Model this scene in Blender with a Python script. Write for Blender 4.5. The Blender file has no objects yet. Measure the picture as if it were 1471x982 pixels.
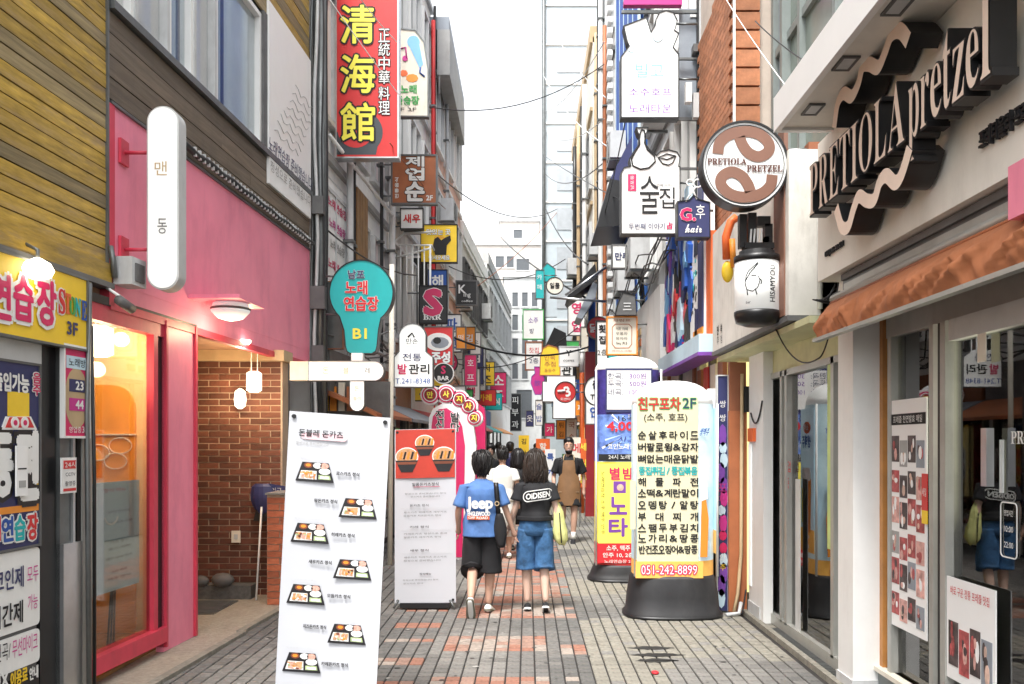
import bpy, math, random
from mathutils import Vector, Matrix, noise
R = math.radians
SC = bpy.context.scene
COL = SC.collection
rnd = random.Random(7)

# ------------------------------------------------------------------ camera
F, H, VX, VY = 1200.0, 1.70, 758.0, 637.0          # focal length, eye height and vanishing point in photo pixels
cd = bpy.data.cameras.new('camera'); cam = bpy.data.objects.new('camera', cd); COL.objects.link(cam)
cam.location = (0, 0, H); cam.rotation_euler = (R(90), 0, 0)
cd.sensor_width = 36; cd.lens = 36 * F / 1471
cd.shift_x = (735.5 - VX) / 1471; cd.shift_y = (VY - 491) / 1471
cd.clip_start = 0.05; cd.clip_end = 2000
SC.camera = cam
# ------------------------------------------------------------------ sky, sun, exposure
SUN_EL, SUN_ROT = R(62), R(200)
w = bpy.data.worlds.new('World'); SC.world = w; w.use_nodes = True
nt = w.node_tree; bg = nt.nodes['Background']
sky = nt.nodes.new('ShaderNodeTexSky'); sky.sky_type = 'NISHITA'; sky.sun_disc = False
sky.sun_elevation = SUN_EL; sky.sun_rotation = SUN_ROT; sky.air_density = 1.0; sky.dust_density = 3.0
hs = nt.nodes.new('ShaderNodeHueSaturation'); hs.inputs['Saturation'].default_value = 0.12
nt.links.new(sky.outputs[0], hs.inputs['Color']); nt.links.new(hs.outputs[0], bg.inputs['Color'])
bg.inputs['Strength'].default_value = 0.15
sl = bpy.data.lights.new('sun', 'SUN'); sl.energy = 1.5; sl.angle = R(14); sl.color = (1, .97, .92)
so = bpy.data.objects.new('sun', sl); COL.objects.link(so)
sd = Vector((math.sin(SUN_ROT) * math.cos(SUN_EL), math.cos(SUN_ROT) * math.cos(SUN_EL), math.sin(SUN_EL)))
so.rotation_euler = sd.to_track_quat('Z', 'Y').to_euler(); so.location = (0, 0, 30)
SC.view_settings.view_transform = 'Standard'; SC.view_settings.look = 'None'
SC.view_settings.exposure = 1.62; SC.view_settings.gamma = 1.0
SC.cycles.max_bounces = 8; SC.cycles.diffuse_bounces = 3; SC.cycles.glossy_bounces = 3
SC.cycles.transparent_max_bounces = 12; SC.cycles.use_denoising = True

def X(px, Y): return (px - VX) / F * Y
def Z(py, Y): return H - (py - VY) / F * Y

# ------------------------------------------------------------------ materials
MATS = {}
def mat(key, col=None, rough=.6, var=.12, scale=5, metal=0, bump=.0, emit=0, stretch=(1, 1, 1), dirt=0, rand=0, dcol=(.10, .08, .06), spec=.5, bscale=None, dmap=(2.2, 2.2, .7)):
    if key in MATS: return MATS[key]
    m = bpy.data.materials.new(key); m.use_nodes = True; MATS[key] = m
    n, l = m.node_tree.nodes, m.node_tree.links
    p = n['Principled BSDF']
    p.inputs['Roughness'].default_value = rough; p.inputs['Metallic'].default_value = metal
    p.inputs['Specular IOR Level'].default_value = spec
    tc = n.new('ShaderNodeTexCoord'); mp = n.new('ShaderNodeMapping'); mp.inputs['Scale'].default_value = stretch
    l.new(tc.outputs['Object'], mp.inputs[0])
    nz = n.new('ShaderNodeTexNoise'); nz.inputs['Scale'].default_value = scale; nz.inputs['Detail'].default_value = 5
    nz.inputs['Roughness'].default_value = .6
    l.new(mp.outputs[0], nz.inputs['Vector'])
    rp = n.new('ShaderNodeMapRange'); rp.inputs[1].default_value = .3; rp.inputs[2].default_value = .7
    l.new(nz.outputs['Fac'], rp.inputs[0])
    mx = n.new('ShaderNodeMix'); mx.data_type = 'RGBA'
    c = Vector(col[:3])
    mx.inputs['A'].default_value = (*[max(0, x * (1 - var)) for x in c], 1)
    mx.inputs['B'].default_value = (*[min(1, x * (1 + var)) for x in c], 1)
    l.new(rp.outputs[0], mx.inputs['Factor']); out = mx.outputs['Result']
    if dirt:
        n2 = n.new('ShaderNodeTexNoise'); n2.inputs['Scale'].default_value = 1.7; n2.inputs['Detail'].default_value = 8
        n2.inputs['Roughness'].default_value = .7
        mp2 = n.new('ShaderNodeMapping'); mp2.inputs['Scale'].default_value = dmap
        l.new(tc.outputs['Object'], mp2.inputs[0]); l.new(mp2.outputs[0], n2.inputs['Vector'])
        r2 = n.new('ShaderNodeMapRange'); r2.inputs[1].default_value = .5; r2.inputs[2].default_value = .72
        r2.inputs[4].default_value = dirt; l.new(n2.outputs['Fac'], r2.inputs[0])
        m2 = n.new('ShaderNodeMix'); m2.data_type = 'RGBA'; m2.inputs['B'].default_value = (*dcol, 1)
        l.new(out, m2.inputs['A']); l.new(r2.outputs[0], m2.inputs['Factor']); out = m2.outputs['Result']
    if rand:
        oi = n.new('ShaderNodeObjectInfo'); hv = n.new('ShaderNodeHueSaturation')
        r3 = n.new('ShaderNodeMapRange'); r3.inputs[3].default_value = 1 - rand; r3.inputs[4].default_value = 1 + rand
        l.new(oi.outputs['Random'], r3.inputs[0]); l.new(r3.outputs[0], hv.inputs['Value'])
        l.new(out, hv.inputs['Color']); out = hv.outputs[0]
    l.new(out, p.inputs['Base Color'])
    if bump:
        b = n.new('ShaderNodeBump'); b.inputs['Strength'].default_value = bump; b.inputs['Distance'].default_value = .02
        if bscale:
            n3 = n.new('ShaderNodeTexNoise'); n3.inputs['Scale'].default_value = bscale; n3.inputs['Detail'].default_value = 4
            l.new(mp.outputs[0], n3.inputs['Vector']); l.new(n3.outputs['Fac'], b.inputs['Height'])
        else: l.new(nz.outputs['Fac'], b.inputs['Height'])
        l.new(b.outputs[0], p.inputs['Normal'])
    if emit:
        l.new(out, p.inputs['Emission Color']); p.inputs['Emission Strength'].default_value = emit
    return m

def glass(key, tint=(.75, .8, .78), ior=1.7, mul=1.0, rough=.015):
    if key in MATS: return MATS[key]
    m = bpy.data.materials.new(key); m.use_nodes = True; MATS[key] = m
    n, l = m.node_tree.nodes, m.node_tree.links
    n.remove(n['Principled BSDF']); out = n['Material Output']
    t = n.new('ShaderNodeBsdfTransparent'); t.inputs[0].default_value = (*tint, 1)
    g = n.new('ShaderNodeBsdfGlossy'); g.inputs['Roughness'].default_value = rough
    f = n.new('ShaderNodeFresnel'); f.inputs['IOR'].default_value = ior
    mm = n.new('ShaderNodeMath'); mm.operation = 'MULTIPLY'; mm.inputs[1].default_value = mul; mm.use_clamp = True
    x = n.new('ShaderNodeMixShader')
    l.new(f.outputs[0], mm.inputs[0]); l.new(mm.outputs[0], x.inputs[0]); l.new(t.outputs[0], x.inputs[1]); l.new(g.outputs[0], x.inputs[2])
    l.new(x.outputs[0], out.inputs[0])
    return m

mat('white', (.82, .82, .8), .5, .03, dirt=.12)
mat('clean_white', (.86, .86, .85), .4, .02)
mat('lit_white', (.86, .87, .85), .4, .02, emit=.12)
mat('cream', (.78, .73, .62), .7, .06, dirt=.25, bump=.1)
mat('plaster', (.66, .64, .59), .8, .08, dirt=.35, bump=.2)
mat('grey', (.36, .36, .35), .6, .1, dirt=.3)
mat('lgrey', (.55, .56, .56), .55, .08, dirt=.3)
mat('dgrey', (.12, .12, .12), .6, .2, dirt=.2)
mat('black', (.012, .012, .013), .4, .3)
mat('ink', (.01, .01, .012), .7, .1)
mat('steel', (.6, .61, .62), .3, .1, metal=.9)
mat('dsteel', (.16, .17, .17), .4, .2, metal=.6, dirt=.3)
mat('alu', (.42, .42, .39), .4, .08, metal=.35, dirt=.25)
mat('pink', (.87, .26, .37), .45, .07, scale=2, dirt=.32, dcol=(.45, .09, .16), bump=.03)
mat('pinkred', (.62, .05, .09), .45, .1, dirt=.35, dcol=(.3, .05, .06))
mat('redink', (.62, .02, .03), .6, .05)
mat('red', (.62, .03, .03), .4, .07, dirt=.1)
mat('crimson', (.62, .02, .12), .4, .06)
mat('darkred', (.30, .02, .025), .5, .1, dirt=.2)
mat('orange', (.80, .28, .03), .5, .08)
mat('orangered', (.75, .14, .03), .5, .08)
mat('yellow', (.86, .58, .03), .5, .06)
mat('lemon', (.87, .78, .08), .5, .05)
mat('blue', (.02, .09, .38), .5, .12, dirt=.15)
mat('navy', (.03, .035, .12), .5, .12)
mat('sky_blue', (.22, .50, .80), .5, .06)
mat('pale_blue', (.55, .72, .82), .5, .05)
mat('teal', (.01, .42, .43), .45, .05, dirt=.08)
mat('green', (.05, .35, .08), .6, .1)
mat('purple', (.20, .06, .38), .5, .15)
mat('magenta', (.55, .03, .25), .5, .1)
mat('brown', (.26, .09, .04), .55, .12)
mat('rust', (.40, .13, .05), .5, .12, dirt=.1)
mat('tan', (.52, .38, .22), .6, .1, dirt=.2)
mat('pretzel_brown', (.22, .105, .07), .55, .06)
mat('coffee', (.23, .09, .03), .6, .15)
mat('joint', (.03, .027, .025), .9, .3)
mat('glow', (1, .86, .62), .5, .0, emit=3)
mat('glow_soft', (1, .88, .70), .5, .0, emit=1.3)
mat('rubber', (.018, .018, .02), .55, .3, dirt=.15, dcol=(.12, .11, .1), bump=.1)
glass('shop_glass', (.82, .86, .82), 1.8, 1.35)
glass('clear_glass', (.88, .88, .85), 1.5, .5)
glass('soft_glass', (.93, .94, .94), 1.45, .3, .05)
glass('window_glass', (.25, .3, .32), 1.8, 1.6, .03)

# ------------------------------------------------------------------ frames: a = reading direction, b = up, c = outwards
class Fr:
    def __init__(s, o, ax, an, az=(0, 0, 1)):
        s.o, s.ax, s.an, s.az = Vector(o), Vector(ax).normalized(), Vector(an).normalized(), Vector(az).normalized()
    def __call__(s, a, b, c=0): return s.o + s.ax * a + s.az * b + s.an * c
    def off(s, c): return Fr(s.o + s.an * c, s.ax, s.an, s.az)
WORLD = Fr((0, 0, 0), (1, 0, 0), (0, -1, 0))
def CF(Y): return Fr((0, Y, 0), (1, 0, 0), (0, -1, 0))            # faces the camera's side of the street
LA = math.atan(.052); LAX = Vector((math.sin(LA), math.cos(LA), 0)); LAN = Vector((math.cos(LA), -math.sin(LA), 0))
LX0 = -3.295
LW = Fr((LX0, 0, 0), LAX, LAN)                                   # left row of houses
def lu(px, n=0):                                                 # distance along the left wall at a photo column
    k = (px - VX) / F
    return (LX0 + LAN.x * n - k * LAN.y * n) / (k * LAX.y - LAX.x)
def lp(px, n=0):
    return LW(lu(px, n), 0, n)
def lz(px, py, n=0): return Z(py, lp(px, n).y)
def RW(x): return Fr((x, 0, 0), (0, -1, 0), (-1, 0, 0))           # right row, a = -Y
def ry(px, x): return x * F / (px - VX)
def rz(px, py, x): return Z(py, ry(px, x))

# ------------------------------------------------------------------ mesh builder
def smap(s, cap, low, dig):
    o = ''
    for ch in s:
        if 'A' <= ch <= 'Z': o += chr(cap + ord(ch) - 65)
        elif 'a' <= ch <= 'z': o += chr(low + ord(ch) - 97)
        elif '0' <= ch <= '9' and dig: o += chr(dig + ord(ch) - 48)
        else: o += ch
    return o
STY = {'serif': (0x1D400, 0x1D41A, 0x1D7CE), 'bold': (0x1D5D4, 0x1D5EE, 0x1D7EC), 'script': (0x1D4D0, 0x1D4EA, 0), 'ital': (0x1D468, 0x1D482, 0)}
_TC = {}
TMP = bpy.data.scenes.new('workbench')                            # small scene in which text and skins are turned into meshes
def evaluated(o):
    TMP.collection.objects.link(o); vl = TMP.view_layers[0]; vl.update(); return o.evaluated_get(vl.depsgraph)
def glyphs(s, style=None, off=0.0, ext=0.0, res=2):
    k = (s, style, round(off, 4), round(ext, 4))
    if k in _TC: return _TC[k]
    t = smap(s, *STY[style]) if style else s
    cu = bpy.data.curves.new('t', 'FONT'); cu.body = t; cu.size = 1; cu.resolution_u = res; cu.offset = off; cu.extrude = ext
    cu.align_x = 'LEFT'
    o = bpy.data.objects.new('t', cu); e = evaluated(o); m = e.to_mesh()
    vs = [v.co.copy() for v in m.vertices]; fs = [tuple(p.vertices) for p in m.polygons]
    e.to_mesh_clear(); bpy.data.objects.remove(o); bpy.data.curves.remove(cu)
    xs = [v.x for v in vs] or [0, 1]; ys = [v.y for v in vs] or [0, 1]
    _TC[k] = (vs, fs, min(xs), max(xs), min(ys), max(ys))
    return _TC[k]

class MB:
    def __init__(s): s.v, s.f, s.m, s.sm = [], [], [], []; s.mats = []
    def mi(s, m):
        m = MATS[m] if isinstance(m, str) else m
        if m not in s.mats: s.mats.append(m)
        return s.mats.index(m)
    def add(s, vs, fs, m, smooth=False):
        b = len(s.v); s.v += [Vector(x) for x in vs]; i = s.mi(m)
        for f in fs: s.f.append(tuple(b + k for k in f)); s.m.append(i); s.sm.append(smooth)
        return s
    def box(s, fr, a0, b0, c0, a1, b1, c1, m):
        if a0 > a1: a0, a1 = a1, a0
        if b0 > b1: b0, b1 = b1, b0
        if c0 > c1: c0, c1 = c1, c0
        vs = [fr(a, b, c) for a in (a0, a1) for b in (b0, b1) for c in (c0, c1)]
        return s.add(vs, [(0, 1, 3, 2), (4, 6, 7, 5), (0, 4, 5, 1), (2, 3, 7, 6), (0, 2, 6, 4), (1, 5, 7, 3)], m)
    def wbox(s, x0, y0, z0, x1, y1, z1, m):
        return s.box(WORLD, x0, z0, -y1, x1, z1, -y0, m)
    def poly(s, fr, pts, c, m):
        return s.add([fr(a, b, c) for a, b in pts], [tuple(range(len(pts)))], m)
    def prism(s, fr, pts, c0, c1, m, ms=None, smooth=False):
        n = len(pts)
        s.add([fr(a, b, c1) for a, b in pts] , [tuple(range(n))], m)
        s.add([fr(a, b, c0) for a, b in pts] , [tuple(range(n))[::-1]], m)
        s.add([fr(a, b, c0) for a, b in pts] + [fr(a, b, c1) for a, b in pts], [(i, (i + 1) % n, n + (i + 1) % n, n + i) for i in range(n)], ms or m, smooth)
        return s
    def tube(s, pts, r, m, n=6, smooth=True):
        pts = [Vector(p) for p in pts]; rs = r if isinstance(r, (list, tuple)) else [r] * len(pts)
        vs = []; fs = []; prev = None
        for i, p in enumerate(pts):
            d = (pts[min(i + 1, len(pts) - 1)] - pts[max(i - 1, 0)]).normalized()
            if prev is None:
                up = Vector((0, 0, 1)) if abs(d.z) < .9 else Vector((1, 0, 0)); e1 = d.cross(up).normalized()
            else: e1 = (prev - d * prev.dot(d)).normalized()
            prev = e1; e2 = d.cross(e1)
            for k in range(n):
                t = 2 * math.pi * k / n; vs.append(p + (e1 * math.cos(t) + e2 * math.sin(t)) * rs[i])
        for i in range(len(pts) - 1):
            for k in range(n): fs.append((i * n + k, i * n + (k + 1) % n, (i + 1) * n + (k + 1) % n, (i + 1) * n + k))
        fs.append(tuple(range(n))[::-1]); fs.append(tuple(range((len(pts) - 1) * n, len(pts) * n)))
        return s.add(vs, fs, m, smooth)
    def loft(s, rings, m, smooth=True, cap=True):
        n = len(rings[0]); vs = [v for r in rings for v in r]; fs = []
        for i in range(len(rings) - 1):
            for k in range(n): fs.append((i * n + k, i * n + (k + 1) % n, (i + 1) * n + (k + 1) % n, (i + 1) * n + k))
        if cap: fs.append(tuple(range(n))[::-1]); fs.append(tuple(range((len(rings) - 1) * n, len(rings) * n)))
        return s.add(vs, fs, m, smooth)
    def lathe(s, o, prof, m, n=20, smooth=True):      # prof = [(r, z)]
        o = Vector(o)
        return s.loft([[o + Vector((r * math.cos(2 * math.pi * k / n), r * math.sin(2 * math.pi * k / n), z)) for k in range(n)] for r, z in prof], m, smooth)
    def ball(s, c, rx, ry_, rz_, m, n=12, k=8):
        c = Vector(c); rings = []
        for i in range(k + 1):
            t = math.pi * (i + .02) / (k + .04) if 0 < i < k else (.03 if i == 0 else math.pi - .03)
            rings.append([c + Vector((rx * math.sin(t) * math.cos(2 * math.pi * j / n), ry_ * math.sin(t) * math.sin(2 * math.pi * j / n), -rz_ * math.cos(t))) for j in range(n)])
        return s.loft(rings, m)
    def text(s, fr, t, a, b, h, m, w=None, c=.004, style=None, off=0.0, depth=0, rot=0, mf=None, res=2, skew=0):
        if off > 0 and not depth:                                # bolder strokes: the same glyphs laid down again, slightly shifted
            n = 5 if off < .03 else 8; r_ = off * h
            for k in range(n):
                q = 2 * math.pi * k / n
                s.text(fr, t, a + r_ * math.cos(q), b + r_ * math.sin(q), h, m, w=w, c=c + .0003 * (k + 1), style=style, rot=rot, res=res, skew=skew)
            off = 0
        ref = glyphs(t, style, 0, 0, res)
        sy = h / max(1e-6, ref[5] - ref[4]); sx = sy if w is None else w / max(1e-6, ref[3] - ref[2])
        g = glyphs(t, style, off, depth / 2 / sy if depth else 0, res)
        cx, cy = (ref[2] + ref[3]) / 2, (ref[4] + ref[5]) / 2
        cr, sr = math.cos(rot), math.sin(rot); vs = []
        for v in g[0]:
            x, y = (v.x - cx) * sx, (v.y - cy) * sy; x += skew * y
            vs.append(fr(a + x * cr - y * sr, b + x * sr + y * cr, c + (v.z * sy + depth / 2 if depth else 0)))
        if mf and depth:
            zf = max(v.z for v in g[0]) - 1e-5
            front = [f for f in g[1] if all(g[0][k].z > zf for k in f)]; rest = [f for f in g[1] if not all(g[0][k].z > zf for k in f)]
            b0 = len(s.v); s.add(vs, rest, m); i = s.mi(mf)
            for f in front: s.f.append(tuple(b0 + k for k in f)); s.m.append(i); s.sm.append(False)
        else: s.add(vs, g[1], m)
        return s
    def mesh(s, name, o=(0, 0, 0)):
        me = bpy.data.meshes.new(name); o = Vector(o)
        me.from_pydata([v - o for v in s.v], [], s.f)
        for m in s.mats: me.materials.append(m)
        me.polygons.foreach_set('material_index', s.m); me.polygons.foreach_set('use_smooth', s.sm)
        me.update(); return me

ROOT = {}
def thing(name, label, cat, loc, group=None, kind=None):
    o = bpy.data.objects.new(name, None); COL.objects.link(o); o.location = loc; o.empty_display_size = .1
    ROOT[o.name] = Vector(loc)
    if kind: o['kind'] = kind
    else: o['label'] = label; o['category'] = cat
    if group: o['group'] = group
    return o
def part(name, mb, parent, label=None):
    o = bpy.data.objects.new(name, mb.mesh(name, ROOT[parent.name])); COL.objects.link(o); o.parent = parent
    ROOT[o.name] = ROOT[parent.name]
    if label: o['label'] = label
    return o
def solo(name, mb, label, cat, loc=(0, 0, 0), group=None):
    o = bpy.data.objects.new(name, mb.mesh(name, loc)); COL.objects.link(o); o.location = loc; ROOT[o.name] = Vector(loc)
    o['label'] = label; o['category'] = cat
    if group: o['group'] = group
    return o
def struct(name, mb, kind='structure', loc=(0, 0, 0), parent=None):
    o = bpy.data.objects.new(name, mb.mesh(name, loc if not parent else ROOT[parent.name])); COL.objects.link(o)
    if parent: o.parent = parent; ROOT[o.name] = ROOT[parent.name]
    else: o.location = loc; ROOT[o.name] = Vector(loc)
    o['kind'] = kind
    return o
def piece(name, me, parent, loc, rotz=0, scale=(1, 1, 1)):       # many alike pieces share one mesh
    o = bpy.data.objects.new(name, me); COL.objects.link(o); o.parent = parent
    o.location = Vector(loc) - ROOT[parent.name]; o.rotation_euler = (0, 0, rotz); o.scale = scale
    ROOT[o.name] = Vector(loc)
    return o
def P(*pts): return list(pts)
def rrect(x0, y0, x1, y1, r, n=5, corners='abcd'):               # rounded rectangle outline, counter-clockwise
    out = []
    for key, cx, cy, t0 in (('a', x0 + r, y0 + r, 180), ('b', x1 - r, y0 + r, 270), ('c', x1 - r, y1 - r, 0), ('d', x0 + r, y1 - r, 90)):
        if key in corners:
            for i in range(n + 1):
                t = R(t0 + 90 * i / n); out.append((cx + r * math.cos(t), cy + r * math.sin(t)))
        else: out.append(({'a': x0, 'b': x1, 'c': x1, 'd': x0}[key], {'a': y0, 'b': y0, 'c': y1, 'd': y1}[key]))
    return out
def circ(cx, cy, r, n=28, ry_=None, t0=0, t1=360):
    full = abs(t1 - t0) == 360
    return [(cx + r * math.cos(R(t0 + (t1 - t0) * i / (n if full else n - 1))), cy + (ry_ or r) * math.sin(R(t0 + (t1 - t0) * i / (n if full else n - 1)))) for i in range(n)]
def grow(pts, d):
    cx = sum(p[0] for p in pts) / len(pts); cy = sum(p[1] for p in pts) / len(pts); o = []
    n = len(pts)
    for i in range(n):
        p0, p1, p2 = pts[i - 1], pts[i], pts[(i + 1) % n]
        e1 = Vector((p1[0] - p0[0], p1[1] - p0[1])); e2 = Vector((p2[0] - p1[0], p2[1] - p1[1]))
        if e1.length < 1e-9: e1 = e2
        if e2.length < 1e-9: e2 = e1
        n1 = Vector((e1.y, -e1.x)).normalized(); n2 = Vector((e2.y, -e2.x)).normalized()
        q = (n1 + n2); q = q.normalized() / max(.5, q.length / 2) if q.length > 1e-6 else n1
        o.append((p1[0] + q.x * d, p1[1] + q.y * d))
    return o
def ring(mb, fr, pts, d, c0, c1, m):                              # frame bar around an outline
    o = grow(pts, d); n = len(pts)
    vs = [fr(a, b, c) for c in (c0, c1) for a, b in pts] + [fr(a, b, c) for c in (c0, c1) for a, b in o]
    fs = []
    for i in range(n):
        j = (i + 1) % n
        fs += [(i, n + i, n + j, j), (2 * n + i, 2 * n + j, 3 * n + j, 3 * n + i), (n + i, 3 * n + i, 3 * n + j, n + j), (i, j, 2 * n + j, 2 * n + i)]
    mb.add(vs, fs, m)

def blade(name, label, Y, outline, panel, texts=(), frame='dsteel', fw=.018, th=.1, arms=(), cat='sign', extra=None, side=None, group=None, armr=.014):
    """sign board standing out from a wall and facing down the street; outline and texts given in photo pixels at distance Y"""
    fr = CF(Y)
    pts = [(X(a, Y), Z(b, Y)) for a, b in outline]
    ar = sum(pts[i][0] * pts[(i + 1) % len(pts)][1] - pts[(i + 1) % len(pts)][0] * pts[i][1] for i in range(len(pts)))
    if ar < 0: pts = pts[::-1]
    zb = min(p[1] for p in pts); xc = sum(p[0] for p in pts) / len(pts)
    t = thing(name, label, cat, (xc, Y, zb), group)
    mb = MB(); mb.prism(fr, pts, -th, 0, panel, side); part('panel', mb, t)
    if frame:
        mb = MB(); ring(mb, fr, pts, fw, -th - .008, .012, frame); part('frame', mb, t)
    if texts or extra:
        mb = MB()
        if extra: extra(mb, fr)
        for tx in texts:
            s, cx, cy, h, m = tx[:5]; kw = dict(tx[5]) if len(tx) > 5 else {}
            hh = h * Y / F
            if 'w' in kw: kw['w'] = kw['w'] * Y / F
            ol = kw.pop('outline', None); ow = kw.pop('ow', .05)
            cc = kw.pop('c', .006)
            if ol: mb.text(fr, s, X(cx, Y), Z(cy, Y), hh, ol, c=cc, **{**kw, 'off': kw.get('off', 0) + ow}); cc += .004
            mb.text(fr, s, X(cx, Y), Z(cy, Y), hh, m, c=cc, **kw)
        part('lettering', mb, t)
    for (ax, ay, bx, by) in arms:
        mb = MB(); mb.tube([(X(ax, Y), Y + th / 2, Z(ay, Y)), (X(bx, Y), Y + th / 2, Z(by, Y))], armr, 'dsteel'); part('bracket', mb, t)
    return t
def PX(Y): return lambda a, b: (X(a, Y), Z(b, Y))
# ================================================================== GROUND
mat('street', (.22, .21, .19), .85, .15, dirt=.3, bump=.1)
for k, c in (('stone_a', (.145, .14, .132)), ('stone_b', (.19, .183, .17)), ('stone_c', (.115, .113, .108)), ('stone_w', (.225, .212, .178)),
             ('stone_red', (.28, .13, .09)), ('stone_red2', (.29, .18, .14)), ('stone_pale', (.30, .255, .22))):
    mat(k, c, .82, .28, scale=24, dirt=.35, bump=.35, rand=.1)
g = MB(); g.wbox(-60, -10, -.3, 60, 120, -.03, 'joint'); struct('ground', g)
g = MB(); g.wbox(-2.96, -2, -.03, 2.2, 80, -.004 + -.01, 'joint'); street = struct('street', g)
# paving blocks, 12.5 cm: near ones single objects, the rest one joined part, the far street plain
S = .108
def block_mb(m):
    h = S / 2 - .006; k = h - .005; g_ = S / 2 - .0075; j_ = g_ - .006
    vs = [(-h, -g_, -.03), (h, -g_, -.03), (h, g_, -.03), (-h, g_, -.03), (-h, -g_, -.004), (h, -g_, -.004), (h, g_, -.004), (-h, g_, -.004), (-k, -j_, 0), (k, -j_, 0), (k, j_, 0), (-k, j_, 0)]
    fs = [(8, 9, 10, 11)] + [(i, (i + 1) % 4, 4 + (i + 1) % 4, 4 + i) for i in range(4)] + [(4 + i, 4 + (i + 1) % 4, 8 + (i + 1) % 4, 8 + i) for i in range(4)]
    return vs, fs
def stone(i, j):
    x = i * S; r = rnd.random(); row = j % 12; yy = j * S
    red = False
    if -.72 < x < .16 and 4 <= row <= 8: red = True
    if yy > 8.2 and -.60 < x < .42: red = row != 10 and row != 3
    if -1.2 < x < -.85 and row in (0, 1, 7, 8, 9)[0:3] and yy < 8.6: red = True
    if .22 < x < .52 and row in (3, 4, 5, 8): red = r < .8
    if red:
        q = noise.noise(Vector((x * 2.1, yy * 1.2, 3))) + (r - .5) * .25
        return 'stone_pale' if q > .24 else ('stone_red' if q < .02 else 'stone_red2')
    if x > .5 and noise.noise(Vector((x * .8, yy * .6, 9))) > -.05: return 'stone_w' if r < .85 else 'stone_b'
    q = noise.noise(Vector((x * 1.1, yy * .7, 1))) + r * .22 - .11
    return 'stone_c' if q < -.22 else ('stone_a' if q < .08 else 'stone_b')
vs0, fs0 = block_mb('joint')
ME = {}
for k in MATS:
    if k.startswith('stone_'):
        b = MB(); b.add(vs0, fs0, k); ME[k] = b.mesh('paving_block')
near = 0; far = MB()
j = int(5.2 / S)
while j * S < 30:
    for i in range(int(-2.9 / S), int(2.2 / S) + 1):
        x = i * S; y = j * S
        px = VX + F * x / y
        if x < -2.88 + .052 * (y - 6.7) or x > 2.12: continue
        m = stone(i, j); tz = rnd.uniform(-.0015, .0015)
        if near < 300 and 5.55 < y and 540 < px < 1180:
            piece('paving_block', ME[m], street, (x, y, tz)); near += 1
        else: far.add([(a + x, b + y, c + tz) for a, b, c in vs0], fs0, m)
    j += 1
struct('paving_blocks', far, 'stuff', parent=street)
g = MB(); g.wbox(-2.96, 30, -.02, 2.2, 80, -.002, 'street'); struct('road_surface', g, parent=street)
# pavement edge on the left: gravelly concrete slab before the restaurant
mat('apron', (.34, .30, .24), .85, .2, scale=30, dirt=.3, bump=.4, bscale=60)
g = MB()
for a, b in ((2.2, 5.95), (5.95, 7.5)):
    g.box(LW, a, -.03, -.3, b, .012, .33, 'apron')
g.box(LW, 7.5, -.03, -3, 10.6, .012, .30, 'apron'); pav = struct('pavement', g)
g = MB(); g.box(LW, 2.2, -.03, .33, 7.5, .03, .40, 'stone_w'); g.box(LW, 7.5, -.03, .3, 10.6, .03, .37, 'stone_w'); struct('kerb', g)
g = MB()                                                            # lengthwise floor plates in front of the right-hand shops
g.wbox(2.2, 5.95, -.03, 2.30, 8.3, .02, 'stone_w'); struct('threshold', g)

# dark stains of spilled paint on the paving
mat('stain', (.02, .02, .02), .7, .2)
for (x0, x1, y0, dx) in ((900, 968, 931, 0), (905, 985, 941, 0), (912, 975, 949, 0)):
    Y = 1.7 * F / (y0 - VY); b = MB(); n = 14; pts = []
    for k in range(n + 1): pts.append((X(x0 + (x1 - x0) * k / n, Y), Y + .03 * noise.noise(Vector((k * .9, y0, 0))) - .055 * math.sin(math.pi * k / n)))
    for k in range(n, -1, -1): pts.append((X(x0 + (x1 - x0) * k / n, Y), Y + .03 * noise.noise(Vector((k * .7, y0, 5))) + .06 * math.sin(math.pi * k / n)))
    b.add([(a, c, .0035) for a, c in pts], [tuple(range(len(pts)))], 'stain')
    struct('stain', b)

# manhole
mh = thing('drain_cover', 'dark metal floor hatch sunk in the entrance floor by the brick wall', 'drain cover', (-3.35, 8.3, .012))
b = MB(); b.wbox(-3.75, 8.25, .0, -3.1, 8.95, .022, 'dsteel'); part('plate', b, mh)
b = MB()
for k in range(9): b.wbox(-3.72, 8.29 + k * .072, .022, -3.13, 8.31 + k * .072, .027, 'dgrey')
part('rib', b, mh)

# ================================================================== LEFT 1: planked building with the karaoke entrance
mat('plank', (.43, .275, .04), .5, .4, scale=3, stretch=(1.5, 1.5, 9), dirt=.85, dmap=(.7, 1, 5), rand=.22, bump=.25, dcol=(.25, .18, .13))
mat('plank2', (.25, .19, .09), .55, .45, dmap=(.7, 1, 5), scale=3, stretch=(.5, .5, 9), dirt=.4, rand=.25, bump=.25, dcol=(.12, .09, .07))
mat('plank3', (.155, .12, .085), .6, .3, scale=3, stretch=(.5, .5, 9), dirt=.4, rand=.25, bump=.3, dcol=(.08, .07, .06))
L1 = thing('plank_clad_building', 'olive and brown plank clad upper storey above the karaoke entrance at the left edge', 'building', (LW(4, 0, -.5)))
b = MB(); b.box(LW, 1.5, 2.98, -3, 5.93, 9.5, -.05, 'dgrey'); b.box(LW, 1.5, 0, -3, 5.2, 2.98, -.16, 'dgrey'); part('wall', b, L1)
def board(L, hh, m):
    k = MB(); k.box(WORLD, -L / 2, -hh / 2, 0, L / 2, hh / 2, .024, m)
    me = k.mesh('plank'); return me
PM = {}
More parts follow.
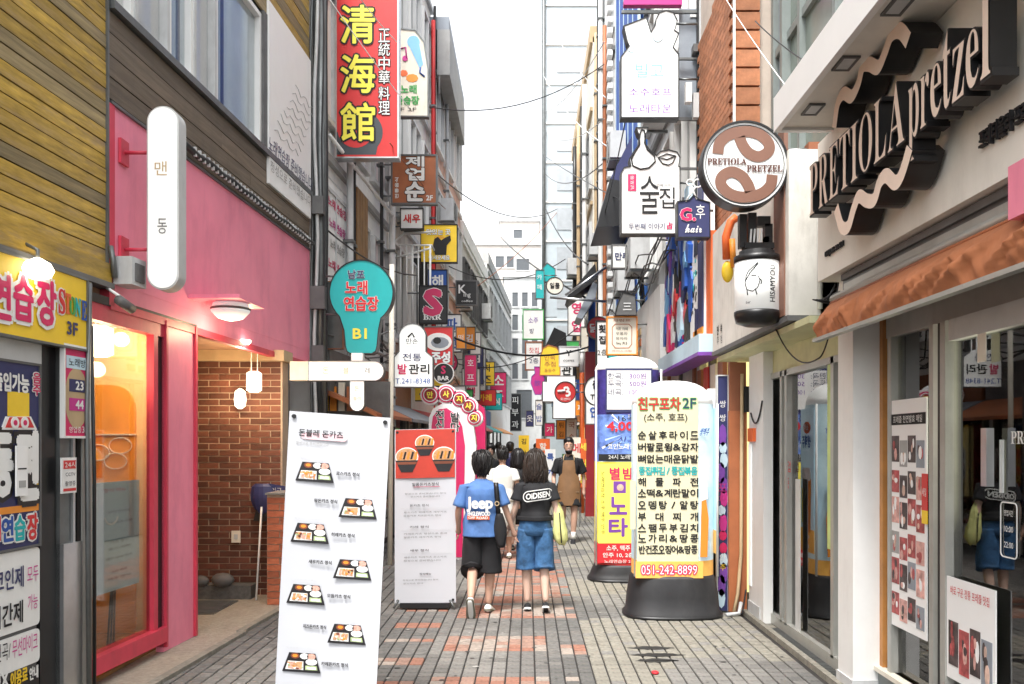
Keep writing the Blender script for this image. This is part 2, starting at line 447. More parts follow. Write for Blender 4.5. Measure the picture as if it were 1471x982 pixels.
def plank(parent, a0, a1, z0, z1, m, tilt=0):
    L, hh = round(a1 - a0 - .004, 3), round(z1 - z0 - .009, 3); key = (L, hh, m)
    if key not in PM: PM[key] = board(L, hh, m)
    p = LW((a0 + a1) / 2, (z0 + z1) / 2, -.03 + rnd.uniform(0, .006))
    o = piece('plank', PM[key], parent, p, R(90) - LA); o.rotation_euler.y = 0
    return o
z = 2.98; r = 0
while z < 6.3:
    cuts = [1.9, [3.3, 4.3, 3.8, 4.75][r % 4], 5.93]
    for a, c in zip(cuts, cuts[1:]): plank(L1, a, c, z, z + .095, 'plank' if (r // 2 + (a > 3)) % 3 or r % 4 == 1 else 'plank2')
    z += .095; r += 1
b = MB(); b.box(LW, 1.5, 2.84, -.3, 5.95, 2.975, .03, 'plank'); b.box(LW, 1.5, 2.80, -.3, 5.96, 2.838, .045, 'dgrey'); part('beam', b, L1)
b = MB(); b.box(LW, 5.928, 2.95, -.05, 5.95, 6.5, .012, 'dsteel'); part('corner_trim', b, L1)
b = MB(); b.tube([LW(5.93, 3.1, .03), LW(5.93, 3.0, .05), LW(5.95, 2.88, .05)], .02, 'dsteel'); part('pipe', b, L1)
# door frame below
KD = thing('karaoke_entrance', 'dark karaoke doorway frame with worn metal posts beside the restaurant window', 'doorway', LW(5.3, 0, 0))
def lrect(mb, x0, y0, x1, y1, c0, c1, m, uref=None, n=0):            # a box on the left wall from two photo points (nearer, farther)
    a0, a1 = lu(x0, n), lu(x1, n); z1_, z0_ = lz(x1, y0, n), lz(x1, y1, n)
    mb.box(LW, a0, z0_, c0, a1, z1_, c1, m)
b = MB(); b.box(LW, lu(62), 0, -.14, lu(84), 2.32, -.02, 'black'); part('door_post', b, KD)
b = MB(); b.box(LW, lu(86), 0, -.10, lu(100), 2.32, -.0, 'dsteel'); part('door_post', b, KD)
b = MB(); b.box(LW, lu(101), 0, -.06, lu(104), 1.75, .02, 'steel'); b.box(LW, lu(108), 0, -.06, lu(113), 1.75, .015, 'black'); part('door_post', b, KD)
b = MB(); b.box(LW, lu(114), 0, -.1, 5.72, 2.80, .02, 'alu'); part('door_post', b, KD)
b = MB(); b.box(LW, 2.0, 2.19, -.12, lu(62), 2.32, -.01, 'lgrey'); part('lintel', b, KD)
b = MB(); b.tube([LW(5.62, 0.02, .06), LW(5.62, 1.2, .05), LW(5.60, 1.9, .055), LW(5.64, 2.78, .05)], .017, 'dsteel')
b.tube([LW(5.68, .02, .06), LW(5.67, 1.5, .065), LW(5.66, 2.5, .05)], .012, 'black'); part('cable', b, KD)
b = MB(); b.box(LW, lu(86) , 0, -.02, lu(113), 1.05, .025, 'steel'); part('kick_plate', b, KD)

def lsign(name, label, a0, a1, z0, z1, m, texts, th=.05, frame=None, cat='sign', extra=None, c=0, group=None, shape=None):
    t = thing(name, label, cat, LW((a0 + a1) / 2, z0, c), group)
    pts = shape or [(a0, z0), (a1, z0), (a1, z1), (a0, z1)]
    b = MB(); b.prism(LW, pts, c, c + th, m); part('panel', b, t)
    if frame: b = MB(); ring(b, LW, pts, .015, c, c + th + .01, frame); part('frame', b, t)
    b = MB()
    if extra: extra(b, LW.off(c + th))
    for tx in texts:
        s_, a, z_, h, mm = tx[:5]; kw = dict(tx[5]) if len(tx) > 5 else {}
        ol = kw.pop('outline', None); ow = kw.pop('ow', .05); kw.pop('c', 0); cc = c + th + .006
        if ol: b.text(LW, s_, a, z_, h, ol, c=cc, **{**kw, 'off': kw.get('off', 0) + ow}); cc += .003
        b.text(LW, s_, a, z_, h, mm, c=cc, **kw)
    if b.v: part('lettering', b, t)
    return t
def lt(t_, px, py, hpx, m, wpx=None, **kw):                          # text placed on the left wall by photo column and row
    Y_ = lp(px).y
    if wpx: kw['w'] = lu(px + wpx / 2) - lu(px - wpx / 2)
    return (t_, lu(px), lz(px, py), hpx * Y_ / F, m, kw)
lsign('shop_sign', 'yellow sign board with fat pink Korean letters reading practice room and 3F', 3.0, 5.60, 2.33, 2.79, 'yellow', [
    lt('연', -14, 425, 62, 'crimson', 30, off=.04, outline='white', ow=.09), lt('습', 20, 428, 62, 'crimson', 27, off=.04, outline='white', ow=.09),
    lt('장', 54, 435, 62, 'crimson', 26, off=.04, outline='white', ow=.09),
    lt('S', 76, 433, 34, 'red', 9, style='serif', off=.03, outline='white', ow=.06), lt('T', 85, 436, 28, 'orangered', 9, style='serif', off=.03), lt('O', 92, 439, 25, 'green', 8, style='serif', off=.03),
    lt('N', 100, 442, 26, 'teal', 8, style='serif', off=.03), lt('E', 109, 446, 27, 'blue', 7, style='serif', off=.03), lt('3F', 92, 472, 18, 'navy', 15, off=.045)], frame='dsteel')
def LQ(b, fr, x0, y0, x1, y1, c0, c1, m): b.box(fr, lu(x0), lz((x0 + x1) / 2, y1), c0, lu(x1), lz((x0 + x1) / 2, y0), c1, m)
def LP(pts): return [(lu(x), lz(x, y)) for x, y in pts][::-1]
def kp(b, fr):
    LQ(b, fr, 13, 563, 43, 598, 0, .006, 'yellow'); b.prism(fr, LP([(10, 598), (45, 598), (54, 617), (3, 617)]), 0, .008, 'white'); b.prism(fr, LP([(14, 599), (42, 599), (49, 614), (8, 614)]), .008, .011, 'red')
    for q in (21, 35): b.prism(fr, circ(lu(q), lz(q, 607), .036, 14), .011, .015, 'white'); b.prism(fr, circ(lu(q), lz(q, 607), .017, 10), .015, .017, 'crimson')
    LQ(b, fr, 17, 640, 33, 712, .030, .040, 'clean_white'); LQ(b, fr, 19, 672, 31, 674, .040, .042, 'ink'); LQ(b, fr, 20, 690, 30, 700, .040, .042, 'grey')
    b.prism(fr, LP([(53, 640), (57, 640), (60, 680), (54, 716), (51, 716)]), 0, .006, 'yellow'); LQ(b, fr, -30, 728, 57, 738, 0, .004, 'orange')
lsign('door_poster', 'dark blue karaoke poster with white Korean letters and a yellow robot-like booth', 3.0, lu(62) - .03, 1.08, 2.18, 'navy', [
    lt('출입가능', 18, 549, 26, 'white', 50, off=.04), lt('음', 53, 543, 15, 'crimson', 11, off=.03, outline='white', ow=.09), lt('주', 53, 560, 15, 'crimson', 11, off=.03, outline='white', ow=.09),
    lt('동', 4, 668, 84, 'white', 26, off=.06, outline='black', ow=.09), lt('전', 40, 668, 92, 'white', 27, off=.06, outline='black', ow=.09),
    lt('래', -8, 760, 34, 'red', 17, off=.04, outline='white', ow=.08), lt('연', 11, 760, 34, 'blue', 16, off=.04, outline='white', ow=.08), lt('습', 29, 758, 34, 'teal', 15, off=.04, outline='white', ow=.08),
    lt('장', 47, 756, 36, 'red', 14, off=.04, outline='white', ow=.08)], th=.02, frame='dgrey', extra=kp, c=-.03)
b = MB(); b.box(LW, 3.0, 0.02, -.06, lu(62) - .02, 1.08, -.03, 'dgrey'); part('door_leaf', b, KD)
e_ = lu(60)
lsign('door_panel', 'white rounded panel with navy and pink Korean lettering about coin rates', 3.0, e_, .58, 1.06, 'white', [
    lt('코인제', 15, 832, 30, 'navy', 42, off=.02), lt('모두', 49, 824, 22, 'magenta', 16), lt('시간제', 12, 884, 32, 'ink', 46, off=.02), lt('가능', 49, 864, 22, 'magenta', 14)], th=.015, c=-.028, shape=rrect(3.0, .58, e_, 1.06, .03))
lsign('door_panel', 'low white panel lettered new songs and wireless microphones in Korean', 3.0, e_, .35, .555, 'white', [
    lt('신곡/', 6, 937, 26, 'ink', 22), lt('무선마이크', 38, 926, 26, 'magenta', 36)], th=.015, c=-.028, shape=rrect(3.0, .35, e_, .555, .03))
lsign('door_lettering_board', 'dark strip at the door foot with white and yellow Korean letters', 3.0, e_, .12, .30, 'black', [
    lt('IX', 8, 977, 22, 'white', 14, off=.045), lt('이용료', 30, 972, 22, 'yellow', 24, off=.03), lt('안내', 51, 966, 18, 'white', 12, off=.03)], th=.01, c=-.028)
def rp(b, fr):
    LQ(b, fr, 86, 512, 115, 530, 0, .003, 'pale_blue'); b.prism(fr, circ(lu(101), lz(101, 572), .13, 20, .20), 0, .002, 'tan')
    LQ(b, fr, 90, 545, 112, 563, .002, .005, 'navy'); LQ(b, fr, 90, 572, 112, 590, .002, .005, 'magenta')
lsign('price_poster', 'narrow red price poster with 23 and 44 hung beside the karaoke door', lu(83), lu(118), 1.75, 2.33, 'crimson', [
    lt('노래방', 101, 521, 12, 'ink', 24), lt('23', 104, 554, 12, 'white', 11, off=.045), lt('44', 104, 581, 12, 'white', 11, off=.045), lt('영업중', 98, 617, 9, 'white', 18), lt('3F', 112, 617, 9, 'white', 8)], th=.02, frame='white', extra=rp, c=.022)
lsign('small_notice', 'small red and white notice taped to the dark door post', lu(80), lu(101), 1.38, 1.61, 'white', [
    lt('24시', 91, 667, 9, 'white', 16), lt('CCTV', 91, 681, 5, 'ink', 14), lt('촬영중', 91, 694, 7, 'ink', 15)], th=.012, c=.03,
    extra=lambda b, fr: (LQ(b, fr, 82, 661, 100, 673, 0, .002, 'red'), LQ(b, fr, 82, 701, 100, 705, 0, .002, 'red')))
b = MB()                                                            # lit bulb lamp over the yellow sign
c0 = LW(lu(31), 2.78, .10)
lt = thing('lamp', 'lit fluted lamp at the top of the yellow sign', 'lamp', c0)
b.lathe(c0, [(.02, .03), (.07, .0), (.09, -.04), (.07, -.08), (.02, -.10)], 'glow'); part('lamp_shade', b, lt)
b = MB(); b.tube([LW(lu(31), 2.90, .02), LW(lu(31), 2.86, .10), LW(lu(31), 2.80, .10)], .012, 'dsteel'); part('arm', b, lt)

# ================================================================== LEFT 2: pink restaurant
A0, A1, AP0, AP1 = 5.97, 10.54, lu(236), lu(281)
PR = thing('pink_restaurant', 'pink fronted restaurant building with brown planked storey and tall white framed windows above', 'building', LW(8.2, 0, -1.5))
b = MB(); b.box(LW, A0, 2.86, -.06, A1, 4.13, 0, 'pink'); b.box(LW, A0, 2.70, -.05, A1, 2.86, -.002, 'pink'); part('fascia', b, PR)
b = MB(); b.box(LW, A0 - .02, 2.69, -.07, A0 + .05, 4.13, .012, 'pinkred'); b.box(LW, A0, 2.66, -.06, A1, 2.72, .012, 'pinkred'); b.box(LW, A0, 4.13, -.06, A1, 4.15, .02, 'dsteel'); part('trim', b, PR)
mat('ceiling_warm', (.42, .24, .15), .7, .08, dirt=.3)
b = MB(); b.box(LW, 5.0, 2.74, -3.2, A1, 2.80, -.06, 'ceiling_warm'); part('ceiling', b, PR)
b = MB(); b.box(LW, A0, 4.15, -3.2, A1, 9.0, -.12, 'dgrey'); b.box(LW, 10.2, 0, -3.2, 10.54, 2.74, -.45, 'dgrey'); part('wall', b, PR)
# serrated dark cable run along the top of the fascia
b = MB(); b.tube([LW(A0 + .8 + k * .25, 4.20 + (.02 if k % 2 else 0), .05) for k in range(16)], .03, 'black')
for k in range(36): p = LW(7.2 + k * .09, 4.2, .06); b.wbox(p.x - .012, p.y - .012, 4.17, p.x + .012, p.y + .012, 4.25, 'lgrey')
part('cable_run', b, PR)
for r in range(4):
    z = 4.17 + r * .158; cuts = [A0, [7.5, 8.6, 7.9, 9.2][r], A1]
    for a, c in zip(cuts, cuts[1:]): plank(PR, a, c, z, z + .158, 'plank3')
b = MB(); b.box(LW, A0, 4.81, -.1, A1, 4.87, .04, 'dsteel'); part('window_sill', b, PR)
for r in range(16):
    z = 6.34 + r * .155
    for a, c in ((A0, 8.1), (8.1, A1)): plank(PR, a, c, z, z + .155, 'plank' if r % 2 else 'plank2')
# tall windows
we = [A0, lu(196), lu(246), lu(281), lu(313), lu(378)]
mat('pane_warm', (.90, .86, .85), .3, .03); mat('pane_cool', (.68, .74, .80), .15, .12, scale=1.5); mat('curtain', (.80, .72, .70), .8, .06, stretch=(1, 1, .1), scale=14)
for i, (a, c) in enumerate(zip(we, we[1:])):
    pm = ('pane_warm', 'pane_warm', 'pane_cool', 'pane_warm', 'pane_cool')[i]
    f = MB()
    for q in ((a, 4.87, a + .045, 6.30), (c - .045, 4.87, c, 6.30), (a + .045, 4.87, c - .045, 4.92), (a + .045, 6.25, c - .045, 6.30)):
        f.box(LW, q[0], q[1], -.11, q[2], q[3], -.02 + .01 * (i % 2), 'lgrey' if i % 2 else 'white')
    w_ = part('window', f, PR)
    k = MB(); k.box(LW, a + .045, 4.92, -.10, c - .045, 6.25, -.085, pm); part('pane', k, w_)
    k = MB(); k.box(LW, a + .05, 4.93, -.08, c - .05, 6.24, -.074, 'soft_glass')
    if i in (2, 4): k.box(LW, a + .25, 4.93, -.084, a + .32, 6.24, -.081, 'navy')
    part('glass', k, w_)
b = MB(); b.box(LW, lu(378), 4.87, -.12, lu(383), 6.34, .01, 'dgrey'); part('post', b, PR)
# dark glass column between windows and the banner
lsign('wall_banner', 'large white banner with faint grey brush lines high on the planked wall', lu(383), 10.5, 4.52, 6.50, 'clean_white', [
    ('노래연습장 준비했습니다', (lu(383) + 10.5) / 2, 4.95, .17, 'navy', dict(w=1.5, skew=.2)), ('정성으로 준비했습니다', (lu(383) + 10.5) / 2, 4.72, .12, 'grey', dict(w=1.4))],
    th=.03, cat='banner', extra=lambda b, fr: [b.tube([fr(9.2 + .1 * k + q * .1, 5.15 + .11 * k + .04 * math.sin(q * 2 + k), .004) for q in range(9)], .0035, 'lgrey', 4) for k in range(8)])
# street window of the restaurant
b = MB()
b.box(LW, 5.72, .10, -.10, AP0, .22, .03, 'pinkred'); b.box(LW, 5.72, 2.56, -.08, AP0, 2.68, -.0, 'pinkred'); b.box(LW, 5.70, .22, -.08, 5.74, 2.56, 0, 'pinkred')
b.box(LW, lu(221), .22, -.06, lu(227), 2.56, .0, 'pinkred'); b.box(LW, lu(227), .22, -.06, AP0, 2.56, -.02, 'black'); b.box(LW, 5.72, 2.68, -.08, AP1, 2.74, .01, 'black'); part('window_frame', b, PR)
b = MB(); b.box(LW, 5.74, .22, -.045, lu(221), 2.56, -.035, 'clear_glass'); part('window_pane', b, PR)
b = MB(); b.box(LW, AP0, .0, -.07, AP1, 2.70, -.004, 'pink'); part('pillar', b, PR)
b = MB(); b.box(LW, AP0 - .0, .05, -.08, AP0 + .03, 2.70, .02, 'pinkred'); b.box(LW, AP1 - .035, .02, -.28, AP1, 2.72, .02, 'pinkred'); part('pillar_trim', b, PR)
# dining room seen through the glass
mat('warm_wall', (.85, .66, .36), .8, .05); mat('ochre', (.80, .36, .05), .7, .06); mat('wood_floor', (.30, .17, .07), .25, .35, scale=4, stretch=(6, 1, 1))
b = MB(); b.wbox(-6.5, 7.35, .02, -3.05, 7.45, 2.73, 'warm_wall'); b.wbox(-6.6, 2.2, .02, -6.5, 7.45, 2.73, 'warm_wall'); part('room_wall', b, PR)
b = MB(); b.wbox(-6.5, 5.3, .0, -3.05, 7.35, .04, 'wood_floor'); part('room_floor', b, PR)
b = MB(); fr = CF(7.35)
arch = [(X(60, 7.35), .04), (X(196, 7.35), .04)] + [(X(196 - 34 * (1 - math.cos(R(t))), 7.35), Z(587 - 34 * math.sin(R(t)), 7.35)) for t in range(0, 91, 15)] + [(X(60, 7.35), Z(553, 7.35))]
b.prism(fr, arch, 0, .02, 'ochre'); part('arch_panel', b, PR)
b = MB(); b.wbox(X(128, 7.33), 7.30, Z(625, 7.33), X(197, 7.33), 7.328, Z(623, 7.33), 'white')
for t in range(3):
    cx, cy = ((140, 650), (172, 640), (165, 662))[t]
    b.tube([(X(cx, 7.3) + .10 * math.cos(R(q)), 7.31, Z(cy, 7.3) + .07 * math.sin(R(q))) for q in range(0, 361, 24)], .006, 'white', 4)
part('chalk_drawing', b, PR)
def lamp_light(name, loc, e, r=.06, col=(1, .72, .42)):
    d = bpy.data.lights.new(name, 'POINT'); d.energy = e; d.color = col; d.shadow_soft_size = r
    o = bpy.data.objects.new(name, d); COL.objects.link(o); o.location = loc; return o
def lamp(name, label, loc, build, e, off=(0, 0, -.1), col=(1, .72, .42), group=None):
    t = thing(name, label, 'lamp', loc, group); build(t)
    l = lamp_light('light', Vector(loc) + Vector(off), e, col=col); l.location = Vector(off); l.parent = t
    return t
def pend(loc, r, h, cord, m='glow_soft', both=True):
    def f(t):
        b = MB(); x, y, z_ = loc; b.lathe(loc, [(r * .55, 0), (r, .02), (r, h - .02), (r * .6, h)] if both else [(r, 0), (r, h)], m); part('lamp_shade', b, t)
        b = MB(); b.tube([(x - .03, y, z_ + h), (x - .03, y, z_ + h + cord)], .006, 'white', 5); b.tube([(x + .035, y, z_ + h), (x + .035, y, z_ + h + cord)], .006, 'white', 5); part('cord', b, t)
    return f
p = (X(143, 6.5), 6.5, Z(512, 6.5)); lamp('pendant_lamp', 'glowing oval lamp hanging inside the restaurant window', p, pend(p, .10, .24, .30, 'glow'), 12)
p = (X(178, 6.9), 6.9, 2.66)
lamp('ceiling_lamp', 'round ceiling lamp inside the pink restaurant', p, lambda t: part('lamp_shade', MB().lathe((X(178, 6.9), 6.9, 2.66), [(.08, 0), (.13, .03), (.13, .08)], 'glow'), t), 7)
# things inside the window: menu on the glass
lsign('menu_sheet', 'translucent white menu sheet with small print behind the restaurant window', lu(137), lu(212), .62, 1.42, 'pale_blue', [
    ('정식 메뉴', (lu(137) + lu(212)) / 2, 1.36, .03, 'crimson', dict(w=.3))] + [(t_, (lu(137) + lu(212)) / 2 + .06, z_, .022, 'navy', dict(w=w_)) for t_, z_, w_ in
    (('돈카츠 정식 치즈', 1.20, .3), ('새우 치즈 카레', 1.12, .36), ('카츠 정식', .98, .25), ('로스 카레', .93, .3), ('새우 정식 치즈', .86, .36), ('소주 맥주', .76, .22), ('맥주 정식', .71, .3))], th=.004, c=-.07, cat='menu',
    extra=lambda b, fr: b.tube([fr(lu(172) + .09 * math.cos(R(q)), 1.18 + .07 * math.sin(R(q)), .003) for q in range(190, 360, 17)], .008, 'clean_white', 5))
st = thing('easel', 'thin black stand legs behind the menu sheet in the restaurant window', 'easel', LW(lu(185), .04, -.3))
for q in (0, .06, .12):
    b = MB(); b.tube([LW(lu(185) + q, .05, -.12 - q), LW(lu(185) + .05, 1.2, -.12)], .008, 'black'); part('leg', b, st)

# ---- recessed entrance with brick wall
mat('brick', (.125, .044, .026), .8, .3, scale=14, dirt=.45, bump=.4, rand=.35, dcol=(.07, .03, .02))
mat('mortar', (.46, .35, .26), .9, .15, dirt=.3)
BW = thing('brick_wall', 'brown brick wall at the back of the lamplit entrance', 'wall', (-3.6, 9.4, 0))
b = MB(); b.wbox(-5.2, 9.33, 0, -2.74, 9.55, 2.62, 'mortar'); part('mortar', b, BW)
bL, bH = .23, .0705
bm = MB(); bm.wbox(-(bL - .012) / 2, -.03, -(bH - .010) / 2, (bL - .012) / 2, .03, (bH - .010) / 2, 'brick'); brick_me = bm.mesh('brick')
hm = MB(); hm.wbox(-(bL / 2 - .012) / 2, -.03, -(bH - .010) / 2, (bL / 2 - .012) / 2, .03, (bH - .010) / 2, 'brick'); half_me = hm.mesh('brick')
nrow = 0; z = bH / 2 + .01; restb = MB(); nb = 0
while z < 2.60:
    x = -2.755 - (bL / 2 if nrow % 2 == 0 else bL / 4)
    if nrow % 2: piece('brick', half_me, BW, (-2.755 - bL / 4, 9.352, z)); nb += 1; x = -2.755 - bL
    while x > -4.1 and nb < 296:
        piece('brick', brick_me, BW, (x, 9.352 + rnd.uniform(-.004, .004), z)); nb += 1; x -= bL
    z += bH; nrow += 1
BP = thing('brick_pier', 'low brick pier of orange bricks behind the tall menu banner', 'wall', (-2.64, 9.0, 0))
b = MB(); b.wbox(-2.73, 8.75, 0, -2.46, 9.3, 1.165, 'mortar'); part('mortar', b, BP)
mat('brick2', (.42, .12, .055), .8, .25, scale=14, dirt=.3, bump=.4, rand=.25)
bm = MB(); bm.wbox(-.129, -.02, -(bH - .010) / 2, .129, .02, (bH - .010) / 2, 'brick2'); long_me = bm.mesh('brick')
bm = MB(); bm.wbox(-.062, -.02, -(bH - .010) / 2, .062, .02, (bH - .010) / 2, 'brick2'); short_me = bm.mesh('brick')
bm = MB(); bm.wbox(-.02, -.13, -(bH - .010) / 2, .02, .13, (bH - .010) / 2, 'brick2'); side_me = bm.mesh('brick')
for k in range(16):
    z = bH / 2 + .012 + k * bH
    if k % 2: piece('brick', long_me, BP, (-2.595, 8.757, z))
    else: piece('brick', short_me, BP, (-2.662, 8.757, z)); piece('brick', short_me, BP, (-2.528, 8.757, z))
    for q in (0, 1): piece('brick', side_me, BP, (-2.466, 8.885 + q * .272, z))
b = MB(); b.wbox(-2.74, 8.715, 1.165, -2.44, 9.3, 1.185, 'stone_b'); part('coping', b, BP)
b = MB(); b.wbox(-5.2, 9.25, 2.62, -2.70, 9.6, 2.739, 'tan'); b.wbox(-5.2, 9.60, 0, -2.76, 9.70, 2.74, 'dgrey'); part('entrance_lintel', b, PR)
b = MB(); b.wbox(-5.2, 7.45, .0, -5.1, 9.4, 2.74, 'tan'); part('entrance_wall', b, PR)
b = MB(); b.wbox(-5.1, 9.05, .012, -3.0, 9.25, .16, 'stone_c'); st_ = struct('step', b)
p = (X(365, 8.9), 8.9, Z(563, 8.9)); lamp('pendant_lamp', 'white cylinder lamp on two cords in front of the brick wall', p, pend(p, .078, .22, .62), 5, off=(0, -.12, -.08))
def wl(t):
    b = MB(); q = (X(345, 9.2), 9.2, Z(587, 9.2)); b.lathe(q, [(.02, 0), (.055, .03), (.065, .1), (.055, .19), (.02, .22)], 'glow_soft'); part('lamp_shade', b, t)
    b = MB(); b.wbox(q[0] - .02, 9.2, q[2] + .1, q[0] + .02, 9.3, q[2] + .13, 'dsteel'); part('arm', b, t)
lamp('wall_lamp', 'small oval lamp on the brick wall', (X(345, 9.2), 9.2, Z(587, 9.2)), wl, 3, off=(0, -.15, .1))
b = MB(); b.wbox(X(333, 9.28), 9.265, Z(779, 9.28), X(346, 9.28), 9.275, Z(762, 9.28), 'cream')
b.wbox(X(337, 9.28), 9.26, Z(774, 9.28), X(342, 9.28), 9.265, Z(767, 9.28), 'lgrey'); solo('socket_plate', b, 'small cream socket plate on the brick wall', 'socket', (X(340, 9.27), 9.27, Z(780, 9.27)))
# closed parasol / mop leaning against the brick wall
pr = thing('closed_parasol', 'closed dark blue parasol with long white pole leaning on the brick wall', 'parasol', (X(371, 9.0), 9.0, .012))
b = MB(); b.tube([(X(370, 9.0), 8.95, .02), (X(375, 9.1), 9.12, Z(728, 9.1))], .011, 'white'); part('pole', b, pr)
b = MB(); rings = []
for i in range(12):
    t = i / 11; zz = Z(740, 9.1) + t * (Z(695, 9.1) - Z(740, 9.1)); rr = .02 + .085 * math.sin(min(1, t * 1.15) * 2.2) ** .8 if t < .95 else .06
    rings.append([Vector((X(375, 9.12) + rr * math.cos(2 * math.pi * k / 14) * (1 + .25 * (k % 2)), 9.16 + .5 * rr * math.sin(2 * math.pi * k / 14), zz)) for k in range(14)])
b.loft(rings, 'navy', False); part('canopy', b, pr)
b = MB(); b.prism(CF(9.18), [PX(9.18)(*q) for q in ((365, 748), (383, 748), (386, 706), (389, 696), (372, 720))], 0, .03, 'black'); part('cover', b, pr)
b = MB()
for i, (x_, r_) in enumerate(((-4.0, .12), (-3.8, .15), (-3.55, .10), (-3.3, .13))): b.ball((x_, 9.1 - .02 * i, .16 + r_ * .5), r_, r_ * .6, r_ * .6, 'dgrey', 10, 6)
solo('bags', b, 'dark bags piled along the foot of the brick wall', 'bag', (-3.6, 9.1, .16))
b = MB()
b.prism(CF(9.24), [PX(9.24)(*q) for q in ((384, 712), (410, 712), (410, 698), (384, 694))], 0, .02, 'navy'); b.text(CF(9.24), '입구', X(398, 9.24), Z(704, 9.24), .06, 'white', c=.024)
solo('small_sign', b, 'small navy sign above the low brick pier', 'sign', (X(398, 9.24), 9.24, 1.18))

# ---- fascia fittings
t = thing('blade_sign', 'tall white rounded lightbox with tiny Korean letters bracketed to the pink front', 'sign', (X(233, 6.08), 6.1, Z(418, 6.08)))
fr = CF(6.08); q = rrect(X(211, 6.08), Z(416, 6.08), X(257, 6.08), Z(152, 6.08), .115, 9)
b = MB(); b.prism(fr, q, -.13, 0, 'lgrey', 'lgrey', True); part('housing', b, t)
b = MB(); b.prism(fr, grow(q, -.012), 0, .008, 'lit_white'); part('face', b, t)
b = MB(); b.text(fr, '맨', X(232, 6.08), Z(242, 6.08), .10, 'tan', c=.012, w=.09); b.text(fr, '동', X(234, 6.08), Z(325, 6.08), .11, 'dgrey', c=.012, w=.07); part('lettering', b, t)
for py in (217, 357):
    b = MB(); b.tube([(X(211, 6.1), 6.13, Z(py, 6.1)), (-2.96, 6.13, Z(py, 6.1))], .014, 'pinkred'); p = (-2.965, 6.13, Z(py, 6.1))
    b.wbox(p[0] - .01, p[1] - .06, p[2] - .09, p[0] + .012, p[1] + .06, p[2] + .09, 'pinkred'); part('bracket', b, t)
t = thing('fascia_lamp', 'white dome lamp under a small pink shelf on the pink fascia', 'lamp', LW(7.45, 2.95, .2))
b = MB(); b.box(LW, lu(270), 2.95, 0, lu(312), 2.985, .45, 'pink'); part('shelf', b, t)
c_ = LW((lu(270) + lu(312)) / 2 - .0, 2.80, .25)
b = MB(); b.lathe(c_, [(.03, 0), (.11, .02), (.16, .07), (.17, .09)], 'lit_white', 22); b.lathe(c_, [(.172, .09), (.172, .11)], 'dgrey', 22); b.lathe(c_, [(.165, .11), (.15, .15)], 'lit_white', 22); part('lamp_shade', b, t)
l_ = lamp_light('light', (0, 0, 0), 4); l_.parent = t; l_.location = Vector(c_) + Vector((.0, 0, -.1)) - ROOT[t.name]
t = thing('junction_box', 'grey metal box fixed to the corner of the pink fascia', 'box', LW(6.05, 2.8, .03))
b = MB(); b.box(LW, 5.98, 2.84, .02, 6.18, 3.04, .16, 'lgrey'); part('box', b, t)
b = MB(); b.box(LW, 6.02, 2.87, .16, 6.14, 3.0, .17, 'dgrey'); part('cover', b, t)
t = thing('camera', 'small security camera under the pink fascia corner', 'camera', LW(5.9, 2.65, .1))
b = MB(); b.tube([LW(5.82, 2.70, .15), LW(5.98, 2.66, .16)], .035, 'dgrey', 10); part('camera_body', b, t)
b = MB(); b.tube([LW(5.9, 2.80, .02), LW(5.9, 2.72, .14)], .012, 'white'); part('arm', b, t)
l_ = lamp_light('light', (0, 0, 0), 6)   # ceiling spot of the entrance
t = thing('ceiling_lamp', 'bright ceiling spot under the entrance soffit', 'lamp', (X(350, 8.4), 8.4, 2.70)); l_.parent = t; l_.location = (0, 0, -.08)
b = MB(); b.lathe((X(350, 8.4), 8.4, 2.70), [(.05, 0), (.07, .02), (.07, .04)], 'glow'); part('lamp_shade', b, t)
# ================================================================== helper: a plain house front with storeys, windows and clutter
def rowhouse(name, label, fr, a0, a1, depth, H0, wall, floors, win='window_glass', wmat='lgrey', trim='grey', group=None, roof=.3, shutter=None, base=None, end=None):
    """fr: street-facing frame; floors = list of (z0, z1, n windows, window height share)"""
    loc = fr((a0 + a1) / 2, 0, -depth / 2)
    t = thing(name, label, 'building', loc, group)
    b = MB(); b.box(fr, a0, 0, -depth, a1, H0, -.06, wall); part('wall', b, t)
    b = MB(); b.box(fr, a0, H0 - .15, -depth, a1, H0 + roof, .02, trim); part('cornice', b, t)
    for z0, z1, n, sh in floors:
        L = (a1 - a0) / n; h = (z1 - z0) * sh
        for i in range(n):
            c = a0 + L * (i + .5); ww = L * .36
            f = MB(); zb = z0 + (z1 - z0 - h) / 2; zt = zb + h
            for q in ((c - ww - .05, zb, c - ww, zt), (c + ww, zb, c + ww + .05, zt), (c - ww - .05, zt, c + ww + .05, zt + .05), (c - ww - .08, zb - .07, c + ww + .08, zb), (c - .02, zb, c + .02, zt)):
                f.box(fr, q[0], q[1], -.06, q[2], q[3], .03, wmat)
            w_ = part('window', f, t)
            k = MB(); k.box(fr, c - ww, zb, -.065, c - .02, zt, -.045, win); k.box(fr, c + .02, zb, -.065, c + ww, zt, -.05, win); part('pane', k, w_)
            if shutter and i % 2:
                k = MB(); k.box(fr, c - ww, zt - h * .35, -.045, c + ww, zt, -.03, shutter); part('blind', k, w_)
        b = MB(); b.box(fr, a0, z1 - .05, -.06, a1, z1 + .05, .015, trim); part('string_course', b, t)
    return t
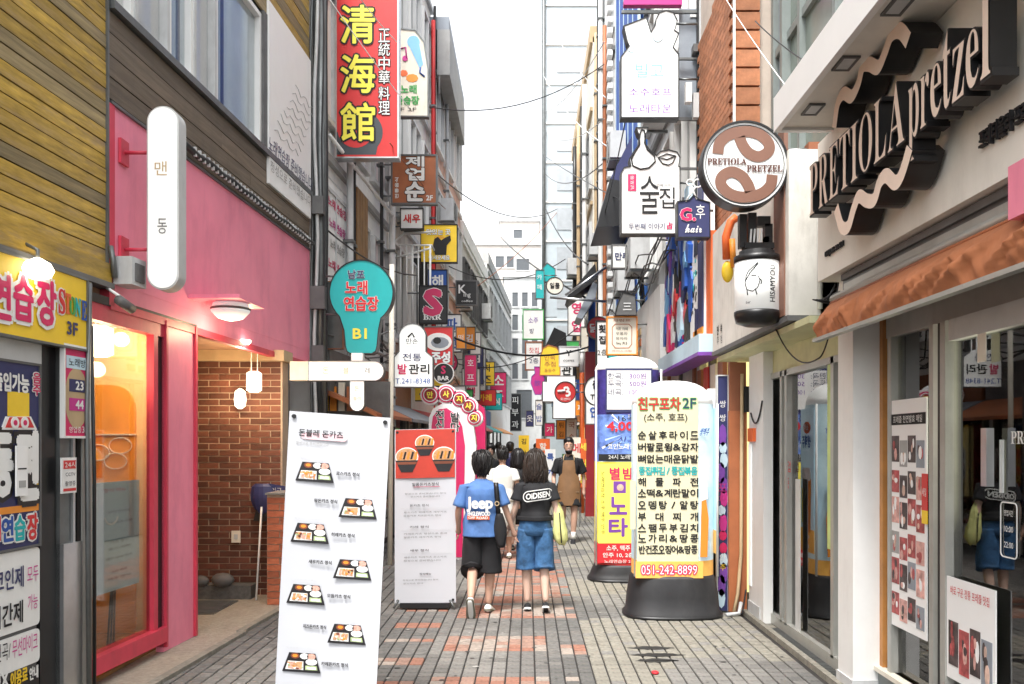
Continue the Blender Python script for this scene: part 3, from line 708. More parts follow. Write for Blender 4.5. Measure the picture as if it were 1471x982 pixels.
def aircon(fr, a, z, group, label, m='lgrey'):
    t = thing('air_conditioner', label, 'air conditioner', fr(a, z, .2), group)
    b = MB(); b.box(fr, a - .40, z, .08, a + .40, z + .55, .40, m); part('case', b, t)
    b = MB(); f2 = fr.off(.40); ring(b, f2, circ(a - .1, z + .28, .2, 16), .02, 0, .012, 'dgrey'); b.prism(f2, circ(a - .1, z + .28, .19, 16), 0, .004, 'black')
    for k in range(5): b.box(f2, a - .29 + k * .085, z + .1, .006, a - .28 + k * .085, z + .46, .012, 'grey')
    part('fan_grille', b, t)
    b = MB(); b.box(fr, a - .35, z - .04, 0, a - .31, z, .42, 'dsteel'); b.box(fr, a + .31, z - .04, 0, a + .35, z, .42, 'dsteel'); part('bracket', b, t)
    return t
def pipes(name, fr, items, label, cat='pipe'):
    t = thing(name, label, cat, fr(items[0][0], 0, .06))
    for (a, z0, z1, r, m) in items:
        b = MB(); n = 7; b.tube([fr(a + .015 * math.sin(z0 * 7 + k * 1.9), z0 + (z1 - z0) * k / n, .05 + r) for k in range(n + 1)], r, m, 7)
        for k in range(int((z1 - z0) / 1.3)): b.box(fr, a - r - .02, z0 + .5 + k * 1.3, 0, a + r + .02, z0 + .54 + k * 1.3, .06 + 2 * r, 'dsteel')
        part('pipe', b, t)
    return t

# ================================================================== LEFT ROW beyond the pink restaurant
# utility pole with cables at the end of the pink front
UP = thing('utility_pole', 'dark utility pole wrapped in cables at the end of the pink front', 'pole', (X(461, 10.75), 10.75, 0))
b = MB(); b.tube([(X(461, 10.75), 10.75, 0), (X(461, 10.75), 10.75, 9)], .085, 'dsteel', 10); part('pole', b, UP)
for k in range(7):
    b = MB(); a_ = k * .9; b.tube([(X(461, 10.75) + .10 * math.cos(a_ + .25 * math.sin(z_ * 1.3 + k)), 10.7 + .10 * math.sin(a_ + .25 * math.sin(z_ + k)) - .03, z_ * .62) for z_ in range(2, 15)], .012 + .006 * (k % 3), ('black', 'dsteel', 'lgrey')[k % 3], 5); part('cable', b, UP)
for z_, s_ in ((3.4, .18), (4.6, .14), (2.7, .15)): b = MB(); b.wbox(X(461, 10.7) - s_ / 2, 10.52, z_, X(461, 10.7) + s_ / 2, 10.64, z_ + s_ * 1.6, 'dgrey'); part('junction_box', b, UP)

mat('far_white', (.84, .83, .80), .8, .04, dirt=.2); mat('far_cream', (.62, .57, .52), .8, .04, dirt=.1); mat('salmon', (.80, .50, .40), .8, .1, dirt=.3); mat('beige', (.80, .75, .68), .8, .08, dirt=.4); mat('pale', (.82, .81, .78), .75, .06, dirt=.35)
mat('shutter_brown', (.30, .17, .07), .6, .2, dirt=.2); mat('bluepanel', (.03, .12, .38), .4, .12, stretch=(3, 3, .3), dirt=.2); mat('slate', (.26, .29, .33), .5, .1, dirt=.3)
rowhouse('building', 'white narrow building behind the red Chinese restaurant sign', LW, 10.95, 15.2, 3, 12, 'far_white', [(3.1, 5.6, 3, .62), (5.6, 8.4, 3, .62), (8.4, 11.4, 3, .6)], wmat='lgrey', win='curtain', shutter='tan')
rowhouse('building', 'dull pink wall building with steel balcony left of the yellow sign', LW, 15.3, 20.0, 3, 12.6, 'beige', [(3.1, 6, 3, .6), (6, 9, 3, .6), (9, 12, 3, .6)], wmat='white', trim='lgrey')
rowhouse('building', 'salmon building with a red downpipe on the left skyline', LW, 20.1, 25.3, 3, 11.6, 'salmon', [(3.1, 5.8, 3, .6), (5.8, 8.5, 3, .6), (8.5, 11.3, 3, .6)], trim='white', wmat='white')
rowhouse('building', 'low pale shop building past the salmon one on the left', LW, 25.5, 33, 3, 8.2, 'pale', [(3.1, 5.4, 4, .6), (5.4, 7.9, 4, .6)], trim='white', wmat='dgrey')
rowhouse('building', 'distant pale building at the left end of the alley', LW, 33.2, 46, 3, 9.0, 'pale', [(3.1, 5.8, 6, .6), (5.8, 8.6, 6, .6)])
# overhanging grey roof and railing on the salmon building
t = thing('rooftop_canopy', 'grey metal canopy jutting out on the left skyline', 'canopy', LW(20, 10.6, .3))
fr = CF(19.8)
b = MB(); b.wbox(X(573, 19.8), 19.8, Z(42, 19.8), X(645, 19.8), 24.5, Z(24, 19.8), 'slate'); b.wbox(X(628, 19.8), 19.8, Z(107, 19.8), X(646, 19.8), 24.5, Z(42, 19.8), 'grey'); part('roof', b, t)
b = MB()
for k in range(6): b.tube([(X(600 + k * 6, 19.7), 19.85, Z(130, 19.7)), (X(600 + k * 6, 19.7), 19.85, Z(45, 19.7))], .02, 'lgrey', 5)
b.tube([(X(600, 19.7), 19.85, Z(98, 19.7)), (X(632, 19.7), 19.85, Z(98, 19.7))], .025, 'lgrey', 5); part('railing', b, t)
pipes('downpipes', LW, [(19.4, 2.5, 11.5, .05, 'red'), (21.6, 2.5, 11, .045, 'lgrey'), (19.7, 2, 12, .035, 'black')], 'red and grey downpipes on the salmon building')
pipes('downpipes', LW, [(12.1, .2, 11, .05, 'lgrey'), (12.35, .2, 11, .035, 'black'), (14.9, 2, 11, .06, 'white'), (14.2, 2, 9, .03, 'black')], 'white and black downpipes on the narrow white building')
for a, z_, lb in ((16.2, 5.9, 'air conditioner beside the brown sign'), (18.2, 3.4, 'air conditioner above the black bar sign'),
                  (13.2, 7.6, 'air conditioner high behind the red sign'), (22.5, 4.4, 'air conditioner on the salmon wall behind the yellow sign')):
    aircon(LW, a, z_, 'air conditioners on the left row', lb)
# tall shutter-like brown door panel
b = MB()
for k in range(4): b.box(LW, 12.7 + k * .17, 3.55, -.05, 12.85 + k * .17, 5.6, .05, 'shutter_brown')
solo('shutter', b, 'brown vertical slatted shutter on the white building above the teal sign', 'shutter', LW(13, 3.55, 0))
t = lsign('window_lettering', 'white frosted window panel covered with rows of small pink lettering by the pole', 11.15, 12.35, 3.3, 5.3, 'white', [
    ('노래연습장', 11.75, 5.0 - .28 * k, .13, ('crimson', 'magenta', 'grey')[k % 3], dict(w=.9 - .1 * (k % 3), off=.03)) for k in range(6)], th=.03, frame='lgrey', c=-.02)
b = MB(); b.tube([LW(11.0, 3.2, .12), LW(15, 3.2, .12)], .03, 'lgrey'); b.tube([LW(11.0, 5.75, .12), LW(15, 5.75, .12)], .03, 'white'); solo('conduit', b, 'pale horizontal conduits along the white narrow building', 'pipe', LW(11, 3.2, .1))
# steel balcony
BY = 15.8
t = thing('balcony', 'white steel balcony with vertical bars above the foot care sign', 'balcony', LW(14.5, 3.4, .5))
b = MB(); b.wbox(X(560, BY), BY, Z(492, BY), X(622, BY), BY + 2.0, Z(486, BY), 'brown'); b.wbox(X(560, BY), BY - .03, Z(486, BY), X(623, BY), BY, Z(478, BY), 'lgrey'); part('floor', b, t)
for k in range(7):
    b = MB(); x_ = X(567 + k * 8.5, BY); b.tube([(x_, BY, Z(484, BY)), (x_, BY, Z(352, BY))], .022 if k in (0, 3, 6) else .014, 'white', 6); part('bar', b, t)
b = MB()
for q in ((562, 352, 620, 352), (580, 335, 622, 333), (562, 352, 580, 335), (562, 372, 620, 356)): b.tube([(X(q[0], BY), BY, Z(q[1], BY)), (X(q[2], BY), BY, Z(q[3], BY))], .02, 'white', 6)
for q in (567, 620): b.tube([(X(q, BY), BY, Z(352, BY)), (X(q, BY), BY + 2, Z(352, BY))], .02, 'white', 6)
part('handrail', b, t)
b = MB(); b.wbox(X(566, BY + 1), BY + 1.9, Z(484, BY + 1), X(606, BY + 1), BY + 2.0, Z(356, BY + 1), 'black'); part('back_screen', b, t)
# shop fronts at street level
for i, (a0, a1, lb, m1, m2) in enumerate(((11.0, 13.4, 'dark cluttered shop front behind the tall menu banner', 'dgrey', 'rust'), (13.5, 16.6, 'shop front with grey awning behind the foot shaped sign', 'brown', 'slate'), (16.7, 20, 'shop front with white awning far behind the foot shaped sign', 'white', 'red'), (20.1, 25, 'small shop fronts below the salmon building', 'crimson', 'lgrey'))):
    t = thing('shop', lb, 'shop', LW((a0 + a1) / 2, 0, 0))
    b = MB(); b.box(LW, a0, 2.35, -.05, a1, 2.95, .12, m1); part('fascia', b, t)
    b = MB(); b.box(LW, a0 + .1, .35, -.055, a1 - .1, 2.3, -.02, 'window_glass'); part('pane', b, t)
    b = MB(); b.prism(Fr(LW(a0, 0, 0), LAN, -LAX), [(.0, 2.45), (.75, 2.1), (.75, 2.05), (.0, 2.38)], -(a1 - a0), 0, m2); part('awning', b, t)
    for k in range(4):
        b = MB(); b.box(LW, a0 + .1 + k * (a1 - a0 - .2) / 3 - .03, 0, -.05, a0 + .1 + k * (a1 - a0 - .2) / 3 + .03, 2.35, .04, 'dsteel'); part('frame', b, t)
# crates / shelf with goods glimpsed left of banner
b = MB()
for k in range(5): b.wbox(X(450 + k * 12, 11.2), 11.2, Z(590, 11.2), X(459 + k * 12, 11.2), 11.25, Z(555 - 6 * (k % 2), 11.2), ('tan', 'yellow', 'orange', 'cream', 'rust')[k])
b.wbox(X(445, 11.3), 11.26, Z(600, 11.3), X(560, 11.3), 11.34, Z(548, 11.3), 'dgrey'); solo('poster_board', b, 'dark board with small coloured notices behind the white arrow sign', 'notice board', (X(500, 11.3), 11.3, Z(600, 11.3)))

# ================================================================== END OF THE ALLEY
mat('far_blue', (.47, .53, .57), .4, .06); mat('far_grey', (.40, .43, .46), .5, .1)
mat('end_white', (.60, .61, .60), .8, .06, dirt=.2); mat('end_grey', (.10, .11, .12), .4, .1)
def farhouse(label, Y, px0, px1, ptop, m, wins, depth=8, trim='lgrey', wm='end_grey'):
    fr = CF(Y); t = thing('building', label, 'building', (X((px0 + px1) / 2, Y), Y + depth / 2, 0))
    b = MB(); b.box(fr, X(px0, Y), 0, -depth, X(px1, Y), Z(ptop, Y), 0, m); part('wall', b, t)
    b = MB(); b.box(fr, X(px0, Y) - .1, Z(ptop, Y), -depth, X(px1, Y) + .1, Z(ptop, Y) + .3, .12, trim); part('cornice', b, t)
    for (x0, y0, x1, y1) in wins:
        f = MB(); ring(f, fr, [(X(x0, Y), Z(y1, Y)), (X(x1, Y), Z(y1, Y)), (X(x1, Y), Z(y0, Y)), (X(x0, Y), Z(y0, Y))], .08, 0, .06, trim); w_ = part('window', f, t)
        k = MB(); k.box(fr, X(x0, Y), Z(y1, Y), .0, X(x1, Y), Z(y0, Y), .02, wm); part('pane', k, w_)
    return t
farhouse('pale stepped building closing the far end of the alley', 62, 640, 800, 352, 'far_cream', [(668, 400, 684, 420), (668, 440, 684, 462), (742, 372, 760, 388), (712, 368, 724, 384), (728, 368, 738, 384)], 10)
farhouse('white stair tower on the roof at the far end', 66, 718, 775, 318, 'far_cream', [(738, 330, 750, 342)], 6)
farhouse('white corner building with flat front at the end of the alley', 50, 724, 800, 398, 'end_white', [(736, 420, 744, 440), (750, 420, 758, 440), (764, 420, 772, 440), (736, 452, 744, 474), (750, 452, 758, 474), (764, 452, 772, 474), (736, 486, 744, 508), (750, 486, 758, 508), (764, 486, 772, 508), (736, 522, 744, 544), (750, 522, 758, 544), (742, 560, 764, 600)], 8)
farhouse('pale building behind the left end of the alley', 57, 655, 700, 385, 'end_white', [(668, 480, 690, 500), (668, 520, 690, 545)], 8)
# grey side front with strip windows, angled
t = thing('building', 'grey glazed office front at the end of the alley left of the white corner', 'building', (X(712, 46), 47, 0))
fr = Fr((X(696, 44), 44, 0), (X(727, 50) - X(696, 44), 6, 0), (6, -(X(727, 50) - X(696, 44)), 0)); L_ = Vector((X(727, 50) - X(696, 44), 6)).length
b = MB(); b.box(fr, 0, 0, -3, L_, 10.2, 0, 'lgrey'); part('wall', b, t)
for k in range(5):
    b = MB(); b.box(fr, .4, 1.2 + k * 1.75, 0, L_ - .4, 2.3 + k * 1.75, .04, 'window_glass'); part('window', b, t)
    b = MB(); b.box(fr, -.05, 2.35 + k * 1.75, 0, L_, 2.6 + k * 1.75, .25, 'far_white'); part('ledge', b, t)
for (x0, y0, x1, y1, m, s_, Y, lb) in ((702, 545, 716, 600, 'blue', '노래', 43, 'blue upright sign low on the grey office front'), (732, 566, 748, 618, 'ink', '피부과', 48, 'black upright sign on the white corner building'), (700, 498, 712, 540, 'slate', '의원', 42, 'slate upright sign above the blue one at the alley end')):
    blade('blade_sign', lb, Y, [(x0, y1), (x1, y1), (x1, y0), (x0, y0)], m, [(ch, (x0 + x1) / 2, y0 + (y1 - y0) * (i + .5) / len(s_), (y1 - y0) / len(s_) * .6, 'white') for i, ch in enumerate(s_)], fw=.05, arms=[(x0, (y0 + y1) / 2, x0 - 8, (y0 + y1) / 2)])

# pale tower on the right skyline
t = thing('tower_block', 'tall pale blue grey tower filling the right skyline with dark edge pipe', 'building', (X(830, 34), 36, 0))
fr = CF(34); b = MB(); b.box(fr, X(781, 34), 0, -6, X(862, 34), 30, 0, 'far_blue'); part('wall', b, t)
for k in range(11):
    b = MB(); b.box(fr, X(784, 34), 3.5 + k * 1.6, 0, X(858, 34), 3.56 + k * 1.6, .05, 'far_white'); part('ledge', b, t)
b = MB(); b.tube([fr(X(781, 34), 2, .1), fr(X(781, 34), 26, .1)], .08, 'dsteel', 6); part('corner_pipe', b, t)
for k in range(9):
    b = MB(); b.box(fr, X(800, 34), 4.0 + k * 1.6, 0, X(838, 34), 4.9 + k * 1.6, .03, 'far_grey'); part('window', b, t)

# ================================================================== RIGHT ROW
XR = 2.2
rowhouse('building', 'cream house with stained pipes far down the right side', RW(1.75), -33, -23.2, 4, 13, 'cream', [(3.2, 5.8, 5, .6), (5.8, 8.4, 5, .6), (8.4, 11, 5, .6)], trim='tan')
rowhouse('building', 'louvred white building beside the blue panelled one', RW(2.0), -23.1, -19.6, 4, 16, 'white', [(3.2, 5.8, 3, .6), (5.8, 8.4, 3, .6), (8.4, 11, 3, .6), (11, 14, 3, .6)], trim='dgrey')
t = rowhouse('building', 'building clad in royal blue corrugated panels on the right', RW(2.1), -19.5, -15.5, 4, 14, 'bluepanel', [])
for k in range(26):
    b = MB(); b.box(RW(2.1), -19.5 + k * .155, 3.2, 0, -19.42 + k * .155, 14, .05, 'blue' if k % 5 else 'pale_blue'); part('cladding_rib', b, t)
b = MB()
for k in range(40): b.box(RW(2.0), -19.9, 3.3 + k * .26, .0, -19.62, 3.42 + k * .26, .12, 'white')
part('louvre', b, t)
rowhouse('building', 'white fronted building with slanting fascia above the lit advertising pillars', RW(2.15), -15.4, -10.75, 4, 11, 'lgrey', [(4.2, 6.8, 3, .62), (6.8, 9.6, 3, .62)], trim='dgrey', wmat='white')
for (x0, y0, x1, y1, lb, bx) in ((10.6, 4.2, 0, 0, 0, 0),): pass
# dark blue folding awning
t = thing('awning', 'dark blue folding awning jutting from the blue panelled building', 'awning', (1.9, 17, 5.4))
for (pts, m, nm) in (([(2.2, 8.05), (1.62, 6.9), (2.2, 6.8)], 'navy', 'canopy'), ([(2.2, 6.8), (1.62, 6.9), (1.35, 5.95), (2.2, 6.0)], 'black', 'side')):
    b = MB(); b.prism(CF(16.4), pts, -1.6, 0, m); part(nm, b, t)
t = thing('awning', 'half open black and grey awning among the signs on the right', 'awning', (1.9, 19, 4))
b = MB(); b.prism(CF(18.5), [PX(18.5)(*q) for q in ((815, 425), (855, 378), (858, 400), (818, 430))], -1.2, 0, 'black'); part('canopy', b, t)
b = MB(); b.prism(CF(18.4), [PX(18.4)(*q) for q in ((828, 455), (852, 405), (858, 408), (856, 425), (836, 458))], -1.0, 0, 'slate'); part('side', b, t)
b = MB(); b.tube([(X(812, 18.4), 18.3, Z(425, 18.4)), (X(870, 18.4), 18.3, Z(385, 18.4))], .03, 'steel'); b.tube([(X(790, 18.4), 18.3, Z(428, 18.4)), (X(870, 18.4), 18.3, Z(434, 18.4))], .03, 'steel'); part('arm', b, t)
t = thing('awning', 'black triangular awning above the yellow plaque', 'awning', (X(797, 24), 24, Z(500, 24)))
b = MB(); b.prism(CF(24), [PX(24)(*q) for q in ((782, 500), (815, 505), (813, 478), (796, 470))], -1.0, 0, 'black'); part('canopy', b, t)
pipes('downpipes', RW(2.0), [(-23.0, 3, 13, .06, 'tan'), (-22.4, 3, 15, .05, 'black'), (-21.5, 3, 15, .07, 'white'), (-20.6, 3, 12, .05, 'rust')], 'tan and black pipes climbing the louvred white building')
pipes('downpipes', RW(1.75), [(-24, 3, 12, .07, 'white'), (-25.5, 3, 12, .05, 'black'), (-27, 3, 12, .06, 'tan'), (-29, 3, 12, .07, 'black')], 'white and black pipes on the far cream house')
for a, z_, lb in ((-24.5, 6.2, 'air conditioner high on the far cream house'), (-20.4, 4.2, 'air conditioner on the louvred white building'), (-12.2, 6.4, 'air conditioner behind the white bottle sign'), (-14.2, 4.6, 'air conditioner above the slanting white fascia')):
    aircon(RW(2.1), a, z_, 'air conditioners on the right row', lb)
# coiled cables hanging on the blue building
t = thing('cable_bundle', 'tangled cable coils on the blue panelled building', 'cable', (2.0, 14.6, 4))
for k in range(5):
    b = MB(); b.tube([(2.02 - .03 * k, 14.6 - k * .12 + .22 * math.cos(R(q)) + .05 * noise.noise(Vector((q * .02, k, 0))), 3.95 + .35 * k * .5 + .26 * math.sin(R(q))) for q in range(0, 350, 25)], .014, 'black', 5); part('cable', b, t)
# white slanting fascia (px 870-975, y 390-560): a deep white box over the shops
t = thing('fascia', 'plain white slanting fascia box above the advertising pillars', 'fascia', (2.0, 12.5, 3))
b = MB(); b.prism(Fr((1.95, 0, 0), (0, -1, 0), (-1, 0, 0)), [(-17.5, 2.85), (-12.3, 2.85), (-12.3, 4.05), (-17.5, 4.05)], -.2, 0, 'white'); part('panel', b, t)
b = MB(); b.box(RW(1.95), -17.5, 2.80, -.2, -12.3, 2.85, .03, 'dgrey'); part('trim', b, t)
for k in range(12):
    b = MB(); b.box(RW(1.95), -15.3 + (k % 3) * .36, 3.0 + (k // 3) * .19, 0, -15.05 + (k % 3) * .36, 3.12 + (k // 3) * .19, .02, 'tan' if k % 2 else 'rust'); part('decoration', b, t)
# lit shops under it
t = thing('shop', 'warm lit shop front behind the white advertising pillar', 'shop', (2.2, 12, 0))
mat('shop_glow', (.80, .66, .28), .7, .15, scale=2, emit=.55)
b = MB(); b.box(RW(2.3), -16.9, .1, -.1, -9.0, 2.8, 0, 'shop_glow'); part('back_wall', b, t)
for k in range(9):
    b = MB(); b.box(RW(2.2), -16.9 + k * .98, 0, -.05, -16.8 + k * .98, 2.8, .03, 'dgrey' if k % 2 else 'brown'); part('post', b, t)
b = MB(); b.box(RW(2.22), -16.8, .2, -.02, -9.0, 2.75, 0, 'clear_glass'); part('pane', b, t)
for k in range(4):
    b = MB(); b.box(RW(2.2), -10.6 + k * .38, 2.1, .0, -10.35 + k * .38, 2.62, .05, ('brown', 'red', 'cream', 'brown')[k]); part('notice', b, t)

# orange brick building and its pier
mat('obrick', (.42, .17, .08), .8, .25, scale=10, dirt=.25, bump=.3, rand=.2); mat('omortar', (.55, .47, .40), .9, .1)
t = thing('brick_building', 'orange brick house corner above the round pretzel sign', 'building', (2.6, 9.6, 0))
b = MB(); b.wbox(2.22, 8.97, 3.0, 6, 10.7, 12, 'omortar'); part('wall', b, t)
bb = MB(); bb.wbox(-.13, -.05, -.088, .13, .05, .088, 'obrick'); big_me = bb.mesh('brick')
z = 3.9; k = 0
while z < 9.0:
    piece('brick', big_me, t, (2.34, 8.93, z + .1)); z += .2; k += 1
bs = MB(); bs.wbox(-.02, -.115, -.035, .02, .115, .035, 'obrick'); st_me = bs.mesh('brick')
b = MB(); b.wbox(2.185, 8.86, 2.95, 2.205, 8.9, 9, 'white'); part('edge_strip', b, t)
z = 3.9; k = 0; nb = 0
while z < 8.2:
    y = 9.1 + (.12 if k % 2 else 0)
    while y < 10.7 and nb < 270: piece('brick', st_me, t, (2.21, y, z)); y += .24; nb += 1
    z += .078; k += 1
# dark blue-grey framed bay behind the signs (px 975-1005)
t = thing('metal_frame', 'dark steel frame carrying the white bottle sign and small meters', 'frame', (1.9, 10.9, 3.6))
b = MB(); b.wbox(X(976, 10.9), 10.9, Z(170, 10.9), X(1004, 10.9), 10.95, Z(12, 10.9), 'slate'); part('back_plate', b, t)
for q in (1001, 1006):
    b = MB(); b.wbox(X(q, 10.8), 10.78, Z(290, 10.8), X(q + 3, 10.8), 10.84, Z(-60, 10.8), 'black'); part('post', b, t)
for yy in (14, 82, 168, 240):
    b = MB(); b.wbox(X(893, 10.8), 10.8, Z(yy + 4, 10.8), X(1009, 10.8), 10.84, Z(yy, 10.8), 'dsteel') if yy in (14, 168) else b.wbox(X(975, 10.8), 10.8, Z(yy + 3, 10.8), X(1009, 10.8), 10.84, Z(yy, 10.8), 'dsteel'); part('bar', b, t)
b = MB(); b.wbox(X(984, 10.7), 10.65, Z(148, 10.7), X(993, 10.7), 10.75, Z(120, 10.7), 'white'); b.wbox(X(995, 10.7), 10.65, Z(170, 10.7), X(1003, 10.7), 10.75, Z(135, 10.7), 'lgrey'); part('meter', b, t)
b = MB(); b.wbox(X(895, 10.85), 10.75, Z(12, 10.85), X(978, 10.85), 10.85, Z(4, 10.85), 'magenta'); part('light_strip', b, t)

# upper storey windows above the canopy
mat('gwindow', (.19, .23, .20), .2, .25, scale=1.2); mat('gframe', (.22, .25, .24), .5, .1, dirt=.3)
t = thing('upper_storey', 'grey green glazed upper storey above the white canopy', 'building', (2.6, 7, 3.9))
b = MB(); b.box(RW(2.62), -8.9, 3.3, -2.5, -2.0, 9, -.05, 'lgrey'); part('wall', b, t)
e = [-8.85, -8.45, -8.0, -7.0, -6.75, -6.0, -5.0, -4.0, -3.0]
for i, (a, c) in enumerate(zip(e, e[1:])):
    f = MB(); f.box(RW(2.62), a, 3.9, -.05, a + .07, 8.5, .04 + .03 * (i % 2), 'gframe'); f.box(RW(2.62), a + .07, 5.75, -.05, c, 5.83, .02, 'gframe'); w_ = part('window_frame', f, t)
    k = MB(); k.box(RW(2.62), a + .07, 3.9, -.05, c, 8.5, -.02, ('slate', 'gwindow', 'gwindow', 'slate', 'gwindow', 'pane_cool', 'gwindow', 'gwindow')[i]); part('pane', k, w_)

# ---- grey sign box with the cylinder lantern
t = thing('sign_box', 'plain grey projecting sign box below the round pretzel sign', 'sign', (2.1, 7.5, 2.66))
b = MB(); b.box(RW(1.95), -8.8, 2.66, -.24, -6.24, 3.9, 0, 'plaster'); part('panel', b, t)
b = MB(); b.box(RW(1.95), -6.58, 2.67, -.02, -6.32, 4.1, .012, 'pretzel_brown'); b.box(RW(1.95), -8.8, 2.62, -.24, -6.24, 2.66, .01, 'dgrey'); part('trim', b, t)
b = MB(); b.text(RW(1.95), '민', -8.55, 2.86, .09, 'ink', off=.02); b.text(RW(1.95), '속', -8.4, 2.86, .09, 'ink', off=.02); b.text(RW(1.95), '주', -8.55, 2.75, .08, 'ink'); b.text(RW(1.95), '점', -8.4, 2.75, .08, 'ink'); part('lettering', b, t)
# yellow-green soffit over second shop
mat('soffit_green', (.60, .60, .36), .7, .1, dirt=.15)
mat('lime', (.50, .62, .22), .5, .3, scale=2)
S2 = thing('glass_shop', 'glass shop front between the white pillars with a pale green soffit', 'shop', (2.3, 6.8, 0))
b = MB(); b.wbox(2.0, 5.93, 2.56, 2.62, 8.8, 2.61, 'soffit_green'); b.wbox(2.2, 5.93, 2.61, 2.62, 8.8, 3.3, 'cream'); part('soffit', b, S2)
b = MB(); b.box(RW(2.29), -8.0, 2.35, -.12, -5.92, 2.56, .0, 'soffit_green'); part('lintel', b, S2)
XG = 2.29
for px_, w_ in ((1100, .06), (1126, .05), (1133, .06), (1201, .06)):
    y_ = ry(px_, XG); b = MB(); b.box(RW(XG), -y_ - w_, .10, -.08, -y_, 2.35, .02, 'alu'); part('frame', b, S2)
b = MB(); b.box(RW(XG), -8.0, .03, -.10, -5.92, .12, .02, 'alu'); b.box(RW(XG), -8.0, 2.30, -.08, -5.92, 2.352, .02, 'alu'); part('sill', b, S2)
b = MB(); b.box(RW(XG), -8.0, .12, -.04, -5.93, 2.30, -.03, 'shop_glass'); part('pane', b, S2)
b = MB(); b.wbox(3.6, 5.9, 0, 3.7, 8.1, 2.6, 'dgrey'); b.wbox(2.3, 5.80, 0, 3.7, 5.9, 2.6, 'grey'); b.wbox(2.3, 8.05, 0, 3.7, 8.15, 2.6, 'grey'); b.wbox(2.29, 5.9, .0, 3.7, 8.1, .06, 'wood_floor'); part('room', b, S2)
b = MB(); b.wbox(3.0, 6.2, .06, 3.4, 7.7, .85, 'tan'); b.wbox(3.1, 6.4, .85, 3.2, 7.5, 1.3, 'lgrey'); part('counter', b, S2)
b = MB(); b.box(RW(XG), -ry(1143, XG), .12, .0, -ry(1150, XG), 1.4, .003, 'lgrey'); b.box(RW(XG), -ry(1189, XG), .9, 0, -ry(1199, XG), 2.3, .003, 'lime')
part('window_sticker', b, S2)
b = MB(); b.text(RW(XG), '영업', -7.35, 1.5, .10, 'redink', c=.005); b.text(RW(XG), '중', -7.35, 1.35, .10, 'redink', c=.005); part('lettering', b, S2)
gr = thing('drain_grate', 'long dark steel drain grate at the foot of the glass shop front', 'grate', (2.25, 7, 0))
b = MB(); b.wbox(2.2, 5.95, .02, 2.285, 7.6, .025, 'black'); part('channel', b, gr)
for k in range(40):
    b = MB(); b.wbox(2.205, 5.97 + k * .04, .025, 2.28, 5.985 + k * .04, .033, 'dsteel'); part('bar', b, gr)
b = MB(); b.wbox(2.15, 5.7, -.03, 2.2, 8.4, .035, 'stone_w'); struct('kerb', b)

# white pillars
t = thing('pillar', 'white plastered pillar between the glass shop and the pretzel shop', 'pillar', (2.3, 5.78, 0))
b = MB(); b.wbox(2.2, 5.65, 0, 2.62, 5.92, 2.84, 'white'); part('shaft', b, t)
b = MB(); b.wbox(2.19, 5.64, 0, 2.63, 5.93, .10, 'lgrey'); part('plinth', b, t)
b = MB(); b.wbox(2.2, 5.925, 2.62, 2.45, 6.9, 3.82, 'cream'); b.tube([(2.17, 6.2, 2.7), (2.17, 6.2, 3.8)], .02, 'white'); solo('wall_panel', b, 'cream wall panel beside the pretzel shop signboard', 'wall', (2.3, 6.4, 2.62))
t = thing('pillar', 'white pillar with a fire notice left of the glass shop', 'pillar', (2.3, 8.1, 0))
b = MB(); b.wbox(2.2, 8.02, .0, 2.62, 8.30, 2.58, 'white'); b.wbox(2.2, 7.80, .0, 2.29, 8.02, 2.58, 'white'); part('shaft', b, t)
b = MB(); b.wbox(2.19, 7.9, 0, 2.2, 8.31, .15, 'lgrey'); b.wbox(2.19, 8.2, .3, 2.2, 8.29, 1.7, 'lit_white'); part('plinth', b, t)
b = MB(); b.wbox(2.17, 8.05, 1.72, 2.2, 8.25, 1.85, 'orangered'); part('notice', b, t)
t = thing('door_panel', 'orange brown wooden panel standing beside the purple poster', 'panel', (2.2, 8.45, 0))
Y = 8.4
b = MB(); b.wbox(X(1047, Y), 8.40, 0, X(1073, Y), 8.46, Z(590, Y), 'rust'); part('lower_panel', b, t)
b = MB(); b.wbox(X(1048, Y), 8.40, Z(590, Y), X(1072, Y), 8.45, Z(520, Y), 'brown'); part('upper_panel', b, t)
b = MB(); b.wbox(X(1068, Y), 8.36, Z(592, Y), X(1078, Y), 8.4, Z(555, Y), 'black'); part('slot', b, t)
b = MB(); b.tube([(2.05, 8.3, .03), (2.1, 8.35, .2), (2.14, 8.38, .6), (2.15, 8.38, 2.4)], .018, 'tan'); b.tube([(1.95, 8.2, .02), (2.08, 8.22, .03), (2.12, 8.30, .12)], .02, 'lgrey'); part('hose', b, t)
blade('poster', 'tall narrow purple and pink poster on the frame left of the wooden panel', 8.45, [(1031, 880), (1045, 880), (1045, 540), (1031, 540)], 'navy', [('쌍', 1038, 580, 10, 'white'), ('쌍', 1038, 600, 10, 'white'), ('포', 1038, 700, 11, 'magenta'), ('차', 1038, 716, 11, 'magenta'), ('안', 1038, 800, 9, 'white'), ('주', 1038, 815, 9, 'yellow')], frame='lgrey', fw=.012, th=.04, cat='poster',
    extra=lambda b, fr: [b.prism(fr, circ(X(1038, 8.45) + rnd.uniform(-.02, .02), Z(y_, 8.45), .04, 8, rnd.uniform(.05, .12)), 0, .004, rnd.choice(['magenta', 'purple', 'crimson', 'pale_blue'])) for y_ in range(625, 870, 18)])
b = MB(); b.wbox(X(1017, 8.6), 8.6, Z(700, 8.6), X(1030, 8.6), 8.66, Z(558, 8.6), 'clean_white'); b.wbox(X(1018, 8.6), 8.61, 0, X(1030, 8.6), 8.66, Z(700, 8.6), 'black')
solo('standing_board', b, 'white board on a black foot behind the large advertising pillar', 'board', (X(1024, 8.6), 8.63, 0))

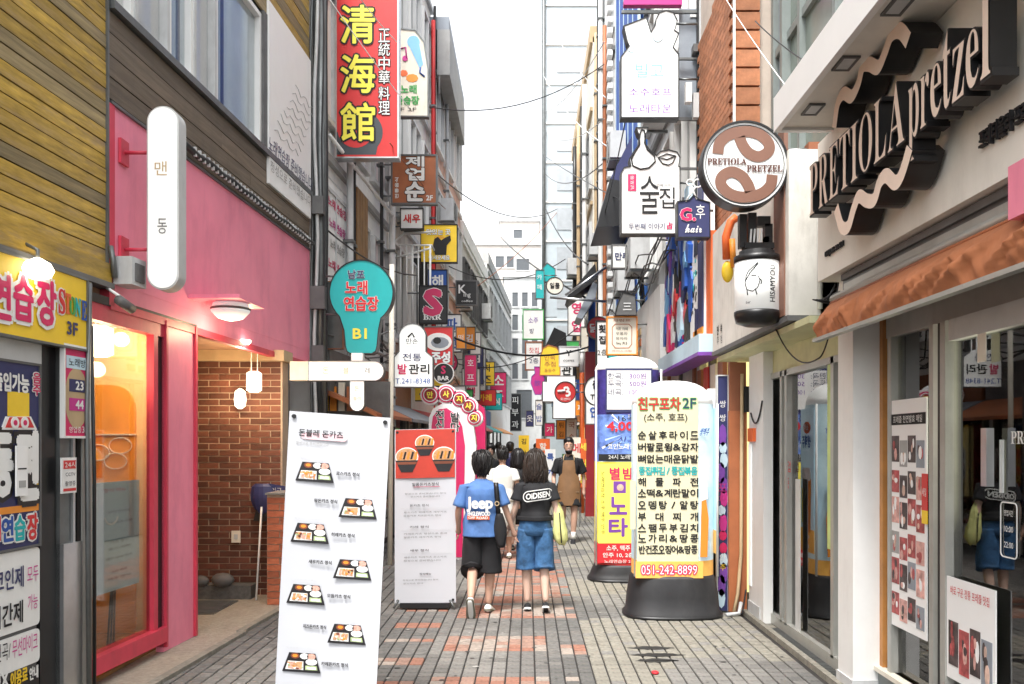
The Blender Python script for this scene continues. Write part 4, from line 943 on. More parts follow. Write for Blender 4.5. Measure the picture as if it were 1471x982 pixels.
# ---- colourful comic-like panel wall
t = thing('mural_sign', 'multicoloured shop sign wall of abstract panels with an orange pillar', 'sign', (2.1, 11, 2.9))
f_ = Fr((2.02, -.45, 0), (0, -1, 0), (-1, 0, 0))
b = MB(); b.box(f_, -12.6, 2.95, -.12, -10.0, 4.9, 0, 'clean_white'); part('panel', b, t)
cols = ['blue', 'crimson', 'black', 'navy', 'white', 'red', 'blue', 'black', 'pale_blue', 'crimson', 'purple', 'sky_blue']
for k in range(110):
    a = -12.5 + rnd.random() * 1.75; z_ = 3.0 + rnd.random() * 1.85; w1, h1 = rnd.uniform(.05, .17), rnd.uniform(.08, .34)
    n = rnd.choice((4, 5, 6)); ph = rnd.random() * 6; m_ = cols[k % 12]
    if z_ > 4.0 and m_ in ('crimson', 'red'): m_ = 'blue'
    if z_ < 3.6 and m_ in ('sky_blue', 'purple'): m_ = 'crimson'
    pts = [(a + w1 * math.cos(ph + 6.283 * q / n) * rnd.uniform(.6, 1.3), min(4.88, max(2.97, z_ + h1 * math.sin(ph + 6.283 * q / n) * rnd.uniform(.6, 1.3)))) for q in range(n)]
    b = MB(); b.prism(f_, pts, 0, .004 + .0006 * k, m_); part('shape', b, t)
for (a0, z0, a1, z1, m_) in ((-10.32, 3.05, -10.04, 4.05, 'navy'), (-10.32, 4.08, -10.04, 4.45, 'orange'), (-10.55, 3.95, -10.34, 4.5, 'black'), (-10.32, 4.5, -10.04, 4.88, 'navy'), (-10.62, 4.55, -10.4, 4.88, 'black'), (-10.78, 4.5, -10.7, 4.9, 'black'), (-10.5, 2.98, -10.36, 3.3, 'navy'), (-10.6, 2.97, -10.05, 3.05, 'orange')):
    b = MB(); b.box(f_, a0, z0, .0, a1, z1, .012, m_); part('stripe', b, t)
for k in range(26):
    b = MB(); b.prism(f_, circ(rnd.uniform(-10.75, -10.38), rnd.uniform(3.2, 3.95), rnd.uniform(.012, .03), 7, rnd.uniform(.02, .05)), 0, .006, ('ink', 'ink', 'teal')[k % 3]); part('dot', b, t)
b = MB(); b.box(f_, -10.0, 2.8, -.15, -9.76, 4.08, -.02, 'orangered'); part('pillar', b, t)
b = MB(); b.box(f_, -12.6, 2.72, -.15, -9.72, 2.92, .12, 'pale_blue'); b.box(f_, -12.6, 2.68, -.15, -9.72, 2.72, .13, 'purple'); part('ledge', b, t)

# red post and orange-white pole further down
b = MB(); b.wbox(X(841, 19.5), 19.5, 0, X(858, 19.5), 19.8, Z(505, 19.5), 'darkred'); b.wbox(X(846, 19.6), 19.7, Z(505, 19.5), X(856, 19.6), 19.85, Z(400, 19.5), 'blue')
solo('red_post', b, 'dark red square post at the right of the man in the apron', 'post', (X(850, 19.5), 19.6, 0))
b = MB(); b.tube([(X(836, 20.5), 20.5, 0), (X(836, 20.5), 20.5, Z(535, 20.5))], .06, 'orangered', 8); b.tube([(X(836, 20.5), 20.5, Z(535, 20.5)), (X(836, 20.5), 20.5, Z(500, 20.5))], .06, 'white', 8)
solo('pole', b, 'thin orange and white pole left of the dark red post', 'pole', (X(836, 20.5), 20.5, 0))

# ================================================================== PRETZEL SHOP (near right)
mat('board_cream', (.80, .77, .70), .55, .04, dirt=.12)
PS = thing('pretzel_shop', 'cream pretzel shop front with recessed glazing and white canopy at the right edge', 'shop', (2.5, 4.5, 0))
b = MB(); b.box(RW(2.05), -5.9, 2.84, -.6, -1.5, 3.815, 0, 'board_cream'); part('signboard', b, PS)
b = MB(); b.wbox(1.7, 1.5, 3.82, 3.2, 5.60, 3.95, 'board_cream'); part('soffit', b, PS)
b = MB(); b.wbox(1.66, 1.5, 3.80, 1.70, 5.60, 4.03, 'clean_white'); b.wbox(1.66, 5.60, 3.80, 3.2, 5.64, 4.03, 'clean_white'); part('canopy_edge', b, PS)
b = MB(); b.wbox(1.705, 1.5, 3.95, 2.6, 5.6, 4.0, 'lgrey'); part('canopy_top', b, PS)
for px_, py_ in ((1168, 158), (1215, 92), (1290, 10)):
    y_ = (3.81 - H) * F / (VY - py_); xx = (px_ - VX) * y_ / F
    b = MB(); ring(b, Fr((0, 0, 3.82), (1, 0, 0), (0, 0, -1), (0, 1, 0)), [(xx - .035, y_ - .07), (xx + .035, y_ - .07), (xx + .035, y_ + .07), (xx - .035, y_ + .07)], .015, 0, .012, 'dgrey')
    b.wbox(xx - .035, y_ - .07, 3.812, xx + .035, y_ + .07, 3.818, 'lgrey'); part('downlight', b, PS)
# dark gap, beams and awning roller under the board
b = MB(); b.wbox(2.12, 1.5, 2.64, 2.75, 5.62, 2.838, 'dsteel'); b.wbox(2.10, 1.5, 2.72, 2.12, 5.55, 2.76, 'alu'); b.wbox(2.10, 1.5, 2.79, 2.12, 5.6, 2.83, 'dgrey'); part('beam', b, PS)
AW = thing('awning', 'folded orange brown fabric awning above the pretzel shop window', 'awning', (2.1, 4.5, 2.4))
b = MB(); b.tube([(2.09, 5.72, 2.69), (2.09, 2.0, 2.69)], .026, 'alu', 8); b.tube([(2.075, 5.72, 2.66), (2.075, 2.0, 2.66)], .010, 'rust', 6); part('roller', b, AW)
b = MB(); n = 160; rows = 9; vs = []; fs = []
mat('awning_cloth', (.40, .145, .06), .75, .15, scale=4, dirt=.35, dcol=(.20, .06, .03))
for i in range(n + 1):
    y_ = 5.72 - 3.7 * i / n
    for k in range(rows + 1):
        u = k / rows; zz = 2.655 - u * .235 + .012 * noise.noise(Vector((i * .15, 0, 0))) * u
        xx = 2.07 - .085 * u - .03 * math.sin(u * math.pi) - .09 * abs(noise.noise(Vector((i * .10 + u * 2.6, u * .4, 2)))) * math.sin(u * 3) - .035 * abs(noise.noise(Vector((i * .31 - u * 2.5, 4, 0)))) * min(1, u * 3) + .015 * noise.noise(Vector((i * .5 + u * 1.5, 9, 0))) * math.sin(u * 3)
        vs.append((xx, y_, zz))
for i in range(n):
    for k in range(rows): q = i * (rows + 1) + k; fs.append((q, q + 1, q + rows + 2, q + rows + 1))
b.add(vs, fs, 'awning_cloth', True); part('cloth', b, AW)
b = MB(); b.wbox(1.955, 2.0, 2.395, 2.0, 5.74, 2.418, 'alu'); part('front_bar', b, AW)
b = MB(); b.tube([(2.1, 5.6, 2.66), (2.2, 5.65, 2.5), (2.12, 5.65, 2.46)], .012, 'dsteel'); b.wbox(2.08, 5.58, 2.62, 2.2, 5.7, 2.72, 'dgrey')
for q in range(6): b.tube([(2.12, 5.75, 2.8 - q * .03), (2.08 - .02 * q, 5.8, 2.7), (2.16, 5.78, 2.58 + .02 * q)], .006, 'black', 4)
part('arm', b, AW)
# glazing
XP = 2.39
mat('jamb', (.50, .22, .06), .5, .2, dirt=.4)
PXY = lambda px_: ry(px_, XP)
b = MB(); b.wbox(XP - .02, 1.5, 0, XP + .2, 5.65, .17, 'gframe'); b.wbox(XP - .05, 1.5, .17, XP + .1, 5.65, .20, 'cream'); part('sill', b, PS)
b = MB(); b.wbox(XP - .01, 5.60, .2, XP + .08, 5.65, 2.63, 'jamb'); part('door_jamb', b, PS)
b = MB(); b.box(RW(XP), -5.57, 2.40, -.08, -1.5, 2.63, .0, 'alu'); part('lintel', b, PS)
for px_, w_ in ((1278, .05), (1338, .05), (1354, .06),):
    b = MB(); y_ = PXY(px_); b.box(RW(XP), -y_, .2, -.08, -y_ + w_, 2.40, .015, 'alu'); part('frame', b, PS)
b = MB(); y_ = PXY(1347); b.box(RW(XP), -y_, .2, -.06, -y_ + .05, 2.40, .0, 'black'); part('gasket', b, PS)
b = MB(); b.box(RW(XP), -PXY(1365), 2.28, -.07, -1.5, 2.40, .01, 'lgrey'); part('top_rail', b, PS)
b = MB(); b.box(RW(XP), -5.6, .2, -.045, -PXY(1340), 2.4, -.035, 'shop_glass'); part('pane', b, PS)
b = MB(); b.box(RW(XP), -PXY(1350), .2, -.045, -1.5, 2.28, -.035, 'shop_glass'); part('pane', b, PS)
mat('room_green', (.40, .40, .31), .8, .2); mat('room_wood', (.18, .12, .07), .6, .2)
b = MB(); b.wbox(5.2, 1.5, 0, 5.3, 5.8, 2.9, 'room_green'); b.wbox(2.6, 5.7, 0, 5.2, 5.8, 2.9, 'room_green'); b.wbox(2.42, 1.5, 2.5, 5.2, 5.7, 2.6, 'room_green'); b.wbox(2.40, 1.5, .15, 5.2, 5.7, .2, 'room_wood'); b.wbox(2.6, 1.4, 0, 5.3, 1.5, 2.9, 'room_green'); part('room', b, PS)
lamp('pendant_lamp', 'slim pale pendant lamp hanging inside the pretzel shop', (3.35, 4.6, 1.95), pend((3.35, 4.6, 1.95), .06, .3, .25), 28, off=(0, 0, -.12), col=(1, .88, .7))
b = MB(); b.wbox(3.2, 2.2, .2, 3.7, 4.6, 1.05, 'grey'); b.wbox(3.1, 2.1, 1.05, 3.8, 4.7, 1.1, 'lgrey'); part('counter', b, PS)
b = MB(); b.box(RW(XP), -PXY(1405), 2.13, .0, -PXY(1417), 2.28, .004, 'cream'); b.box(RW(XP), -PXY(1398), 2.2, .004, -PXY(1403), 2.26, .006, 'ink'); part('tag', b, PS)
b = MB(); b.text(RW(XP), 'PRETIOLA', -PXY(1436) + .26, 1.73, .065, 'white', style='serif', c=-.028, w=.42)
ring(b, RW(XP), rrect(-PXY(1430), 1.13, -PXY(1452), 1.40, .02), .006, -.03, -.027, 'white')
for k, s_ in enumerate(('영업시간', '10:00', '22:00')): b.text(RW(XP), s_, -PXY(1441), 1.35 - k * .08, .03, 'white', c=-.027, w=.08)
b.box(RW(XP), -PXY(1430), 1.45, -.03, -PXY(1434), 1.72, -.02, 'lgrey'); part('lettering', b, PS)
b = MB(); b.box(RW(XP), -PXY(1420), 1.48, .0, -PXY(1428), 1.78, .04, 'steel'); part('handle', b, PS)
# photo posters on the glass (generic shapes)
mat('photo_pink', (.62, .34, .30), .5, .5, scale=14); mat('photo_red', (.38, .07, .07), .5, .6, scale=16); mat('photo_dark', (.07, .05, .05), .5, .8, scale=13); mat('photo_flesh', (.66, .45, .36), .5, .4, scale=11)
def photo_poster(name, label, px0, px1, z0, z1, head, grid, seed):
    a0, a1 = -PXY(px0), -PXY(px1); t = thing(name, label, 'poster', (XP, -(a0 + a1) / 2, z0)); f = RW(XP); q = random.Random(seed)
    b = MB(); b.box(f, a0, z0, .0, a1, z1, .008, 'clean_white'); part('sheet', b, t)
    b = MB()
    if grid[2]: b.box(f, a0 + .01, z1 - .16, .008, a1 - .01, z1 - .09, .010, 'ink'); b.text(f, head, (a0 + a1) / 2, z1 - .125, .045, 'white', c=.012, w=(a1 - a0) * .8)
    else: b.text(f, head, (a0 + a1) / 2, z1 - .07, .05, 'redink', c=.012, w=(a1 - a0) * .8)
    part('lettering', b, t)
    nx, nz, _ = grid; top = z1 - .2; cw = (a1 - a0 - .04) / nx; ch = (top - z0 - .08) / nz
    for i in range(nx):
        for k in range(nz):
            x0_, y0_ = a0 + .02 + i * cw, top - (k + 1) * ch - (.03 if i % 2 else 0); h_ = ch * (.72 if k % 2 else .85)
            b = MB(); b.box(f, x0_ + .006, y0_, .008, x0_ + cw - .006, y0_ + h_, .011, q.choice(['photo_pink', 'photo_dark', 'photo_dark', 'photo_red', 'grey', 'slate']))
            for s_ in range(4):
                cx, cy = x0_ + q.uniform(.25, .75) * cw, y0_ + q.uniform(.2, .8) * h_
                b.prism(f, circ(cx, cy, cw * q.uniform(.08, .2), 9, h_ * q.uniform(.1, .26)), .011, .012 + .0004 * s_, q.choice(['photo_flesh', 'photo_dark', 'clean_white', 'photo_red', 'photo_pink']))
            part('photo', b, t)
    return t
photo_poster('poster', 'tall poster of many small pretzel photos in the shop side window', 1281, 1333, .52, 1.98, '프레즐 천연발효 매일', (4, 6, 1), 3)
photo_poster('poster', 'white poster with large pretzel photos low on the shop glass', 1362, 1432, .38, .95, '바로 구운 정통 프레즐 맛집', (4, 1, 0), 8)
b = MB(); a = -PXY(1330); b.box(RW(XP), a - .02, 1.30, .011, a + .05, 1.52, .016, 'red'); b.box(RW(XP), a - .02, 1.22, .011, a + .05, 1.30, .016, 'yellow'); b.text(RW(XP), '세일', a + .015, 1.41, .05, 'white', c=.018, w=.05)
solo('sticker', b, 'small red and yellow sticker on the edge of the tall poster', 'sticker', (XP, -a, 1.3))

# channel letters: PRETIOLA pretzel
f_ = RW(1.97)
t = thing('channel_letters', 'three dimensional black and cream letters reading PRETIOLA pretzel on the cream board', 'letters', (2.0, 4.5, 3.2))
mat('letter_face', (.80, .64, .53), .5, .06)
ys0, ys1 = ry(1178, 1.95), ry(1452, 1.95)
word = 'PRETIOLA'; n = len(word); lens = [.20, .215, .20, .21, .13, .24, .20, .25]
tot = sum(lens); L1_ = (ys0 - ry(1322, 1.95)); a = -ys0
for ch, l in zip(word, lens):
    wd = l / tot * L1_; b = MB()
    b.text(f_, ch, a + wd / 2, 3.22 + .155, .33, 'black', w=wd * .93, c=-.02, style='serif', off=.012, depth=.11, mf='black', res=3)
    b.text(f_, ch, a + wd / 2, 3.22 + .155, .33, 'letter_face', w=wd * .90, c=.094, style='serif', off=-.008, res=3); part('letter', b, t); a += wd
a = -ry(1325, 1.95) ; L2_ = ry(1325, 1.95) - ry(1450, 1.95)
lens = [.22, .17, .2, .14, .2, .2, .15]; tot = sum(lens)
for ch, l, (zb, zt) in zip('pretzel', lens, [(3.08, 3.45), (3.20, 3.45), (3.20, 3.45), (3.20, 3.55), (3.20, 3.44), (3.20, 3.45), (3.20, 3.72)]):
    wd = l / tot * L2_; b = MB()
    b.text(f_, ch, a + wd / 2, (zb + zt) / 2, zt - zb, 'black', w=wd * .92, c=-.02, style='serif', off=.012, depth=.11, mf='black', res=3)
    b.text(f_, ch, a + wd / 2, (zb + zt) / 2, zt - zb, 'letter_face', w=wd * .89, c=.094, style='serif', off=-.006, res=3); part('letter', b, t); a += wd
def ribbon(pxs, label):
    yv = [(-ry(p, 1.95), Z(q, ry(p, 1.95))) for p, q in pxs]
    # smooth with Catmull-Rom
    pts = []
    for i in range(len(yv) - 1):
        p0, p1, p2, p3 = [Vector(yv[max(0, min(len(yv) - 1, i + d))]) for d in (-1, 0, 1, 2)]
        for s_ in range(8):
            u = s_ / 8; pts.append(.5 * ((2 * p1) + (p2 - p0) * u + (2 * p0 - 5 * p1 + 4 * p2 - p3) * u * u + (3 * p1 - p0 - 3 * p2 + p3) * u ** 3))
    pts.append(Vector(yv[-1])); wd = .038; up = []; dn = []
    for i, p_ in enumerate(pts):
        d = (pts[min(i + 1, len(pts) - 1)] - pts[max(0, i - 1)]).normalized(); nn = Vector((-d.y, d.x)) * wd; up.append(p_ + nn); dn.append(p_ - nn)
    t = thing('wave_ornament', label, 'ornament', (1.95, -pts[0].x, pts[0].y)); b = MB(); c_ = MB(); m_ = len(pts)
    vs = [f_(q.x, q.y, -.06) for q in up] + [f_(q.x, q.y, -.06) for q in dn] + [f_(q.x, q.y, .10) for q in up] + [f_(q.x, q.y, .10) for q in dn]
    fs = []
    for i in range(m_ - 1): fs += [(i, i + 1, 2 * m_ + i + 1, 2 * m_ + i), (m_ + i, 3 * m_ + i, 3 * m_ + i + 1, m_ + i + 1), (i, m_ + i, m_ + i + 1, i + 1)]
    fs += [(0, 2 * m_, 3 * m_, m_), (m_ - 1, 2 * m_ - 1, 4 * m_ - 1, 3 * m_ - 1)]
    b.add(vs, fs, 'black'); part('side', b, t)
    c_.add([f_(q.x, q.y, .10) for q in up] + [f_(q.x, q.y, .10) for q in dn], [(i, m_ + i, m_ + i + 1, i + 1) for i in range(m_ - 1)], 'letter_face'); part('face', c_, t)
ribbon([(1217, 183), (1222, 150), (1231, 134), (1243, 138), (1253, 120), (1260, 95), (1270, 92), (1283, 96), (1293, 75), (1303, 50), (1316, 44), (1328, 58)], 'black wavy pretzel strand above the letters')
ribbon([(1220, 298), (1228, 325), (1238, 325), (1246, 300), (1254, 282), (1266, 288), (1277, 286), (1285, 262), (1295, 252), (1308, 262), (1318, 250), (1330, 212)], 'black wavy pretzel strand below the letters')
b = MB(); b.text(RW(2.04), '프레티올라 프레즐', -ry(1452, 2.05) + .0, 3.06, .085, 'ink', w=.42, c=-.005, off=.02, depth=.02)
solo('board_lettering', b, 'small black Korean shop name at the right end of the cream signboard', 'lettering', (2.05, 3.6, 3.0))
b = MB(); b.text(RW(2.04), '051)246-38-531', -ry(1199, 2.05) + .02, 2.99, .045, 'ink', w=.33, c=-.005, off=.02, depth=.012)
solo('board_lettering', b, 'tiny black phone number at the lower left of the cream signboard', 'lettering', (2.05, 5.6, 2.97))

# near end of the right side: pink box corner at the frame edge
b = MB(); b.wbox(1.98, 3.0, 2.62, 2.1, ry(1455, 2.0), 2.84, 'pink'); solo('pink_box', b, 'pink box corner under the signboard at the right edge', 'box', (2.04, 3.2, 2.62))

# ---- round pretzel sign
Y = 6.3; fr = CF(Y); cx, cz, rr = X(1070, Y), Z(236, Y), 60 * Y / F
t = thing('round_sign', 'round white sign with brown pretzel swirl and the words PRETIOLA PRETZEL', 'sign', (cx, Y, cz - rr))
b = MB(); b.prism(fr, circ(cx, cz, rr, 48), -.12, 0, 'clean_white', 'black', True); part('panel', b, t)
b = MB(); ring(b, fr, circ(cx, cz, rr, 48), .014, -.13, .015, 'black'); part('rim', b, t)
b = MB(); ring(b, fr, circ(cx, cz, rr - .022, 48), .006, 0, .003, 'black')
mat('ink_brown', (.10, .03, .02), .6, .05)
def swirl(ctrl, wd):
    pts = []; C = [Vector(q) for q in ctrl]
    for i in range(len(C) - 1):
        p0, p1, p2, p3 = [C[max(0, min(len(C) - 1, i + d))] for d in (-1, 0, 1, 2)]
        for s_ in range(6):
            u = s_ / 6; pts.append(.5 * ((2 * p1) + (p2 - p0) * u + (2 * p0 - 5 * p1 + 4 * p2 - p3) * u * u + (3 * p1 - p0 - 3 * p2 + p3) * u ** 3))
    pts.append(C[-1]); m_ = len(pts); L, R_ = [], []
    for i, p_ in enumerate(pts):
        d = (pts[min(i + 1, m_ - 1)] - pts[max(0, i - 1)]).normalized(); nn = Vector((-d.y, d.x)) * wd; L.append(p_ + nn); R_.append(p_ - nn)
    k = Y / F
    b.add([fr(cx + q.x * k, cz + q.y * k, .005) for q in L] + [fr(cx + q.x * k, cz + q.y * k, .005) for q in R_], [(i, m_ + i, m_ + i + 1, i + 1) for i in range(m_ - 1)], 'pretzel_brown')
swirl([(-39, 15), (-36, 31), (-21, 43), (3, 47), (22, 42), (34, 30), (33, 18), (20, 11), (6, 16), (-3, 27), (-8, 39)], 8)
swirl([(39, -15), (36, -31), (21, -43), (-3, -47), (-22, -42), (-34, -30), (-33, -18), (-20, -11), (-6, -16), (3, -27), (8, -39)], 8)
b.text(fr, 'PRETIOLA', X(1044, Y), Z(232, Y), 9 * Y / F, 'ink_brown', w=56 * Y / F, style='serif', c=.007, off=.03); b.text(fr, 'PRETZEL', X(1098, Y), Z(242, Y), 9 * Y / F, 'ink_brown', w=51 * Y / F, style='serif', c=.007, off=.03); part('lettering', b, t)
for py_ in (211, 262):
    b = MB(); b.tube([(cx + rr * .93, Y + .06, Z(py_, Y)), (2.25, Y + .06, Z(py_, Y))], .014, 'dsteel'); b.wbox(2.12, Y, Z(py_, Y) - .04, 2.21, Y + .1, Z(py_, Y) + .04, 'brown'); part('bracket', b, t)

# ---- cylinder lantern sign
Y = 6.5; k_ = Y / F; cx = X(1087, Y); t = thing('cylinder_sign', 'white cylinder sign with a line drawn face and a black cap and base', 'sign', (cx, Y, Z(470, Y)))
r_ = 31 * k_
b = MB(); b.lathe((cx, Y, Z(458, Y)), [(r_ * .55, -.055), (r_ * .95, -.03), (r_ * 1.03, .03), (r_ * 1.03, .055)], 'black', 28); part('base', b, t)
b = MB(); b.lathe((cx, Y, Z(447, Y)), [(r_, 0), (r_, Z(378, Y) - Z(447, Y))], 'lit_white', 28); part('drum', b, t)
b = MB(); b.lathe((cx, Y, Z(378, Y)), [(r_ * 1.03, 0), (r_ * 1.03, .05), (r_ * .8, .055), (r_ * .8, .09)], 'black', 28)
b.box(CF(Y), X(1068, Y), Z(358, Y), -.05, X(1110, Y), Z(350, Y), .05, 'black'); part('cap', b, t)
b = MB()
for q in ((1062, 356, 1072, 308), (1074, 350, 1086, 306), (1098, 352, 1109, 322), (1088, 325, 1106, 311), (1098, 350, 1104, 340)):
    b.box(CF(Y), X(q[0], Y), Z(q[1], Y), -.05, X(q[2], Y), Z(q[3], Y), .02, 'black')
for q in (1076, 1081, 1086, 1091): b.tube([(X(q, Y), Y - .03, Z(357, Y)), (X(q + 2, Y), Y - .03, Z(330, Y))], .008, 'clean_white', 5)
part('bracket', b, t)
class Cyl:
    def __call__(s, a, bb_, c=0):
        ph = -a / (r_ + .002); return Vector((cx + (r_ + .002 + c) * math.sin(-ph), Y - (r_ + .002 + c) * math.cos(ph), bb_))
b = MB(); cy = Cyl(); kk = k_
def ln(pp, w_=.004): b.tube([cy((p_[0] - 1087) * kk, Z(p_[1], Y), .001) for p_ in pp], w_, 'ink', 4)
ln([(1063, 402), (1067, 394), (1074, 388), (1080, 382), (1076, 390), (1068, 398)]); ln([(1064, 400), (1062, 410), (1065, 420), (1073, 423), (1080, 418), (1083, 408), (1081, 402)]); ln([(1071, 401), (1078, 401)], .003); ln([(1065, 420), (1066, 428)]); ln([(1077, 421), (1079, 428)])
ln([(1063, 407), (1070, 396), (1081, 384)]); ln([(1083, 406), (1086, 409), (1084, 414)])
b.text(cy, 'HISAMYOU', 15 * kk, Z(412, Y), .05, 'ink', w=.28, rot=R(90), off=.02, c=.002); b.text(cy, 'bar', -20 * kk, Z(438, Y), .02, 'ink', c=.002); part('lettering', b, t)
b = MB(); b.wbox(cx + r_ + .01, Y + .02, Z(450, Y), cx + r_ + .04, Y + .06, Z(375, Y), 'clean_white'); b.wbox(cx + r_ * .4, Y + .1, Z(375, Y), 1.97, Y + .14, Z(365, Y), 'black'); part('side_rail', b, t)
# ornate orange object behind it
b = MB(); b.tube([(X(1044, 6.9), 6.9, Z(372, 6.9)), (X(1043, 6.9), 6.9, Z(340, 6.9)), (X(1050, 6.9), 6.9, Z(318, 6.9)), (X(1058, 6.9), 6.9, Z(312, 6.9))], .035, 'orangered', 8)
b.tube([(X(1050, 6.9), 6.86, Z(345, 6.9)), (X(1052, 6.9), 6.86, Z(385, 6.9))], .025, 'orange', 8); b.ball((X(1045, 6.9), 6.9, Z(390, 6.9)), .05, .04, .09, 'yellow')
b.tube([(X(1058, 6.9), 6.9, Z(312, 6.9)), (1.96, 6.9, Z(312, 6.9))], .012, 'dsteel'); solo('ornament', b, 'twisted orange and yellow ornament behind the cylinder sign', 'ornament', (X(1046, 6.9), 6.9, Z(400, 6.9)))
# hanging cables under the soffit
def cable(label, pts, r=.008, m='black', sag=.0, n=14, name='cable', group=None):
    b = MB(); P_ = []
    for i in range(len(pts) - 1):
        a, c = Vector(pts[i]), Vector(pts[i + 1])
        for k in range(n): u = k / n; p_ = a.lerp(c, u); p_.z -= 4 * sag * u * (1 - u); P_.append(p_)
    P_.append(Vector(pts[-1])); b.tube(P_, r, m, 5); return solo(name, b, label, 'cable', P_[0], group)
cable('black cable drooping under the green soffit to the awning bracket', [(1.99, 6.7, 2.62), (2.05, 5.9, 2.30), (2.12, 5.7, 2.8)], .006, sag=.12)
cable('thin black cable drooping on the left white pillar', [(2.19, 8.2, 2.0), (2.19, 7.8, 2.1)], .008, sag=.15)
def wpx(a, Ya, b_, Yb, label, r=.012, sag=.1, m='black'):
    cable(label, [(X(a[0], Ya), Ya, Z(a[1], Ya)), (X(b_[0], Yb), Yb, Z(b_[1], Yb))], r, m, sag, name='overhead_cable')
wpx((780, 222), 34, (1010, 345), 9.9, 'black overhead cable running past the bottle sign', .012, .1)
wpx((719, 340), 44, (846, 430), 19, 'thick black cable crossing the sky above the teal sign', .03, .2)
wpx((620, 470), 16, (846, 498), 19, 'sagging black cable strung across the alley at mid height', .022, .35)
wpx((470, -6), 8, (592, 160), 9, 'white wire crossing the red sign from upper left', .005, .02, 'white')
wpx((515, -6), 8, (570, 60), 9, 'white wire crossing the top corner of the red sign', .005, .02, 'white')
wpx((640, 440), 26, (800, 305), 34, 'reddish thin wire rising across the pale end building', .012, .3, 'brown')
wpx((1040, -6), 7, (1134, 130), 5.8, 'white wire reaching the corner of the white canopy', .004, .02, 'white')
wpx((1085, 30), 7, (1160, 90), 5.8, 'black wire reaching the white canopy', .005, .02)
wpx((790, 30), 34, (870, 140), 19, 'thin grey wire high between the pale tower and the louvred building', .012, .3, 'lgrey')
wpx((785, 160), 34, (868, 60), 19, 'thin grey wire rising toward the louvred building', .012, .3, 'lgrey')
wpx((785, 190), 34, (868, 170), 19, 'thin dark wire level before the pale tower', .010, .4, 'grey')
# ================================================================== SIGNS, LEFT SIDE
B = lambda x0, y0, x1, y1: [(x0, y1), (x1, y1), (x1, y0), (x0, y0)]
def c2(cx, cy, r, n=28, ry_=None, t0=0, t1=360): return [(x, y) for x, y in circ(cx, cy, r, n, ry_, t0, t1)]
Y = 11.6
def swoosh(b, fr):
    k = Y / F; q = lambda pts: [(X(a, Y), Z(c, Y)) for a, c in pts]
    pts = [(484, 222), (484, 190)] + [(514 + 36 * math.cos(R(t)), 190 - 33 * math.sin(R(t))) for t in range(70, -50, -12)] + [(540, 222)]
    b.add([fr(*p_, .002) for p_ in q(pts)[::-1]], [tuple(range(len(pts)))], 'slate_dark')
    b.prism(fr, circ(X(511, Y), Z(186, Y), 26 * k, 26), .002, .004, 'red')
mat('slate_dark', (.05, .06, .07), .5, .1)
blade('blade_sign', 'tall red Chinese restaurant sign with yellow characters and a dark crescent', Y, B(484, -14, 571, 225), 'red',
      [(ch, 514, cy, 54, 'lemon', dict(w=48, off=.018, outline='ink', ow=.05)) for ch, cy in (('清', 35), ('海', 106), ('館', 175))] +
      [(ch, 552, cy, 19, 'white', dict(w=16, outline='ink', ow=.06)) for ch, cy in zip('正統中華料理', (51, 71, 91, 111, 134, 155))],
      frame='steel', fw=.02, th=.16, extra=swoosh, arms=[(484, 60, 466, 60), (484, 200, 466, 200)])
def mic(b, fr):
    Yb = 13.2; q = PX(Yb)
    b.prism(fr, [q(*p_) for p_ in c2(594, 60, 9, 16)], 0, .006, 'sky_blue'); b.prism(fr, [q(*p_) for p_ in [(588, 66), (602, 62), (608, 92), (603, 98)]], 0, .007, 'sky_blue')
    b.tube([fr(*q(604, 97), .01), fr(*q(603, 104), .01), fr(*q(610, 110), .01)], .012, 'blue', 4)
    b.tube([fr(*q(575, 70), .01), fr(*q(583, 68), .01), fr(*q(584, 84), .01)], .012, 'magenta', 4); b.prism(fr, [q(*p_) for p_ in c2(582, 84, 4, 10)], .004, .014, 'magenta')
    b.prism(fr, [q(*p_) for p_ in c2(592, 112, 9, 9, 6)], 0, .005, 'orange'); b.prism(fr, [q(*p_) for p_ in c2(580, 105, 6, 7, 5)], 0, .005, 'orangered')
blade('blade_sign', 'cream karaoke sign with a blue microphone and green letters behind the red sign', 13.2, [(560, 166), (614, 166), (614, 100), (608, 60), (596, 44), (575, 42), (560, 44)], 'cream',
      [('노래', 587, 128, 12, 'green', dict(off=.04)), ('연습장', 585, 144, 12, 'green', dict(w=34, off=.04)), ('2F 3F', 583, 157, 5, 'ink', dict(w=30))], frame='dsteel', extra=mic, arms=[(560, 100, 530, 100), (560, 150, 530, 150)])
blade('blade_sign', 'brown sign with stacked white Korean syllables', 14.2, B(564, 224, 626, 291), 'rust',
      [('제', 596, 232, 14, 'white', dict(w=26, off=.05, outline='ink', ow=.05)), ('업', 596, 250, 17, 'white', dict(w=26, off=.05, outline='ink', ow=.05)), ('순', 596, 275, 26, 'white', dict(w=26, off=.05, outline='ink', ow=.05)), ('전통음식', 570, 270, 5, 'white', dict(rot=R(90), w=30, off=.04)), ('2F', 617, 284, 7, 'white', dict(off=.05))],
      frame='dsteel', fw=.03, arms=[(564, 235, 545, 235), (564, 280, 545, 280)])
def dog(b, fr):
    q = PX(16.2); b.prism(fr, [q(*p_) for p_ in [(625, 366), (641, 366), (642, 352), (648, 345), (647, 338), (640, 341), (634, 345), (629, 340), (624, 343), (622, 352)]][::1], 0, .01, 'ink')
